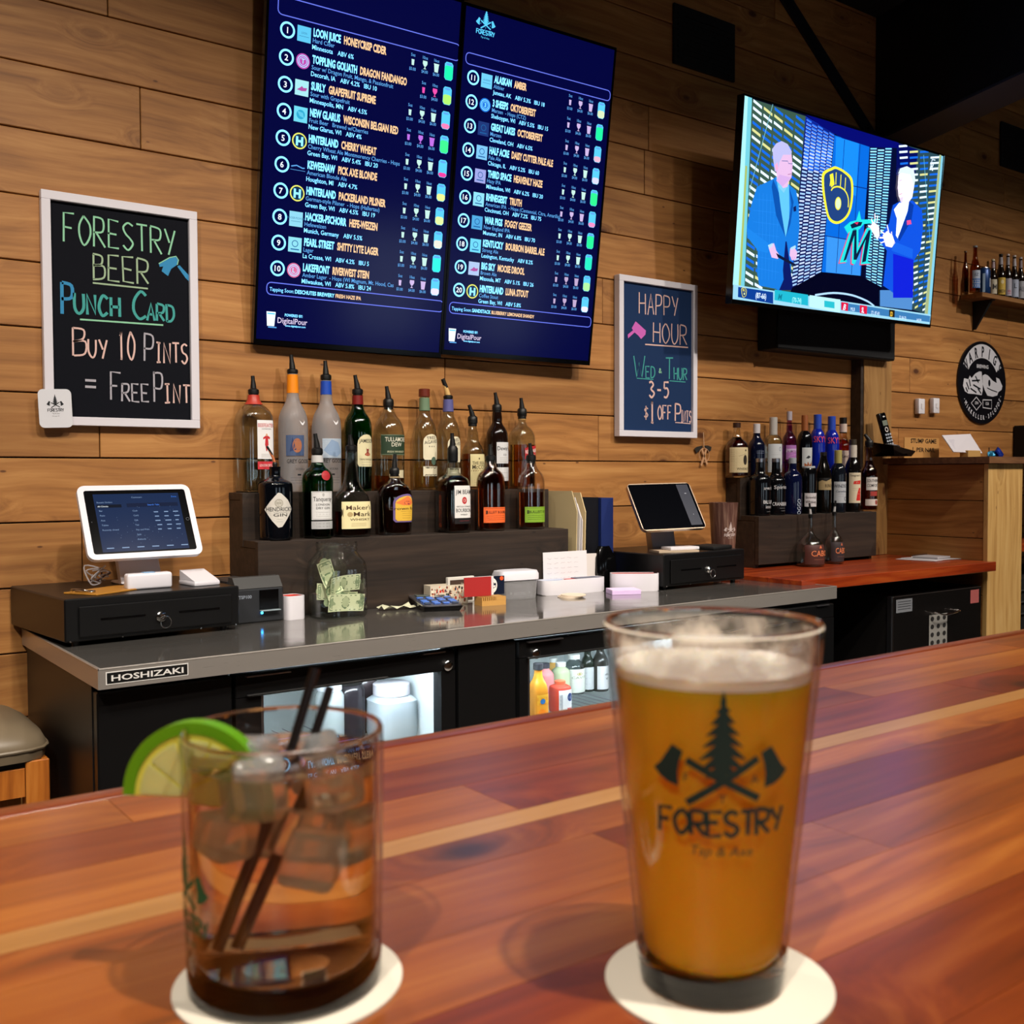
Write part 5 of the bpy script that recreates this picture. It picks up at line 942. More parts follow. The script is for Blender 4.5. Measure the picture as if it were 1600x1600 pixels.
# right riser, upper step
YU2, YL2 = 2.649, 2.574
G3 = 'spare bottles on the upper step of the right riser'; G4 = 'spare bottles on the lower step of the right riser'
NV_ = opaque('0a0f24'); BK2 = opaque('08080b')
bottle('short dark whiskey bottle with broad tan label, leftmost on the right riser', 1151, 747, YU2, R2U, [(18, 747), (18.5, 702), (16, 692), (6, 684), (5, 668)], glass('f0ece0'), liq('50180a'), .8, labels=[(16.5, 700, 739, 'c8b890', [('t', 'WHISKEY', .4, .10, .10, '30261c', .7), ('e', .55, .5, .22, .2, '282018'), ('l', -.1, .65, .7, .75, '282018'), ('e', .6, .88, .08, .04, '282018')]+[('l', -.9, .9-.09*i, -.5, .9-.09*i, '8a7c60') for i in range(6)], 1)], cap=(6, 661, '3a241a'), group=G3)
bottle('dark blue liquor bottle with silver cap behind the dark squat ones', 1182, 746, YU2, R2U, [(13, 746), (13.5, 700), (12, 692), (6, 684), (5, 676)], NV_, solid=True, labels=[(11, 702, 712, None, [('l', -.4, .4, .8, .4, '98a0b8'), ('l', -.4, .7, .8, .7, '98a0b8')], 1)], cap=(5.5, 662, 'c8c4c8'), group=G3)
bottle('white-labelled clear bottle with a tall white cap', 1208, 744, YU2, R2U, [(14, 744), (14, 690), (12, 682), (6.5, 677)], GLSB, CLR, .9, labels=[(12.5, 692, 736, 'c4c8cc', [('e', .55, .82, .16, .08, '8890a0'), ('e', .55, .82, .10, .05, 'c4c8cc')]+lines(.5, .62, 2, 'a0a4ac', .6)+[('p', [(-.6, .05), (-.3, .3), (0, .1), (.3, .32), (.7, .05)], '40444c')], 1)], cap=(6.2, 650, 'b4b0ac'), group=G3)
bottle('slim purple flavoured vodka bottle with a clear neck', 1233, 740, YU2, R2U, [(11, 740), (11.5, 686), (10, 677), (5, 670), (5, 662), (3.6, 650)], glass('c898d8'), liq('a050b0'), .9, labels=[(9, 690, 712, 'a86cb0', [('r', -1, .5, 1, .75, 'c8b0d0'), ('l', -.6, .2, .8, .35, 'f0c0e8')], 1)], cap=(4.2, 637, 'b0a8b4'), group=G3)
bottle('black spiced rum bottle with copper cap and orange picture label', 1257, 734, YU2, R2U, [(11.5, 734), (12, 676), (9.5, 667), (4.6, 661)], BK2, solid=True, labels=[(9, 688, 731, 'c4c8ca', [('p', [(-.7, .02), (-.6, .45), (-.2, .38), (0, .5), (.3, .36), (.75, .48), (.7, .02)], 'a05018'), ('p', [(-.3, .1), (0, .4), (.3, .1)], '40200c'), ('p', [(-.4, .62), (.1, .72), (.5, .66), (.1, .6)], '20242c')], 2)], cap=(5, 637, '9c5c34'), group=G3)
BL = glass('2040d0'); 
SK_ = [('t', 'SKYY', .1, .3, .55, 'd84860', 1.1)]
bottle('cobalt blue vodka bottle, left one of the blue pair', 1277, 731, YU2, R2U, [(11.5, 731), (12, 672), (10, 662), (5.6, 655)], mat('cobalt_glass', '10249c', .04, coat=.4), solid=True, labels=[(10, 664, 682, None, SK_, 1)], cap=(6, 633, '2c4cb8'), group=G3)
bottle('cobalt blue vodka bottle, right one of the blue pair', 1299, 729, YU2, R2U, [(11.5, 729), (12, 672), (10, 662), (5.6, 655)], MC['cobalt_glass'], solid=True, labels=[(10, 664, 682, None, SK_, 1)], cap=(6, 634, '2c4cb8'), group=G3)
bottle('amber bourbon bottle with a black cap and pink-white label', 1317, 727, YU2, R2U, [(12.5, 727), (13, 684), (12, 676), (6, 668), (5.6, 658)], glass('f0d8c8'), liq('b03c14'), .85, labels=[(10, 686, 714, 'd0b8ac', [('t', 'Red', -.1, .6, .2, '40302c', .7), ('e', .5, .4, .2, .2, '803028')], 0)], cap=(5.6, 634, '1c1614'), band=(644, 657, 'd0bcb0'), group=G3)
# right riser, lower step
bottle('black squat bottle with clear capped neck, leftmost on the lower right step', 1187, 806, YL2, R2L, [(17, 806), (17.5, 752), (15, 745), (6.5, 741), (6.3, 722)], BK2, solid=True, labels=[(13, 761, 767, None, [('t', 'SPIRITS', .6, .2, .6, 'c8c8cc', .7)], 3), (13, 782, 803, None, [('t', 'BLUE', .7, .75, .25, 'd8d8dc', .75), ('t', 'BERRY', .75, .4, .18, 'b8b8bc', .5), ('l', .4, .15, 1.0, .15, 'a0a0a4')], 2)], cap=(6.4, 717, 'silver'), group=G4)
bottle('black squat bottle lettered cranberry beside its blueberry twin', 1212, 805, YL2, R2L, [(15, 805), (15.5, 754), (13, 747), (6.5, 743), (6.3, 722)], BK2, solid=True, labels=[(12, 758, 766, None, [('t', 'Spirits', .2, .2, .7, 'c8c8cc', 1.0)], 3), (12, 784, 800, None, [('t', 'CRANBERRY', .3, .6, .35, 'd8d8dc', 1.2), ('l', 0, .35, .9, .35, 'a0a0a4'), ('l', .2, .1, .9, .1, 'a0a0a4')], 2)], cap=(6.4, 717, 'silver'), group=G4)
bottle('dark blue bottle with white lettering running vertically up its side', 1238, 804, YL2, R2L, [(14.5, 804), (15, 750), (12, 740), (6, 736), (5.5, 724)], opaque('0a1030', .05), solid=True, labels=[(12, 745, 800, None, [('t', 'INDOGGO', .78, .02, .13, 'b8c0cc', None, math.pi/2)], 1)], cap=(5.8, 716, '9aa0a8'), group=G4)
bottle('black bottle with a small square white label low on the front', 1263, 803, YL2, R2L, [(12.5, 803), (13, 745), (12.5, 736), (11, 732)], BK2, solid=True, labels=[(10.5, 771, 792, 'c8c4c8', [('t', 'Skrewball', 0, .6, .2, '30282c', .85), ('t', 'Whiskey', 0, .25, .22, '30282c', .85)], 1)], cap=(10, 729, 'b8bcc0'), group=G4)
bottle('dark wine-shaped bottle with a torn-edged tan label', 1286, 803, YL2, R2L, [(12.5, 803), (13, 748), (11, 736), (6, 722), (5, 714)], opaque('0a0806'), solid=True, labels=[(11, 750, 767, 'a08c64', [('t', 'BLEND', .4, .25, .3, '50402c', .5), ('p', [(-1, .75), (-.5, .9), (0, .8), (1, 1.05), (1, 1.1), (-1, 1.1)], '0a0806')], 0)], cap=(5, 708, '18140f'), group=G4)
bottle('dark whisky bottle with gold capsule and pale blue-grey label', 1309, 802, YL2, R2L, [(12, 802), (12.5, 740), (10.5, 731), (5.5, 725)], opaque('10141c'), solid=True, labels=[(11, 754, 787, 'b0b6bc', [('t', 'WINDSOR', .2, .72, .16, '283040', 1.2), ('t', 'Canadian', .1, .5, .1, '485060', .8), ('t', 'C', .7, .1, .2, '283040', .2)]+lines(.3, .42, 2, '8088a0', .4), 1)], cap=(5.8, 705, 'a89c5c'), group=G4)
bottle('dark whiskey bottle with a cream label bearing a big red seven', 1332, 801, YL2, R2L, [(12, 801), (12.5, 738), (11, 726), (5.8, 716)], opaque('0f0c0b'), solid=True, labels=[(10.5, 740, 787, 'd8ccb0', [('t', "Seagram's", 0, .88, .07, '30281c', .8), ('p', [(-.4, .62), (-.3, .72), (.85, .75), (.85, .62)], 'c82018'), ('p', [(.5, .5), (.85, .5), (.85, .08), (.05, .08), (.2, .3)], 'c82018'), ('r', -.1, .5, .8, .55, 'd8ccb0')]+lines(.42, .48, 2, 'a09070', .5), 1)], cap=(5.6, 688, '3c342a'), band=(697, 716, 'c8c0b4'), group=G4)
bottle('fluted amber bottle with a pourer and white label, rightmost on the lower right step', 1357, 799, YL2, R2L, [(13, 799), (13.5, 742), (12, 734), (7, 726), (7, 712), (5, 698)], glass('e8d0c0'), liq('601c0c'), .78, labels=[(10, 746, 766, 'd8d4d0', [('t', 'SOUTHERN', .1, .62, .24, '282428', 1.0), ('t', 'COMFORT', .1, .25, .24, '282428', 1.0)], 2), (6, 768, 775, 'a83c34', None, 4), (10, 780, 790, 'd8ccc4', [('e', .7, .5, .25, .4, '984034')], 1)], pourer=(6.5, 688, 1350, 679), group=G4)
# two round flasks on the red worktop
G5 = 'round-shouldered flasks on the red worktop'
for i, (cx, by, lab, hw) in enumerate(((1266, 882, 'round-shouldered clear flask with orange lettering, larger left one on the red worktop', 22), (1303, 878, 'round-shouldered clear flask with orange lettering, right one on the red worktop', 15))):
    Yb = 2.53-.006-hw*.00205; by += 6 if i else 5
    t = bottle(lab, cx, by, Yb, WZ, [(hw, by), (hw+.5, by-26), (hw*.85, by-38), (hw*.5, by-46), (4, by-52), (3.3, by-76)], GLSB, liq('d8a070'), .05, labels=[(hw*.8, by-34, by-4, '4a2620' if i == 0 else '30262a', [('t', 'CABO', .45, .42, .30, 'e08050', .9), ('l', -.2, .25, .95, .25, 'b07050'), ('p', [(.3, .82), (.45, .98), (.6, .82)], 'c86840')], 3)], pourer=(3.6, by-80, cx+2+i*4-4, by-98, 'b0b0b0'), group=G5)
# ================================================================== TILLS AND TABLETS
def drawer(label, x0, y0, w_, d_, z0, h, rot):
    """local frame: x right along the front, y back"""
    t = thing('cash_drawer', label, 'cash drawer', (x0, y0, z0), rot)
    MB().box(0, w_, .004, d_, .011, h, BLK, bev=.003).build('body', t)
    MB().box(.028, w_-.022, -.002, .003, .02, h-.018, BLK, bev=.0015).build('drawer_front', t)
    MB().box(0, w_, -.0005, .0035, h-.004, h, ALU).build('edge_highlight', t) if False else None
    for a in (.075, .255): 
        s_ = MB(); s_.box(a*w_/.41, (a+.1)*w_/.41, -.0035, -.0021, h*.52, h*.52+.004, BLKS); s_.build('slot', t)
    for a in (.03, w_-.03):
        for b_ in (.03, d_-.03): MB().lathe([(.008, 0), (.008, .011)], BLKR, c=(a, b_, 0), n=12).build('foot', t)
    lk = MB().lathe([(.0115, 0), (.0115, .005), (.0075, .008), (.006, .011)], CHR, n=18, M=Matrix.Translation((w_*.515, -.002, h*.48)) @ Matrix.Rotation(math.pi/2, 4, 'X')).build('lock', t)
    MB().tube([(w_*.515+.006+.012*math.cos(q), -.016, h*.48-.012+.013*math.sin(q)) for q in [2*math.pi*k/20 for k in range(21)]], .0012, CHR, n=6).build('key_ring', lk)
    for a in (.12, .3, w_-.012, .01): MB().lathe([(.0022, 0), (.0018, .0015)], CHR, n=8, M=Matrix.Translation((a, .0, .013)) @ Matrix.Rotation(math.pi/2, 4, 'X')).build('rivet', t)
    return t
rt1 = math.atan2(.081, .392)*.45
dl = drawer('large black cash drawer at the left end of the steel counter', .533, 2.309, .398, .378, CZ, .103, rt1)
a = onz(1043, 926, CZ); rt2 = .06
dr2 = drawer('black cash drawer under the dark tablet, at the right end of the steel counter', 2.288, 2.318, .40, .33, CZ, .112, rt2)
def tablet(name, label, cn, w_, h_, guess, body, bez, screen, side=0, thick=.012, rad=.018, bw=.014):
    pos, ya, ti, ro = guess; R = Rm(ya, ti, ro); O = Vector((pos[0], pos[1], pos[2]+CAMZ)); U, V, N = R.col[0], R.col[2], -R.col[1]
    fn = plane_fn(O, U, V, N); t = thing(name, label, 'tablet', tuple(O-V*h_/2), 0)
    def rr(w2_, h2_, r, n=6):
        o = []
        for qx, qy, a in ((w2_-r, h2_-r, 0), (-w2_+r, h2_-r, 90), (-w2_+r, -h2_+r, 180), (w2_-r, -h2_+r, 270)):
            for k in range(n): q = math.radians(a+k*90/(n-1)); o.append((qx+r*math.cos(q), qy+r*math.sin(q)))
        return o
    wpart(MB().prism(rr(w_/2, h_/2, rad), -thick, 0, fn, body), 'housing', t)
    D = Draw(fn, lift=.0004); D.poly(rr(w_/2-bw, h_/2-bw, .006), bez, 1); g = wpart(D.mb, 'glass_front', t)
    return t, fn, g, (U, V, N, O)
k = .262/.27
tl, tlf, tlg, _ = tablet('register_tablet', 'white framed tablet register showing a dark blue menu, on the left cash drawer', None, .262, .191, ((.7665*k, 2.5567*k, -.1057*k), -.0022, -.5213, -.0092), WHT, BLKS, None, bw=.0135)
D = Draw(tlf, lift=.0003); SB = EM('16294c', 1.0); ST = EM('8aa4c8', .9)
D.rect(-.098, -.078, .100, .072, SB, 2); D.rect(-.098, .066, .1, .078, EM('0a1424'), 3) if False else None
D.text('Customers', .0, .060, .004, ST, align='c', lv=3); D.text('Done', .088, .060, .004, EM('3c80f0'), lv=3, align='c'); D.rect(-.094, .036, -.038, .044, EM('081020'), 3); D.rect(-.026, .036, .094, .046, EM('101c38'), 3)
D.text('Recent Orders', -.092, .048, .0042, ST, lv=4); D.text('All Checks', -.092, .0375, .004, WH, lv=4); D.text('Search Tabs', .022, .039, .0042, EM('4c8cff'), lv=4)
for i, tt in enumerate(('Bar', 'Patio', 'Axe', 'Tables', 'Recently closed')): D.text(tt, -.09, .026-i*.0125, .0042, ST, lv=4)
for i, tt in enumerate(('Cash', 'Card', 'Gift', 'Tab', 'Pay and Print', 'Split', 'Refunds')): D.text(tt, -.015, .024-i*.0125, .0042, ST, lv=4)
random.seed(4)
for cx_ in (.045, .068, .090):
    for i in range(5): D.rect(cx_-.012+random.uniform(0, .003), .020-i*.0115, cx_+random.uniform(-.002, .003), .0225-i*.0115, ST, 4)
for i in range(6): D.rect(-.088+i*.034, -.070, -.072+i*.034, -.0675, ST, 4)
for i in range(40): x, y = random.uniform(-.06, .09), random.uniform(-.06, .04); D.ell(x, y, .0005, .0005, ST, 4, n=6)
wpart(D.mb, 'screen_page', tlg, kind='stuff'); 
D = Draw(tlf, lift=.0004); D.ring(.1105, 0, .004, .004, .0005, C('60646c'), 2); D.ell(-.1105, 0, .001, .001, C('40444c'), 2); wpart(D.mb, 'home_button', tlg)
DZ_L = CZ+.103
# stand: foot plate, neck and front card slot
sx, sy = ony(245, 905, 2.42).x, 2.47
wpart(MB().box(.705, .80, 2.47, 2.60, DZ_L, DZ_L+.008, WHT, bev=.003), 'foot', tl)
wpart(MB().add([(.700, 2.49, DZ_L+.008), (.795, 2.49, DZ_L+.008), (.795, 2.515, DZ_L+.008), (.700, 2.515, DZ_L+.008), (.700, 2.545, DZ_L+.105), (.795, 2.545, DZ_L+.105), (.795, 2.565, DZ_L+.105), (.700, 2.565, DZ_L+.105)], [(0, 1, 5, 4), (1, 2, 6, 5), (2, 3, 7, 6), (3, 0, 4, 7), (0, 3, 2, 1), (4, 5, 6, 7)], WHT), 'stand_neck', tl)
hub = thing('payment_hub', 'white card hub bar in front of the left tablet', 'card reader', (.74, 2.42, DZ_L), .06)
MB().box(-.052, .052, -.014, .014, 0, .037, WHT, bev=.006, seg=3).build('body', hub); MB().box(-.013, .013, -.009, .009, .0372, .0384, C('88b4dc')).build('sticker', hub)
rd = thing('card_reader', 'white square card reader dock right of the left tablet stand', 'card reader', (.865, 2.435, DZ_L), .12)
MB().prism([(-.03, .004), (.032, .004), (.032, .012), (-.03, .030)], -.045, .045, lambda u, v, e: Vector((u, e, v)), C('b8bcc0', .3)).build('dock', rd) if False else None
MB().box(-.032, .034, -.038, .045, 0, .012, WHT, bev=.004, seg=2).build('dock', rd)
MB().add([(-.03, -.034, .012), (.032, -.034, .012), (.032, .042, .034), (-.03, .042, .034), (-.03, .042, .012), (.032, .042, .012)], [(0, 1, 2, 3), (3, 2, 5, 4), (0, 3, 4), (1, 5, 2), (0, 4, 5, 1)], WHT).build('reader', rd)
cbl = thing('charging_cables', 'tangled white charging cables left of the tablet stand', 'cable', (.66, 2.56, DZ_L))
random.seed(9)
for q in range(4): MB().tube(smooth([(random.uniform(-.03, .03), random.uniform(-.03, .03), .004+.05*random.random()) for _ in range(6)], 5), .0018, C('d8d4d8') if q else C('4a2c30'), n=6).build('cable', cbl)
clb = thing('clipboard', 'small bamboo clipboard with a metal clip on the left cash drawer', 'clipboard', (.655, 2.425, DZ_L), .55)
MB().box(-.085, .085, -.045, .05, 0, .004, C('a8742c', .35), bev=.001).build('board', clb)
c_ = MB(); c_.box(-.075, -.06, -.02, .03, .004, .009, CHR, bev=.002); c_.tube(smooth([(-.078, -.02, .006), (-.09, -.012, .012), (-.09, .022, .012), (-.078, .03, .006)], 4), .0015, CHR); c_.build('clip', clb)
# receipt printer
pa = onz(371, 976, CZ)
pr = thing('receipt_printer', 'dark grey receipt printer with a blue light right of the left drawer', 'printer', (pa.x-.006, pa.y-.005, CZ), .05)
PG = mat('printer_grey', '24262a', .45); PG2 = mat('printer_lid', '3c3c3c', .4)
MB().box(0, .128, 0, .046, 0, .085, PG, bev=.004).build('body', pr); MB().box(.001, .068, .0465, .15, 0, .105, PG, bev=.004).build('rear_housing', pr); MB().add([(.002, .002, .0855), (.126, .002, .0855), (.126, .022, .112), (.002, .022, .112), (.002, .045, .112), (.126, .045, .112), (.002, .045, .0855), (.126, .045, .0855)], [(0, 1, 2, 3), (3, 2, 5, 4), (4, 5, 7, 6), (0, 3, 4, 6), (1, 7, 5, 2), (0, 6, 7, 1)], PG2).build('lid', pr)
MB().box(-.04, .05, .06, .14, .1125, .135, PG2, bev=.004).build('raised_cover', pr) if False else None
MB().box(.062, .113, -.0015, .001, .03, .08, BLKS).build('front_window', pr); MB().box(.062, .113, -.014, -.0015, .029, .031, C('90a0a8', .4)).build('paper_tray', pr)
MB().lathe([(.0035, 0), (.003, .0015)], EM('30a0ff', 8), n=12, M=Matrix.Translation((.068, -.0015, .024)) @ Matrix.Rotation(math.pi/2, 4, 'X')).build('status_light', pr)
D = Draw(lambda u, v, e: Vector((u, -e, v)), lift=.0004); D.text('TSP100', .008, .062, .008, C('7c8490'), bold=.03, lv=1); D.mb.build('model_lettering', pr)
# white cup with red inside
def dpl(w_, d_, h, m, inner, name, loc, rot, label, cat, rr_=.35, fill=None, wallt=.0025, group=None):
    t = thing(name, label, cat, loc, rot, group); q = 5
    a, b_ = w_/2, d_/2; MB().lathe2([(a*.97, b_*.97, 0, q), (a, b_, .003, q), (a, b_, h, q), (a-wallt, b_-wallt, h, q), (a-wallt, b_-wallt, .004, q), (.001, .001, .004, 2), (.001, .001, 0, 2)], m, n=36, close=True).build('body', t)
    if inner: MB().lathe2([(a-wallt-.0003, b_-wallt-.0003, h-.002, q), (a-wallt-.0003, b_-wallt-.0003, .006, q), (a-wallt-.002, b_-wallt-.002, .0055, q)], inner, n=36).build('liner', t) if False else None
    if inner: 
        L = MB().lathe2([(a-wallt-.0004, b_-wallt-.0004, h-.0015, q), (a-wallt-.0010, b_-wallt-.0010, h-.0015, q), (a-wallt-.0010, b_-wallt-.0010, .0062, q), (.001, .001, .0062, 2), (.001, .001, .0052, 2), (a-wallt-.0004, b_-wallt-.0004, .0052, q)], inner, n=36, close=True); L.build('liner', t)
    return t
dpl(.052, .055, .060, WHT, C('d83c2c'), 'white_cup', (1.105, 2.447, CZ), .1, 'small white square cup with a red lining beside the receipt printer', 'cup')
# tip jar with banknotes
jy = 2.535; jb = ony(527, 958, jy); kj = mpp((jb.x, jy, CZ))
JX_, JY_ = ony(527, 958, 2.415).x, 2.415
jar = thing('tip_jar', 'large clear glass jar stuffed with banknotes in front of the main riser', 'jar', (JX_, JY_, CZ))
kj = mpp((JX_, JY_, CZ)); A_ = 41.5*kj
def jr(y): return (958-y)*kj
jprof = [(A_*.9, 0, 3.2), (A_, .006, 3.2), (A_, jr(884), 3.2), (A_*.96, jr(872), 3), (A_*.78, jr(860), 2.3), (A_*.74, jr(856), 2), (A_*.78, jr(853), 2), (A_*.74, jr(850), 2), (A_*.78, jr(847), 2), (A_*.76, jr(842), 2)]
ji = [(max(a-.003, .01), max(a-.003, .01), max(z, .006), q) for a, z, q in jprof][::-1]
MB().lathe2([(a, a, z, q) for a, z, q in jprof]+ji[:-1]+[(A_*.5, A_*.5, .007, 2), (.001, .001, .009, 2), (.001, .001, 0, 2)], GLS, n=40, close=True).build('glass', jar)
random.seed(12)
def bill(x, y, z, yaw, tilt, roll, label, bend=.01, w_=.13, h_=.056):
    R = Rm(yaw, tilt, roll); O = Vector((x, y, z)); t = thing('banknote', label, 'banknote', (x, y, z), 0, 'banknotes in the tip jar')
    fn = lambda u, v, e: Rv(u, v, e)
    def Rv(u, v, e): return R @ Vector((u, -e+bend*math.cos(u/w_*math.pi*1.3)-bend, v))
    m = MB()
    for s_ in (0, 1):
        D = Draw(lambda u, v, e: Rv(u, v, e if s_ == 0 else -e-.0002), m, lift=.0002, maxe=.02)
        D.rect(-w_/2, -h_/2, w_/2, h_/2, C('d4d8b4', .8), 0); G = C('6c8060', .8); D.rrect(-w_/2+.004, -h_/2+.004, w_/2-.004, h_/2-.004, .004, .0022, G, 1); D.ell(0, 0, .013, .017, G, 1); D.ell(0, .001, .010, .014, C('b4bc98', .8), 2); D.ell(0, .003, .004, .006, G, 3)
        for sx_ in (-1, 1): D.ell(sx_*.040, 0, .012, .012, C('98a684', .8), 1); D.text('1', sx_*(w_/2-.011), h_/2-.016, .008, G, align='c', lv=2, bold=.03); D.text('1', sx_*(w_/2-.011), -h_/2+.008, .008, G, align='c', lv=2, bold=.03)
        D.text('ONE', .040*(1), -.004, .008, G, align='c', lv=3)
    m.build('paper', t, fix=False)
    return t
j = lambda x, y, z: (JX_+x, JY_+y, CZ+z)
BI = [((-.0, -.046, .040), .06, .12, .05, 'flat banknote pressed to the front glass at the bottom left of the tip jar', .004, .105), ((.012, -.012, .085), .25, .18, -.06, 'upright banknote behind the front one in the tip jar', .006, .10),
      ((-.018, .01, .10), -.3, -.1, 1.2, 'folded banknote standing on end in the middle of the tip jar', .016, .09), ((.006, -.020, .048), -.3, .15, -.1, 'curved banknote leaning on the right side of the tip jar', .01, .075),
      ((.0, .028, .06), .1, -.1, .1, 'banknote at the back of the tip jar', .004, .10), ((-.03, -.018, .07), .5, 0, 1.45, 'rolled banknote standing at the left of the tip jar', .012, .08)]
for (p, ya, ti, ro, lb, bd_, ww) in BI: bill(*j(*p), ya, ti, ro, lb, bd_, ww*.98, ww*.98*.43)
cr = thing('crumpled_note', 'crumpled banknote lying on the steel counter right of the tip jar', 'banknote', (1.405, 2.44, CZ))
m = MB(); random.seed(8); g = [[Vector((-.05+.02*i, -.02+.014*k2, .003+random.random()*.012)) for i in range(6)] for k2 in range(4)]
vs = [v for r_ in g for v in r_]; fs = [(r_*6+c_, r_*6+c_+1, r_*6+c_+7, r_*6+c_+6) for r_ in range(3) for c_ in range(5)]; m.add(vs, fs, C('c4c4a8', .8)); m.build('paper', cr, fix=False)
# desk calculator
ca = thing('desk_calculator', 'silver and black desk calculator in the middle of the steel counter', 'calculator', (1.505, 2.405, CZ), -.30)
def wedge(x0, x1, y0, y1, h0, h1, m, z0=0, inset=.0):
    return MB().add([(x0+inset, y0+inset, z0), (x1-inset, y0+inset, z0), (x1-inset, y1-inset, z0), (x0+inset, y1-inset, z0), (x0, y0, z0+h0), (x1, y0, z0+h0), (x1, y1, z0+h1), (x0, y1, z0+h1)], [(0, 3, 2, 1), (4, 5, 6, 7), (0, 1, 5, 4), (1, 2, 6, 5), (2, 3, 7, 6), (3, 0, 4, 7)], m)
wedge(-.055, .055, -.085, .085, .014, .024, BLKS, 0, .008).build('base', ca)
m = MB(); fc = lambda u, v, e: Vector((u, v, .0145+(v+.085)/.17*.010+e)); rrc = []
for qx, qy, a in ((.042, .072, 0), (-.042, .072, 90), (-.042, -.072, 180), (.042, -.072, 270)):
    for kq in range(5): q = math.radians(a+kq*22.5); rrc.append((qx+.013*math.cos(q), qy+.013*math.sin(q)))
m.prism(rrc, 0, .004, fc, ALU); m.build('face_plate', ca)
for i in range(5):
    for jx in range(4):
        m = MB(); q = fc(-.038+jx*.0255, -.066+i*.021, .0042); m.box(q.x-.009, q.x+.009, q.y-.007, q.y+.007, q.z, q.z+.004, C('4870c0' if (i+jx) % 3 else '38445c', .4), bev=.0015); m.build('key', ca)
m = MB(); m.box(-.04, .04, .045, .075, .0275, .030, C('58605c', .2)); m.build('display', ca)
# boxes, packets and small stands along the counter
mt = thing('candy_box', 'low open box with a busy red and green printed pattern behind the calculator', 'box', (1.575, 2.46, CZ), -.15)
m = MB(); w3, d3, h3 = .115, .045, .055
for (a, b_, c_, d_) in ((-w3/2, w3/2, -d3/2, -d3/2+.002), (-w3/2, w3/2, d3/2-.002, d3/2), (-w3/2, -w3/2+.002, -d3/2, d3/2), (w3/2-.002, w3/2, -d3/2, d3/2)): m.box(a, b_, c_, d_, 0, h3, C('c8bca8', .4))
m.box(-w3/2, w3/2, -d3/2, d3/2, 0, .002, C('c8bca8', .4)); m.build('box', mt)
random.seed(31); D = Draw(lambda u, v, e: Vector((u, -d3/2-e, v)), lift=.0003)
for q in range(120): x, y = random.uniform(-w3/2+.004, w3/2-.004), random.uniform(.004, h3-.004); D.ell(x, y, random.uniform(.001, .0035), random.uniform(.001, .005), C(random.choice(('c03020', 'd8a878', '304030', 'e0d8c0', '804028', '283858', 'd86040', '201814')), .5), 1+q % 3, n=7)
D.mb.build('printed_pattern', mt, kind='stuff')
pk = thing('card_packet', 'small white and brown card packet behind the candy box', 'packet', (1.635, 2.478, CZ), 0); MB().box(-.045, .045, -.006, .006, 0, .072, C('d8d4cc'), bev=.001).build('box', pk); MB().box(-.038, .038, -.0068, -.006, .004, .064, C('4a3830')).build('front_print', pk)
wh = thing('card_stand', 'small slotted wooden business card stand in front of the gift cards', 'stand', (1.665, 2.372, CZ), -.1)
MB().box(-.038, .038, -.022, .022, 0, .014, C('b88a48', .5)).build('base', wh)
for q in range(8): MB().box(-.038+q*.006, -.035+q*.006, -.022, .022, .0142, .024, C('b88a48', .5)).build('slot_fin', wh)
MB().box(.008, .038, -.022, .022, .0142, .024, C('b88a48', .5)).build('end_block', wh)
gcp = ((1.642, 2.376, 'a02828', 'red card standing in the slotted wooden stand'), (1.656, 2.385, 'd8d4d8', 'white card standing in the slotted wooden stand'))
for q, (x, y, c_, lb) in enumerate(gcp):
    t = thing('gift_card', lb, 'card', (x-.012, y+.006, CZ+.0142), -.1, 'cards in the wooden stand'); MB().box(-.043, .043, -.0008, .0008, .0105, .064, C(c_, .4)).build('card', t)
fc_ = thing('football_card', 'dark navy card with a white oval G emblem in the wooden stand', 'card', (1.682, 2.392, CZ+.0145), -.1)
MB().box(-.043, .043, -.0008, .0008, .0105, .062, C('10182c', .3)).build('card', fc_)
D = Draw(lambda u, v, e: Vector((u, -.0008-e, v)), lift=.0003); D.ell(.004, .036, .0155, .021, C('e8e4e0'), 1); D.ell(.004, .036, .012, .0165, C('10182c'), 2)
D.ring(.004, .036, .0115, .016, .0045, C('e8e4e0'), 3, a0=.5, a1=5.9); D.rect(.003, .032, .014, .036, C('e8e4e0'), 3); D.ell(.034, .055, .006, .006, C('d85020'), 1); D.rect(-.032, .038, -.02, .046, C('9098a8'), 1); D.rect(-.03, .05, -.024, .054, C('9098a8'), 1); D.mb.build('emblem', fc_)
cb = thing('clear_box', 'clear plastic card box with a rounded white lid beside the open tray', 'box', (1.812, 2.452, CZ), -.08)
MB().lathe2([(.058, .032, 0, 6), (.062, .035, .055, 6), (.060, .033, .055, 6), (.056, .030, .003, 6), (.001, .001, .003, 2), (.001, .001, 0, 2)], mat('cloudy_plastic', 'c8c8cc', .25, trans=.7, ior=1.2), n=32, close=True).build('box', cb)
MB().lathe2([(.066, .038, .056, 6), (.066, .038, .072, 6), (.062, .034, .082, 5), (.05, .025, .084, 4)], WHT, n=32).build('lid', cb)
MB().box(-.048, .042, -.026, .022, .004, .046, C('8c8a8c', .6)).build('card_stack', cb)
D = Draw(lambda u, v, e: Vector((u, -.0265-e, v)), lift=.0003); D.text('FORESTRY', -.002, .034, .006, C('c8c8c8'), align='c', lv=1); D.text('MOONS', -.002, .012, .009, C('e0e0e0'), align='c', bold=.03, xs=.9, lv=1); [D.ell(x, .018, .004, .004, C('e0e0e0'), 1) for x in (-.032, .03)]; D.mb.build('card_print', cb)
tr1 = dpl(.235, .055, .045, WHT, None, 'long_tray', (2.025, 2.455, CZ), -.06, 'long white organiser tray holding blue and red cards', 'tray')
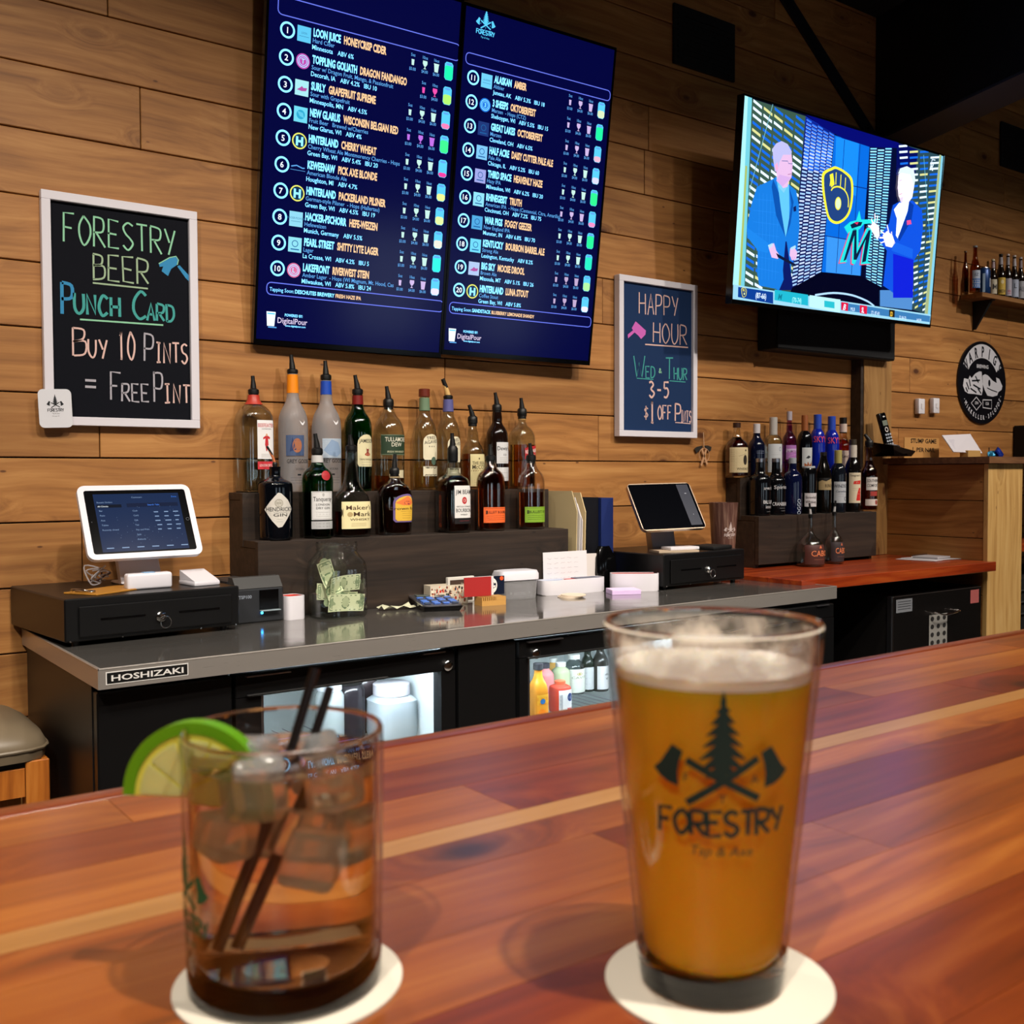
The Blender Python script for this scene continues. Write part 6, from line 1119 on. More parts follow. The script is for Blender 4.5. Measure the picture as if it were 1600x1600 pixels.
for q, (x, y, c_, r_, lb, n2) in enumerate(((-.06, .012, '3878b0', .1, 'blue card lying in the long white tray', 'blue_card'), (.03, .0, 'c83c34', -.05, 'red card lying in the long white tray', 'red_card'), (.06, .004, '283858', .0, 'navy card lying in the long white tray', 'navy_card'))):
    L = Vector((2.025, 2.455, 0))+Matrix.Rotation(-.06, 3, 'Z') @ Vector((x, y, 0)); t = thing(n2, lb, 'card', (L.x, L.y, CZ+.038+q*.0022), -.06+r_*.1); MB().box(-.043, .043, -.02, .02, 0, .002, C(c_, .4)).build('card', t)
tr2 = dpl(.15, .052, .055, WHT, C('b83c30'), 'short_tray', (2.222, 2.385, CZ), -.62, 'short white organiser tray with a red lining near the right drawer', 'tray')
sn = thing('note_pad', 'block of pale lilac paper notes on the steel counter', 'note pad', (2.14, 2.345, CZ), -.45)
MB().box(-.045, .045, -.035, .035, 0, .012, C('cdb4e0', .7), bev=.0008).build('paper_block', sn); MB().box(-.0448, .0448, -.0348, .0348, .0121, .0145, C('e0c8e8', .7)).build('top_sheet', sn)
for q in range(3): solo(MB().lathe([(.037, 0), (.037, .0025)], C('d8c8b4', .7), c=(1.955+q*.004, 2.375-q*.003, CZ+q*.0027), n=32), 'paper_coaster', (1.955+q*.004, 2.375-q*.003, CZ+q*.0027), ('cream round paper coaster, bottom one of the small stack by the tray', 'cream round paper coaster, middle one of the small stack by the tray', 'cream round paper coaster, top one of the small stack by the tray')[q], 'coaster', 'paper coasters by the tray')
# papers, folders and binder right of the main riser
kc = thing('handwritten_card', 'large white card with faint handwriting behind the long tray', 'card', (2.03, 2.4865, CZ), -.02)
kR = Matrix.Rotation(-.03, 4, 'X'); m = MB(); m.box(-.085, .085, -.001, .001, 0, .125, C('dcd8dc', .7), M=kR); m.build('card', kc)
D = Draw(lambda u, v, e: (kR @ Vector((u, -.001-e, v))), lift=.0003); random.seed(2)
for r_ in range(5): 
    for q in range(5): x = -.07+q*.026; D.stroke([(x+i*.004, .105-r_*.015+random.uniform(-.002, .002)) for i in range(5)], .0005, C('8c8a94'), 1)
D.mb.build('handwriting', kc, kind='stuff')
kb = thing('white_envelope', 'white envelope leaning behind the handwritten card', 'envelope', (2.075, 2.4915, CZ), -.02); MB().box(-.08, .08, -.001, .001, 0, .115, C('d4ccc8', .7), M=Matrix.Rotation(.02, 4, 'Y')).build('paper', kb)
fo = []
for q, (x, c_, w4, lb, nm) in enumerate(((2.085, 'c8b488', .0025, 'manila folder standing beside the riser, nearest the bottles', 'manila_folder'), (2.098, 'd8d4d4', .002, 'printed white sheet standing beside the manila folder', 'paper_sheet'), (2.108, 'dcd8dc', .002, 'curled blank white sheet standing among the folders', 'blank_sheet'), (2.12, 'ceb88c', .003, 'thick manila folder standing next to the black binder', 'manila_folder'))):
    t = thing(nm, lb, 'folder' if 'folder' in nm else 'paper', (x, 2.60, CZ), 0); h4 = (.31, .29, .27, .305)[q]
    m = MB(); m.prism([(-.095, 0), (.078, 0), (.086, h4*.9), (.07, h4), (-.07, h4), (-.095-.0*q, h4*.80)], -w4/2, w4/2, lambda u, v, e, q=q: Vector((e+.018*(-u/.2)*(v/.3), u, v)), C(c_, .7)); m.build('sheet', t)
    if q == 1:
        D = Draw(lambda u, v, e: Vector((-w4/2-e+.018*(-u/.2)*(v/.3)-.0005, u, v)), lift=.0004)
        for i in range(7): D.rect(-.02, .15+i*.012, .05, .1515+i*.012, C('7c7c84'), 1)
        D.mb.build('printed_text', t)
for nm, x0_, x1_, y0_, c_, lb, h4 in (('black_binder', 2.145, 2.215, 2.545, '0c0d14', 'tall black binder standing between the folders and the blue one', .288), ('blue_binder', 2.218, 2.270, 2.535, '1c2c64', 'tall dark blue binder standing at the right of the papers', .286)):
    t = thing(nm, lb, 'binder', ((x0_+x1_)/2, y0_, CZ)); m = MB().box(x0_, x1_, y0_, y0_+.004, CZ, CZ+h4, C(c_, .4), bev=.001); wpart(m, 'spine', t)
    for a in (x0_, x1_-.004): wpart(MB().box(a, a+.004, y0_+.0045, WY-.006, CZ, CZ+h4, C(c_, .4)), 'cover', t)
    wpart(MB().box(x0_+.006, x1_-.006, y0_+.006, WY-.012, CZ+.004, CZ+h4-.01, C('c8c4bc', .8)), 'pages', t)
pb = MB().lathe2([(.035, .02, 0, 3), (.04, .025, .05, 3), (.036, .02, .10, 3), (.02, .012, .135, 2)], BLKS, n=20); random.seed(6); pb.v = [tuple(Vector(v)+Vector((random.uniform(-.003, .003), random.uniform(-.003, .003), 0))) for v in pb.v]
pbt = thing('plastic_pouch', 'wrinkled black plastic pouch leaning by the white envelope', 'pouch', (2.19, 2.49, CZ)); pb.build('pouch', pbt)
# right tablet and what lies round it
DZ_R = CZ+.112; k = .25/.25
k2 = .975
trb, trf, trg, _ = tablet('dark_tablet', 'switched-off dark tablet with a pale rim on the right cash drawer', None, .25*k2, .18*k2, ((2.3851*k2+.065, 2.4074*k2+.066, -.1013*k2-.002), -.1923, -.5868, -.0198), mat('pale_gold_rim', 'b8a490', .35, 1), mat('tablet_black_glass', '05060a', .1), None, rad=.016, bw=.0035)
D = Draw(trf, lift=.0004); D.rect(.066, -.075, .110, .080, C('2a2e3c', .3), 2); D.ell(.09, .045, .004, .0015, C('a0a4b0'), 3, n=10); D.ell(.09, -.035, .0015, .0015, C('a0a4b0'), 3, n=8); wpart(D.mb, 'side_panel', trg)
wpart(MB().add([(2.37, 2.455, DZ_R), (2.46, 2.44, DZ_R), (2.465, 2.47, DZ_R), (2.375, 2.485, DZ_R), (2.375, 2.475, DZ_R+.085), (2.465, 2.46, DZ_R+.085), (2.47, 2.49, DZ_R+.085), (2.38, 2.505, DZ_R+.085)], [(0, 3, 2, 1), (4, 5, 6, 7), (0, 1, 5, 4), (1, 2, 6, 5), (2, 3, 7, 6), (3, 0, 4, 7)], ALU), 'stand_neck', trb)
t = thing('paper_pad', 'cream paper pad on the right cash drawer under the tablet', 'note pad', (2.41, 2.40, DZ_R), -.35); MB().box(-.07, .07, -.04, .04, 0, .006, C('b8a48c', .7)).build('pad', t)
t2_ = thing('white_case', 'flat white card case on the paper pad below the dark tablet', 'case', (2.44, 2.395, DZ_R+.006), -.2); MB().box(-.06, .05, -.028, .03, 0, .010, WHT, bev=.002, seg=2).build('case', t2_)
t = thing('black_pouch', 'flat black pouch lying on the right cash drawer behind the plastic cup', 'pouch', (2.60, 2.42, DZ_R), .2); MB().box(-.06, .06, -.05, .05, 0, .012, BLKM, bev=.004, seg=2).build('pouch', t)
# patterned plastic cup with the house logo
cbp = onz(1130, 852, CZ+.09); cu = thing('logo_cup', 'wood-print plastic cup with the white tap house logo right of the dark tablet', 'cup', (2.775, 2.52, CZ), 0)
kq = mpp((2.775, 2.52, CZ)); cz0 = ony(1130, 852, 2.52).z-CZ; cz1 = ony(1130, 785, 2.52).z-CZ
cupwood = wood('cup_wood_print', '3c2620', '5e4038', '8c7060', rough=.3, axis='Z', knots=False, gscale=2.4, var=.1)
hC = cz1; r1, r0 = 22.5*kq, 15*kq
MB().lathe([(r0, 0), (r0+.001, .003), (r1, hC), (r1-.0015, hC), (r0-.001, .004)], cupwood, n=32).build('cup', cu)
CD = Draw(lambda u, v, e: (lambda r, th: Vector(((r+e)*math.cos(th), (r+e)*math.sin(th), v)))(r0+(r1-r0)*v/hC+.0004, -math.pi/2-.35+(u/(r0+(r1-r0)*v/hC))), lift=.0003, maxe=.01)
forestry(CD, C('c4b4b0'), .004, hC*.55, .052, tw=.11); wpart  # logo faces the counter front
CD.text('FORESTRY', .004, .020, .010, C('b4a8a4'), align='c'); CD.mb.build('white_logo', cu)
# notebook on the red worktop
nb = onz(1460, 872, WZ); t = thing('spiral_notebook', 'spiral notebook lying on white papers at the end of the red worktop', 'notebook', (nb.x+.0, nb.y, WZ+.0035), .1)
MB().box(-.075, .075, -.05, .055, 0, .006, C('b8b4b8', .6)).build('pages', t)
for q in range(16): MB().tube([(-.07+q*.0093+.0*math.cos(a_), .055+.006*math.cos(a_), .004+.006*math.sin(a_)) for a_ in [2*math.pi*i/8 for i in range(9)]], .0007, CHR, n=4).build('wire_ring', t)
t = thing('loose_papers', 'white loose sheets under the spiral notebook on the red worktop', 'paper', (nb.x, nb.y, WZ), .0)
MB().box(-.16, .10, -.07, .09, 0, .0008, C('b4b0b4', .7), M=Matrix.Rotation(.15, 4, 'Z')).build('sheet', t); MB().box(-.12, .16, -.09, .07, .001, .0018, C('bcb8bc', .7), M=Matrix.Rotation(-.1, 4, 'Z')).build('sheet', t)
# ================================================================== ON THE LEDGE AND THE WALL
def led(px, Y): return ony(px, 712, Y).x
ph = thing('cordless_phone', 'black cordless telephone standing in its base on the ledge', 'telephone', (led(1397, 2.55), 2.56, LZ), .0)
phx = led(1397, 2.55); kp = mpp((phx, 2.56, LZ))
bt = LZ-.0
m = MB(); m.add([(-.058, -.05, .006), (.062, -.05, .006), (.062, .055, .006), (-.058, .055, .006), (-.078, -.058, .050), (.078, -.06, .028), (.076, .06, .042), (-.078, .06, .068)], [(0, 3, 2, 1), (4, 5, 6, 7), (0, 1, 5, 4), (1, 2, 6, 5), (2, 3, 7, 6), (3, 0, 4, 7)], BLKS); m.build('base', ph)
MB().tube([(-.022+.036*math.cos(q), -.01+.036*math.sin(q)*.9, 0.049-(.036*math.cos(q))*.14) for q in [2*math.pi*i/28 for i in range(29)]], .003, ALU, n=6).build('silver_ring', ph)
MB().tube([(.055, .05, .045), (.052, .052, .105)], [.0045, .0035], BLKM, n=10).build('antenna', ph)
for x_, y_ in ((.045, .0), (.055, -.025)): MB().lathe([(.008, 0), (.007, .003)], C('c4bcbc', .3), c=(x_, y_, .0345), n=14).build('button', ph)
HM = Matrix.Translation((-.024, -.005, .040)) @ Matrix.Rotation(-.16, 4, 'Y') @ Matrix.Rotation(-.2, 4, 'X')
hs = MB().box(-.024, .024, -.009, .009, 0, .150, BLKS, bev=.006, seg=2, M=HM).build('handset', ph)
D = Draw(lambda u, v, e: HM @ Vector((u, -.009-e, v)), lift=.0004); D.rect(-.015, .095, .017, .117, C('6c7468'), 1); D.ell(.004, .133, .008, .003, C('c8c8c8'), 1, n=10); D.ring(0, .078, .011, .011, .004, C('c8c0bc'), 1); D.mb.build('display', hs)
for i in range(4):
    for jx in range(3):
        MB().box(-.0145+jx*.0145-.005, -.0145+jx*.0145+.005, -.0112, -.0092, .012+i*.0135, .020+i*.0135, C('a8b0bc', .4), bev=.001, M=HM).build('key', hs)
ts = thing('dark_tray', 'dark wooden tray lying under the telephone on the ledge', 'tray', (led(1425, 2.55), 2.55, LZ-.0))
sg = thing('stump_game_sign', 'small tan card reading STUMP GAME PER NAIL on the ledge', 'sign', (led(1443, 2.60), 2.60, LZ))
g0, g1 = ony(1418, 684, 2.60), ony(1467, 714, 2.60)
wpart(MB().box(ony(1413, 700, 2.6).x, g1.x, 2.600, 2.603, LZ, g0.z+.002, C('b8874c', .6)), 'card', sg)
O = Vector((0, 2.5998, 0)); sp_ = pxplane(O, Vector((1, 0, 0)), Vector((0, 0, 1)), Vector((0, -1, 0))); D = Draw(plane_fn(O, (1, 0, 0), (0, 0, 1), (0, -1, 0)), lift=.0003)
q = sp_(1423, 692); q2 = sp_(1463, 693); D.text('STUMP GAME', q[0], q[1], .020, C('241c14'), width=q2[0]-q[0], bold=.02); q = sp_(1432, 706); q2 = sp_(1461, 707); D.text('PER NAIL', q[0], q[1], .019, C('241c14'), width=q2[0]-q[0], bold=.02); q = sp_(1426, 705); D.text('1', q[0], q[1], .019, C('241c14'), bold=.02)
wpart(D.mb, 'lettering', sg)
bpy.data.objects.remove(ts)
hd = thing('card_holder', 'slanted white printed card on a tan block on the ledge', 'card holder', (led(1512, 2.50), 2.50, LZ))
hx = led(1512, 2.50); kx = mpp((hx, 2.5, LZ))
wpart(MB().box(hx-.03, hx+.07, 2.48, 2.52, LZ, LZ+.035, C('b08a50', .6), bev=.002), 'tan_block', hd)
hfp = [ony(*p, 2.49) for p in ((1490, 706), (1535, 708))]; hft = [ony(*p, 2.53) for p in ((1516, 678), (1472, 680))]
q4 = hfp+hft; m = MB(); m.add([tuple(v) for v in q4]+[tuple(v+Vector((0, .003, -.002))) for v in q4], [(0, 1, 2, 3), (7, 6, 5, 4), (0, 4, 5, 1), (1, 5, 6, 2), (2, 6, 7, 3), (3, 7, 4, 0)], C('c8c4cc', .6)); wpart(m, 'printed_card', hd)
def bil(u, v, e): return (q4[0]*(1-u)*(1-v)+q4[1]*u*(1-v)+q4[2]*u*v+q4[3]*(1-u)*v)+Vector((0, -e, e))
D = Draw(bil, lift=.0005); D.poly([(.42, .5), (.48, .75), (.55, .55), (.68, .55), (.6, .4), (.45, .42)], C('303038'), 1); [D.rect(.1, .2+i*.08, .3, .22+i*.08, C('a09cb0'), 1) for i in range(7)]; wpart(D.mb, 'print', hd)
bl = thing('blue_foil', 'crumpled blue and teal foil wrapper on the ledge', 'wrapper', (led(1555, 2.50), 2.50, LZ)); bx = led(1555, 2.50)
random.seed(14)
for nm, cx_, c_, sc_ in (('teal_piece', -.035, '1c6484', .03), ('blue_piece', .02, '1c3498', .036)):
    bm = bmesh.new(); bmesh.ops.create_icosphere(bm, subdivisions=2, radius=1); vs = [(v.co.x*sc_*random.uniform(.5, 1.2)+cx_, v.co.y*sc_*.7*random.uniform(.6, 1.1), max(0, (v.co.z+.55)*sc_*.8*random.uniform(.7, 1.3))) for v in bm.verts]; fs = [[v.index for v in f.verts] for f in bm.faces]; bm.free()
    MB().add(vs, fs, mat('foil_'+c_, c_, .25, .6)).build(nm, bl)
MB().tube([(-.05, 0, 0), (-.053, 0, .05)], .002, BLKM).build('stick', bl)
for i, (px, py) in enumerate(((1437, 635), (1460, 634))):
    c0 = ony(px, py, WY-.012); sw = thing('light_switch', ('white rocker switch box on the wall, left of the two', 'white rocker switch box on the wall, right of the two')[i], 'switch', (c0.x, WY, c0.z), 0, 'switch boxes above the ledge')
    wpart(MB().box(c0.x-.024, c0.x+.024, WY-.024, WY-.001, c0.z-.034, c0.z+.034, WHT, bev=.004, seg=2), 'box', sw); wpart(MB().box(c0.x-.008, c0.x+.008, WY-.026, WY-.0242, c0.z-.012, c0.z+.012, C('d0ccd0', .4), bev=.0008), 'rocker', sw)
# oval brewery sign
ov = ony(1535, 598, WY-.008); kz = abs(ony(1535, 533, WY-.008).z-ony(1535, 662, WY-.008).z)/2; ra = (ony(1572, 598, WY-.008).x-ony(1497, 598, WY-.008).x)/2
os_ = thing('oval_sign', 'black and white oval brewery sign on the planks above the ledge', 'sign', (ov.x, WY, ov.z-kz))
el = [(ra*math.cos(2*math.pi*i/48), kz*math.sin(2*math.pi*i/48)) for i in range(48)]
ofn = lambda u, v, e: Vector((ov.x+u, WY-.008-e, ov.z+v)); wpart(MB().prism(el, -.007, 0, ofn, mat('sign_black', '0c0c12', .3)), 'plate', os_)
# sign picture drawn from the enlarged photograph (centre 540, 775; half axes 365, 655)
def og(pts): return [((a-540)/365*ra, (775-b_)/655*kz) for a, b_ in pts]
D = Draw(ofn, lift=.0003); OW = C('c8c8d0')
A = [(540+325*math.cos(t), 790-625*math.sin(t)) for t in [math.radians(27+i*(126/16)) for i in range(17)]]; Bq = [(540+245*math.cos(t), 790-405*math.sin(t)) for t in [math.radians(150-i*(120/16)) for i in range(17)]]
D.poly(og(A+Bq), OW, 1)
for i, ch in enumerate('WARPIGS'):
    t = math.radians(147-i*19); X, Y = 540+278*math.cos(t), 790-500*math.sin(t); x, y = og([(X, Y)])[0]; D.text(ch, x, y-.022, .050, C('10121c'), xs=.6, align='c', lv=3, bold=.03, rot=(t-math.pi/2)*.6)
x, y = og([(540, 545)])[0]; D.text('BREWING', x, y, .017, OW, align='c', xs=1.0, bold=.03)
D.poly(og([(250, 850), (265, 730), (330, 740), (350, 680), (375, 720), (430, 640), (490, 600), (525, 600), (535, 700), (545, 800), (545, 900), (530, 975), (420, 965), (330, 965), (280, 930)]), OW, 1)
for pts in ([(300, 790), (340, 900)], [(380, 760), (500, 740)], [(400, 820), (510, 880)], [(360, 880), (450, 940)], [(430, 680), (480, 780)], [(470, 870), (520, 950)], [(340, 740), (360, 850)], [(290, 870), (320, 940)]): D.stroke(og(pts), .008, C('10121c'), 2)
D.poly(og([(540, 660), (580, 635), (620, 650), (700, 730), (760, 760), (750, 670), (800, 690), (850, 800), (840, 860), (790, 900), (770, 960), (700, 985), (620, 975), (580, 900), (545, 800)]), OW, 1); D.ell(*og([(645, 770)])[0], .010, .016, C('10121c'), 2); D.stroke(og([(610, 850), (680, 880), (770, 905)]), .005, C('10121c'), 2)
D.stroke(og([(450, 1010), (530, 1110), (455, 1215), (375, 1110), (450, 1010)]), .005, OW, 1); D.stroke(og([(550, 1045), (685, 1040), (685, 1180), (552, 1170), (550, 1045)]), .005, OW, 1)
x, y = og([(455, 1125)])[0]; D.text('CPH', x, y, .014, OW, align='c', xs=.8, bold=.02); x, y = og([(618, 1125)])[0]; D.text('USA', x, y, .015, OW, align='c', xs=.8, bold=.02)
for i, ch in enumerate('\u00b7MIKKELLER\u00b73FLOYDS\u00b7'):
    t = math.radians(208+i*(126/17)*1.0); X, Y = 540+315*math.cos(t), 790-545*math.sin(t); x, y = og([(X, Y)])[0]; D.text(ch, x, y-.008, .021, OW, xs=.75, align='c', lv=1, bold=.03, rot=(t-1.5*math.pi)*.8)
wpart(D.mb, 'painted_emblem', os_)
# bottle shelf at the far right
SZ = CAMZ+.826; sh = thing('wall_shelf', 'short wooden wall shelf of beer bottles at the upper right', 'shelf', (5.0, 2.65, SZ-.02))
SYF = 2.585; sx0 = 4.56
wpart(MB().box(sx0, 5.9, SYF, WY-.002, SZ-.020, SZ, wood('shelf_wood', '6e4826', '8a6038', 'a07446', rough=.5, knots=False), bev=.001), 'board', sh)
m = MB(); bx_ = ony(1524, 480, WY-.01).x; m.box(bx_-.012, bx_+.012, SYF+.01, WY-.002, SZ-.026, SZ-.0205, BLKM); m.add([(bx_-.01, WY-.002, SZ-.026), (bx_+.01, WY-.002, SZ-.026), (bx_+.006, WY-.002, SZ-.15), (bx_-.006, WY-.002, SZ-.15), (bx_-.01, SYF+.02, SZ-.026), (bx_+.01, SYF+.02, SZ-.026), (bx_+.006, WY-.012, SZ-.15), (bx_-.006, WY-.012, SZ-.15)], [(0, 1, 5, 4), (1, 2, 6, 5), (2, 3, 7, 6), (3, 0, 4, 7), (0, 3, 2, 1), (4, 5, 6, 7)], BLKM); wpart(m, 'bracket', sh)
G6 = 'beer bottles on the wall shelf'; YS_ = 2.636
def beer(label, px, top, hw, g, lab=None, capc='c8c4bc', neck=None, solid=True, items=None, yb=0, Y=YS_):
    base = ony(px, 455, Y); hw *= 1.14
    # base pixel row where the shelf top is met
    lo, hi = 430.0, 500.0
    for _ in range(30):
        mid = (lo+hi)/2
        if ony(px, mid, Y).z > SZ: lo = mid
        else: hi = mid
    by = lo; H = by-top
    return bottle(label, px, by, Y, SZ, [(hw, by), (hw, by-H*.5), (hw*.8, by-H*.6), (hw*.42, by-H*.74), (hw*.36, top+2)], g, solid=solid, labels=[(hw*.85, by-H*.46, by-H*.08, lab, items, 1)] if lab else [], cap=(hw*.42, top, capc), band=(by-H*.93, by-H*.76, neck) if neck else None, group=G6, name='beer_bottle')
BRN = opaque('140a06')
beer('long-necked amber bottle at the left end of the shelf', 1508, 392, 4.4, glass('8c4810'), solid=False, capc='5c3c20')
beer('clear long-necked bottle with a white and bright blue label', 1523, 384, 7, glass('b87030'), 'a8b4c8', '8c949c', solid=False, items=[('r', -1, 0, 1, .55, '2868b8'), ('t', 'IZ', 0, .68, .16, '283858', .4)], Y=2.612)
t = thing('beer_can', 'blue and silver drink can standing between two shelf bottles', 'can', (ony(1536, 452, 2.615).x, 2.615, SZ), 0); MB().lathe([(.026, 0), (.031, .006), (.031, .105), (.026, .116)], mat('can_blue', '1c3c70', .35, .4), n=26).build('body', t); MB().lathe([(.027, .1162), (.0265, .119), (.024, .1185)], ALU, n=26).build('lid', t)
D = Draw(lambda u, v, e: (lambda th: Vector(((.0313+e)*math.cos(th), (.0313+e)*math.sin(th), v)))(-math.pi/2+u/.031), lift=.0003, maxe=.008); D.rect(.0, .03, .026, .07, C('a8acb8'), 1); D.rect(-.035, .005, -.024, .09, C('98b0c8'), 1); D.mb.build('label_print', t, kind='stuff')
for px, top, hw, lab, nk, lb, it, cp in ((1551, 405, 5.5, 'b8b09c', 'a8949c', 'slim dark bottle with pale foil neck right of the can', [('t', 'M', .1, .3, .4, '282420', .6)], 'd8ccb0'),
    (1563, 397, 6.5, 'c0a038', '98949c', 'tall dark bottle with a yellow label on the shelf', [('t', 'BREW', 0, .1, .2, '403010', .8), ('e', 0, .75, .4, .12, 'd8c898')], '14100e'),
    (1574, 397, 5.5, 'a8a4b0', '98949c', 'dark bottle with a pink-marked white label on the shelf', [('r', -.5, .1, .5, .35, 'a85868')], 'c8c0c4'),
    (1584, 399, 6, 'a4acc0', 'b0aab0', 'dark bottle with a letter L on its pale blue label', [('t', 'L', -.1, .5, .3, '282c38', .3)], 'c4b8b4'),
    (1594, 402, 5.5, '9c9ca4', '8c7c84', 'grey-necked dark bottle second from the right edge of the shelf', [('t', 'ALE', 0, .4, .3, '50505c', .8)], 'b8b0b4'),
    (1604, 404, 6, '9c9ca4', 'a8a0a4', 'dark bottle cut by the right edge of the photo', None, 'b8b0b4')):
    beer(lb, px, top, hw, BRN, lab, cp, nk, items=it)
# things beyond the partition, at the right edge
fs_ = thing('far_shelf', 'red-brown wooden shelf beyond the partition at the right edge', 'shelf', (4.7, 2.4, CAMZ-.42)); wpart(MB().box(4.24, 5.6, 2.3, WY-.002, CAMZ-.335, CAMZ-.30, REDW), 'board', fs_); wpart(MB().box(4.26, 4.29, 2.32, 2.66, 0, CAMZ-.3355, BLKM), 'support', fs_)
cs_ = thing('dark_crate', 'dark wire-edged crate low beyond the partition at the right edge', 'crate', (4.8, 2.4, .3)); wpart(MB().box(4.32, 5.4, 2.3, 2.66, 0, CAMZ-.45, BLKM), 'body', cs_)
for q in range(3): wpart(MB().tube([(4.32, 2.292, .80-q*.05), (5.3, 2.292, .80-q*.05)], .003, ALU), 'wire', cs_)
cl = thing('coloured_packet', 'pink and white packet on the far shelf at the right edge', 'packet', (4.32, 2.40, CAMZ-.30)); wpart(MB().box(4.265, 4.45, 2.36, 2.44, CAMZ-.2995, CAMZ-.24, C('5c2c5c'), bev=.003), 'body', cl); wpart(MB().box(4.27, 4.36, 2.355, 2.3595, CAMZ-.29, CAMZ-.25, C('d8a0b0')), 'front_label', cl)
dk = thing('dark_case', 'black rectangular case on the wall at the right edge above the ledge', 'case', (5.15, 2.65, CAMZ+.10)); cx5 = ony(1593, 700, 2.66).x; wpart(MB().box(cx5, cx5+.5, 2.60, WY-.002, LZ, CAMZ+.235, BLKM, bev=.004), 'body', dk); wpart(MB().box(cx5-.006, cx5+.5, 2.594, 2.5995, CAMZ+.16, CAMZ+.165, ALU), 'metal_strip', dk)
# ================================================================== STOOL
SL = mat('taupe_leather', '6e614e', .38, spec=.6)
st = thing('bar_stool', 'oak bar stool with a taupe leather seat at the left edge', 'stool', (.30, 2.48, 0))
c0 = onz(84, 1163, .745); sx1 = c0.x; sy0 = c0.y
x0_, x1_, y0_, y1_ = sx1-.40, sx1, sy0, sy0+.36
cxs, cys = (x0_+x1_)/2, (y0_+y1_)/2
M_ = Matrix.Translation((cxs, cys, .745))
wpart(MB().lathe2([(.196, .176, -.03, 7), (.2, .18, -.012, 7), (.2, .18, .0, 7), (.192, .172, .018, 6), (.165, .145, .038, 4.5), (.10, .09, .05, 3), (.02, .02, .054, 2)], SL, n=48, M=M_), 'seat_cushion', st)
wpart(MB().tube([tuple(M_ @ Vector((.2005*(abs(math.cos(t))**7+abs(math.sin(t))**7)**(-1/7)*math.cos(t), .1805*(abs(math.cos(t))**7+abs(math.sin(t))**7)**(-1/7)*math.sin(t), -.006))) for t in [2*math.pi*i/56 for i in range(57)]], .004, SL, n=6), 'piping', st)
for a in (x0_+.005, x1_-.052):
    for b_ in (y0_+.012, y1_-.055): wpart(MB().box(a, a+.046, b_, b_+.044, 0, .714, STOOLW, bev=.002), 'leg', st)
for p in ((x0_+.052, x1_-.053, y0_+.016, y0_+.036, .64, .70), (x0_+.052, x1_-.053, y1_-.05, y1_-.03, .64, .70), (x0_+.012, x0_+.034, y0_+.057, y1_-.056, .64, .70), (x1_-.04, x1_-.018, y0_+.057, y1_-.056, .64, .70), (x0_+.052, x1_-.053, y0_+.02, y0_+.04, .25, .29)): wpart(MB().box(*p, STOOLW, bev=.001), 'rail', st)
wpart(MB().box(x0_+.02, x1_-.02, y0_+.02, y1_-.02, .7015, .7145, BLKM), 'seat_board', st)
# ================================================================== IN THE COOLER
SHZ = .6575
def can_h(py, Y, px): return ony(px, py, Y).z
G7 = 'containers in the left cooler window'; G8 = 'bottles in the right cooler window'
wj = ony(612, 1120, 2.25); t = thing('white_tub', 'big white plastic jar in the left cooler window', 'jar', (wj.x, 2.25, SHZ)); kk = mpp((wj.x, 2.25, SHZ)); H_ = can_h(1066, 2.25, 612)-SHZ
MB().lathe2([(.95*34*kk, .95*34*kk, 0, 4), (34*kk, 34*kk, .01, 4), (34*kk, 34*kk, H_*.68, 4), (28*kk, 28*kk, H_*.76, 2.5), (26*kk, 26*kk, H_*.78, 2)], mat('milky_plastic', 'dce8ee', .4, trans=.3, ior=1.2), n=36).build('body', t); MB().lathe([(29*kk, H_*.785), (29*kk, H_*.98), (27*kk, H_)], WHT, n=32).build('lid', t)
for i, (px, Yq, r_, h_, c_, cc_, lb) in enumerate(((545, 2.30, .04, .155, '282428', '14120f', 'small dark-lidded jar left of the white tub in the cooler'), (565, 2.36, .04, .16, '504448', 'c8d0d0', 'glass jar with a pale lid behind the white tub'), (515, 2.28, .035, .15, 'a0a8a8', 'd8dce0', 'clear jar at the left edge of the left cooler window'))):
    p = ony(px, 1100, Yq); t = thing('storage_jar', lb, 'jar', (p.x, Yq, SHZ), 0, G7); MB().lathe([(r_, 0), (r_, h_*.75), (r_*.8, h_*.84)], C(c_, .15), n=24).build('body', t); MB().lathe([(r_*.85, h_*.845), (r_*.85, h_)], C(cc_, .4), n=24).build('lid', t)
def jug(label, px, Y, top, hw, bodyc, capc, labc=None, sq=2, items=None, trans=False, sh=.3, name='juice_bottle', cat='bottle', caph=.1, shelf=None):
    lo, hi = 1040.0, 1300.0; zs_ = shelf or SHZ
    for _ in range(30):
        mid = (lo+hi)/2
        if ony(px, mid, Y).z > zs_: lo = mid
        else: hi = mid
    H = lo-top
    return bottle(label, px, lo, Y, zs_, [(hw, lo), (hw, top+H*sh), (hw*.85, top+H*(sh*.75)), (hw*.48, top+H*sh*.5), (hw*.45, top+H*caph)], glass(bodyc) if trans else C(bodyc, .2), solid=not trans, sq=sq, labels=[(hw*.95, top+H*(sh+.05), lo-H*.05, labc, items, 1)] if labc else [], cap=(hw*.55, top, capc), group=G8, name=name, cat=cat)
jug('orange juice bottle with a dark cap at the left of the right cooler window', 841, 2.17, 1036, 14, 'd89030', '2c2c30', 'e8a030', 3, [('r', -1, .55, 1, 1, 'f0b838'), ('e', -.3, .15, .5, .22, 'f08820'), ('e', .4, .1, .4, .2, 'f09830'), ('e', -.2, .7, .35, .12, '2870b8')], sh=.5)
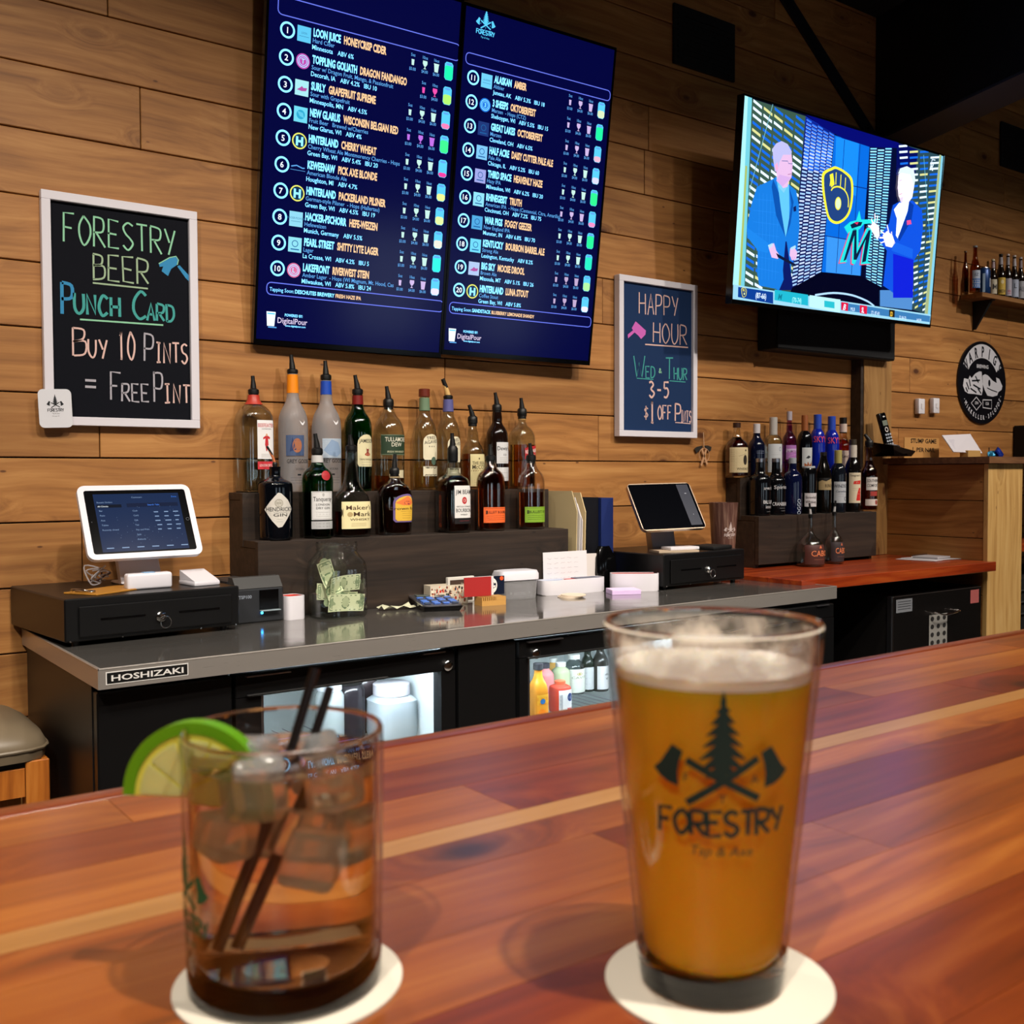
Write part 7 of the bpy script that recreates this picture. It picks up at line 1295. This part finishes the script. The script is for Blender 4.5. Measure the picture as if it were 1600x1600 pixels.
jug('cranberry juice bottle with a coral lid in the right cooler window', 875, 2.20, 1063, 16, 'c04838', 'e06848', 'd8dce0', 3, [('e', .4, .65, .35, .2, '203c78'), ('r', .0, .0, .9, .15, 'c02848'), ('r', -.9, .1, -.5, .8, 'a0a8b0')], sh=.22)
jug('pink juice bottle behind the orange one', 851, 2.30, 1036, 15, 'c88080', '383840', None, sh=.3)
jug('pale green bottle with a white cap in the middle of the cooler', 876, 2.33, 1034, 15, 'b8c8a0', 'e8ece8', None, 2, sh=.28)
jug('large clear bottle with a white label and gold crest', 897, 2.36, 1022, 17, 'd0d8d8', 'e8ece8', 'e0e4d8', 2, [('t', 'CAVIT', 0, .6, .1, '808868', .8), ('e', 0, .8, .3, .06, 'b8a860')], trans=True, sh=.3)
jug('dark green wine bottle beside the crested bottle', 918, 2.36, 1010, 11, '283028', '181c18', 'd0d4d4', sh=.4)
jug('dark wine bottle with a white label near the pint glass', 938, 2.34, 1004, 13, '343430', '181c18', 'd8d8d8', sh=.42, items=[('t', 'db', .3, .6, .1, '202020', .3), ('p', [(.1, .5), (.5, .5), (.3, .4)], '202020')])
jug('orange-capped juice bottle behind the coral-lidded one', 865, 2.42, 1028, 12, 'e0b060', 'e8ece8', None, sh=.3)
# ================================================================== THE TWO DRINKS
def coaster(cx, cy, r, lb):
    m = MB().lathe([(r-.0006, 0), (r, .0005), (r, .0014), (r-.0006, .0018)], mat('coaster_board', 'e4dccc', .85), c=(cx, cy, BZ), n=64)
    return solo(m, 'round_coaster', (cx, cy, BZ), lb, 'coaster', 'round coasters under the two drinks')
P1 = onz(1111, 1527, BZ+.002); P2 = onz(447, 1526, BZ+.002)
DTC = lambda p: math.atan2(-p.y, -p.x)                     # direction from a glass to the photographer
BZC = BZ+.0018
coaster(P1.x+.002, P1.y-.002, .0465, 'white round paper coaster under the pint of beer')
coaster(P2.x+.001, P2.y-.001, .0468, 'white round paper coaster under the short cocktail glass')
WALLG = thin('drinking_glass_wall', 'fdfefe', 'a8b0b4', refl=1.4)
def tumbler(name, label, P, r0, r1, h, wall, foot):
    t = thing(name, label, 'glass', (P.x, P.y, BZC))
    rr_ = lambda z: r0+(r1-r0)*z/h
    MB().lathe([(r0*.93, 0), (r0, .0015), (rr_(foot), foot), (rr_(foot)-wall*.9, foot), (r0*.62, foot-.0015), (.001, foot-.0025)], REALG, n=64).build('thick_base', t)
    out = [(rr_(foot)-.0001, foot+.0003)]+[(rr_(z), z) for z in [foot+(h-foot)*i/10 for i in range(1, 10)]]+[(rr_(h)-.0003, h-.0012), (rr_(h)-.0012, h), (rr_(h)-wall+.0003, h-.001)]+[(rr_(z)-wall, z) for z in [foot+(h-foot)*i/10 for i in range(9, 0, -1)]]+[(rr_(foot)-wall, foot+.0003)]
    MB().lathe(out, WALLG, n=72, cap=False).build('wall', t)
    MB().lathe([(rr_(h)-.0002, h-.0012), (rr_(h)-.0009, h+.0004), (rr_(h)-.0018, h+.0002), (rr_(h)-wall-.0001, h-.0012)], REALG, n=72, cap=False).build('rim', t)
    return t, rr_
# -- pint of beer
pint, prr = tumbler('pint_glass', 'tall pint glass of hazy amber beer with the dark tap house logo', P1, .0292, .0445, .1485, .0024, .0135)
zf = ony(1105, 1093, P1.y-.033).z-BZC
BEER = mat('hazy_beer', 'ffab1e', .25, sss=.0, trans=.0, ior=1.33)
b_ = BEER.node_tree.nodes['Principled BSDF']; b_.inputs['Subsurface Weight'].default_value = 1; b_.inputs['Subsurface Radius'].default_value = (.03, .012, .002); b_.inputs['Subsurface Scale'].default_value = 1; b_.inputs['Specular IOR Level'].default_value = .1
FOAM = mat('beer_foam', 'e2d2c2', .7, sss=.3)
g = .0026
be = thing
bm_ = MB().lathe([(prr(.014)-g-.008, .0112), (prr(.014)-g-.002, .0132), (prr(.016)-g, .017)]+[(prr(z)-g, z) for z in [.017+(zf-.017)*i/10 for i in range(1, 11)]], BEER, n=64)
beer_ = bm_.build('beer', pint)
random.seed(17); fm = MB(); n = 64; R_f = prr(zf)-g-.0002; rings_f = [(R_f, zf+.0002), (R_f, zf+.0042), (R_f*.93, zf+.0036), (R_f*.85, zf+.0022), (R_f*.55, zf+.0016), (R_f*.2, zf+.0014)]
fm.lathe(rings_f, FOAM, n=n); fm.v = [(x, y, z+(random.uniform(-.0004, .0006) if z > zf+.001 else 0)) for x, y, z in fm.v]; fm.build('foam_head', pint)
# foam clinging to the inside of the glass
FILM = bpy.data.materials.new('foam_film'); FILM.use_nodes = True; n_, l_ = nodes(FILM); pb_ = n_['Principled BSDF']; pb_.inputs['Base Color'].default_value = lin('eee2d4'); pb_.inputs['Roughness'].default_value = .6
tc = n_.new('ShaderNodeTexCoord'); nz = n_.new('ShaderNodeTexNoise'); nz.inputs['Scale'].default_value = 55; nz.inputs['Detail'].default_value = 3; l_.new(tc.outputs['Object'], nz.inputs['Vector']); sx_ = n_.new('ShaderNodeSeparateXYZ'); l_.new(tc.outputs['Object'], sx_.inputs[0])
rm = n_.new('ShaderNodeMapRange'); l_.new(sx_.outputs[2], rm.inputs[0]); rm.inputs[1].default_value = zf; rm.inputs[2].default_value = .146; rm.inputs[3].default_value = .26; rm.inputs[4].default_value = .02
ad_ = n_.new('ShaderNodeMath'); l_.new(nz.outputs[0], ad_.inputs[0]); l_.new(rm.outputs[0], ad_.inputs[1]); rp_ = ramp(n_, [(.42, (0, 0, 0, 1)), (.56, (.30, .30, .30, 1)), (.72, (.75, .75, .75, 1))]); l_.new(ad_.outputs[0], rp_.inputs[0]); l_.new(rp_.outputs[0], pb_.inputs['Alpha'])
MB().lathe([(prr(z)-g-.0001, z) for z in [zf+.004+(.1455-zf-.004)*i/8 for i in range(9)]], FILM, n=64, cap=False).build('foam_lacing', pint)
a0 = DTC(P1)+.10
LD = Draw(lambda u, v, e: Vector(((prr(v)+.0002+e)*math.cos(a0+u/prr(v)), (prr(v)+.0002+e)*math.sin(a0+u/prr(v)), v)), lift=.00015, maxe=.005)
zl = ony(1133, 1312, P1.y-.03).z-BZC; zt_ = ony(1133, 1080, P1.y-.033).z-BZC
forestry(LD, mat('logo_green', '0e2f2b', .5), 0, zl, zt_-zl, tw=.085); LD.mb.build('printed_logo', pint, fix=False)
# -- short cocktail
k2_ = mpp(P2); r2 = 151*k2_; h2_ = .092
lo, hi = .06, .13
for _ in range(30):
    mid = (lo+hi)/2; c = AX.dot(Vector((P2.x, P2.y, BZC+mid))-CAM), AY.dot(Vector((P2.x, P2.y, BZC+mid))-CAM), -AZ.dot(Vector((P2.x, P2.y, BZC+mid))-CAM)
    if 800-c[1]/c[2]*F > 1137: lo = mid
    else: hi = mid
h2_ = lo; r2t = 156*mpp((P2.x, P2.y, BZC+h2_))
rock, rrr = tumbler('rocks_glass', 'short tumbler of pale iced cocktail with a lime slice and two black straws', P2, r2*.98, r2t, h2_, .0024, .0125)
DR = bpy.data.materials.new('pale_cocktail'); DR.use_nodes = True; n_, l_ = nodes(DR); pb_ = n_['Principled BSDF']; pb_.inputs['Base Color'].default_value = lin('fff0d4'); pb_.inputs['Roughness'].default_value = 0; pb_.inputs['Transmission Weight'].default_value = 1; pb_.inputs['IOR'].default_value = 1.33
va = n_.new('ShaderNodeVolumeAbsorption'); va.inputs['Color'].default_value = lin('ffd070'); va.inputs['Density'].default_value = 9; l_.new(va.outputs[0], n_['Material Output'].inputs['Volume'])
zl2 = ony(447, 1222, P2.y-.036).z-BZC
MB().lathe([(r2*.6, .0105), (rrr(.016)-g-.002, .0121), (rrr(.016)-g, .0165)]+[(rrr(z)-g, z) for z in [.0165+(zl2-.0165)*i/8 for i in range(1, 9)]], DR, n=64).build('drink', rock)
ICE = mat('ice', 'fafafa', .14, trans=.82, ior=1.22)
random.seed(23)
iceloc = [(-.016, -.012, zl2-.008), (.012, -.016, zl2-.010), (.018, .010, zl2-.006), (-.008, .014, zl2-.004), (-.019, .004, zl2-.028), (.006, -.004, zl2-.030), (.020, -.006, zl2-.034), (.001, .018, zl2-.032), (.002, -.020, zl2-.036)]
icl = ['topmost ice cube left of the straws', 'ice cube at the front right of the surface', 'ice cube at the back right of the surface', 'ice cube behind the straws at the surface', 'submerged ice cube at the left wall', 'submerged ice cube in the middle of the drink', 'submerged ice cube at the right wall', 'submerged ice cube at the back', 'submerged ice cube at the front']
for (x, y, z), lb in zip(iceloc, icl):
    t = thing('ice_cube', lb+' in the cocktail', 'ice', (P2.x+x, P2.y+y, BZC+z), 0, 'ice cubes in the cocktail')
    s_ = random.uniform(.0085, .0105); M3 = Matrix.Rotation(random.uniform(0, 3), 4, 'Z') @ Matrix.Rotation(random.uniform(-.6, .6), 4, 'X')
    MB().box(-s_, s_, -s_, s_, -s_, s_, ICE, bev=.003, seg=2, M=M3).build('cube', t)
a1 = DTC(P2)-1.25
LD = Draw(lambda u, v, e: Vector(((rrr(v)+.0002+e)*math.cos(a1+u/rrr(v)), (rrr(v)+.0002+e)*math.sin(a1+u/rrr(v)), v)), lift=.00015, maxe=.005)
forestry(LD, mat('logo_green2', '0f5a38', .5), 0, .030, .040, tw=.085); LD.mb.build('printed_logo', rock, fix=False)
for i, (px, py, dx, lb) in enumerate(((493, 1044, -.006, 'black cocktail straw, left and taller one of the two'), (516, 1072, .001, 'black cocktail straw, right one of the two'))):
    tp = ony(px, py, P2.y+.008); bt = Vector((P2.x-.014+dx, P2.y+.006, BZC+.018))
    t = thing('straw', lb, 'straw', tuple(bt), 0, 'straws in the cocktail'); d = tp-bt
    pts = [Vector((0, 0, 0)), d*.5, d]; m = MB().tube(pts, .0021, mat('black_straw', '140c0a', .35), n=12, cap=False); m.tube([p for p in pts[::-1]], .0017, MC['black_straw'], n=12, cap=False); m.build('tube', t, fix=False)
# lime slice on the rim
lc = Vector((P2.x, P2.y, BZC+h2_))-AX*(r2t-.001)*.98; lk = mpp(lc); LR = 119*lk; U3, N3 = Vector((AX.x, AX.y, 0)).normalized(), Vector((AZ.x, AZ.y, 0)).normalized()
U3, N3 = (U3*math.cos(.15)+N3*math.sin(.15)), (N3*math.cos(.15)-U3*math.sin(.15))
cpt = ony(309, 1243, lc.y); V3 = Vector((0, 0, 1)); li = thing('lime_slice', 'half slice of lime hooked on the left rim of the cocktail glass', 'fruit', tuple(cpt))
lfn = lambda u, v, e: U3*u+V3*v+N3*e
half = lambda r, n=28: [(r*math.cos(math.pi*i/n), r*math.sin(math.pi*i/n)) for i in range(n+1)]
RIND = mat('lime_rind', '5c9410', .35, sss=.1); PITH = mat('lime_pith', 'dcd44c', .5, sss=.2); PULP = mat('lime_pulp', 'cfc87c', .3, sss=.4)
o_, i_ = half(LR), half(LR*.84)
MB().prism(o_+i_[::-1], -.0035, .0035, lfn, RIND).build('rind', li)
i2 = half(LR*.838); MB().prism(i2, -.0030, .0030, lfn, PITH).build('pith', li)
for q in range(5):
    aa, ab = math.pi*(q+.05)/5, math.pi*(q+.95)/5; rr2 = LR*.755; c0_ = (LR*.07*math.cos((aa+ab)/2), LR*.07*math.sin((aa+ab)/2))
    MB().prism([c0_]+[(rr2*math.cos(aa+(ab-aa)*i/6), rr2*math.sin(aa+(ab-aa)*i/6)) for i in range(7)], -.0036, .0036, lfn, PULP).build('segment', li)
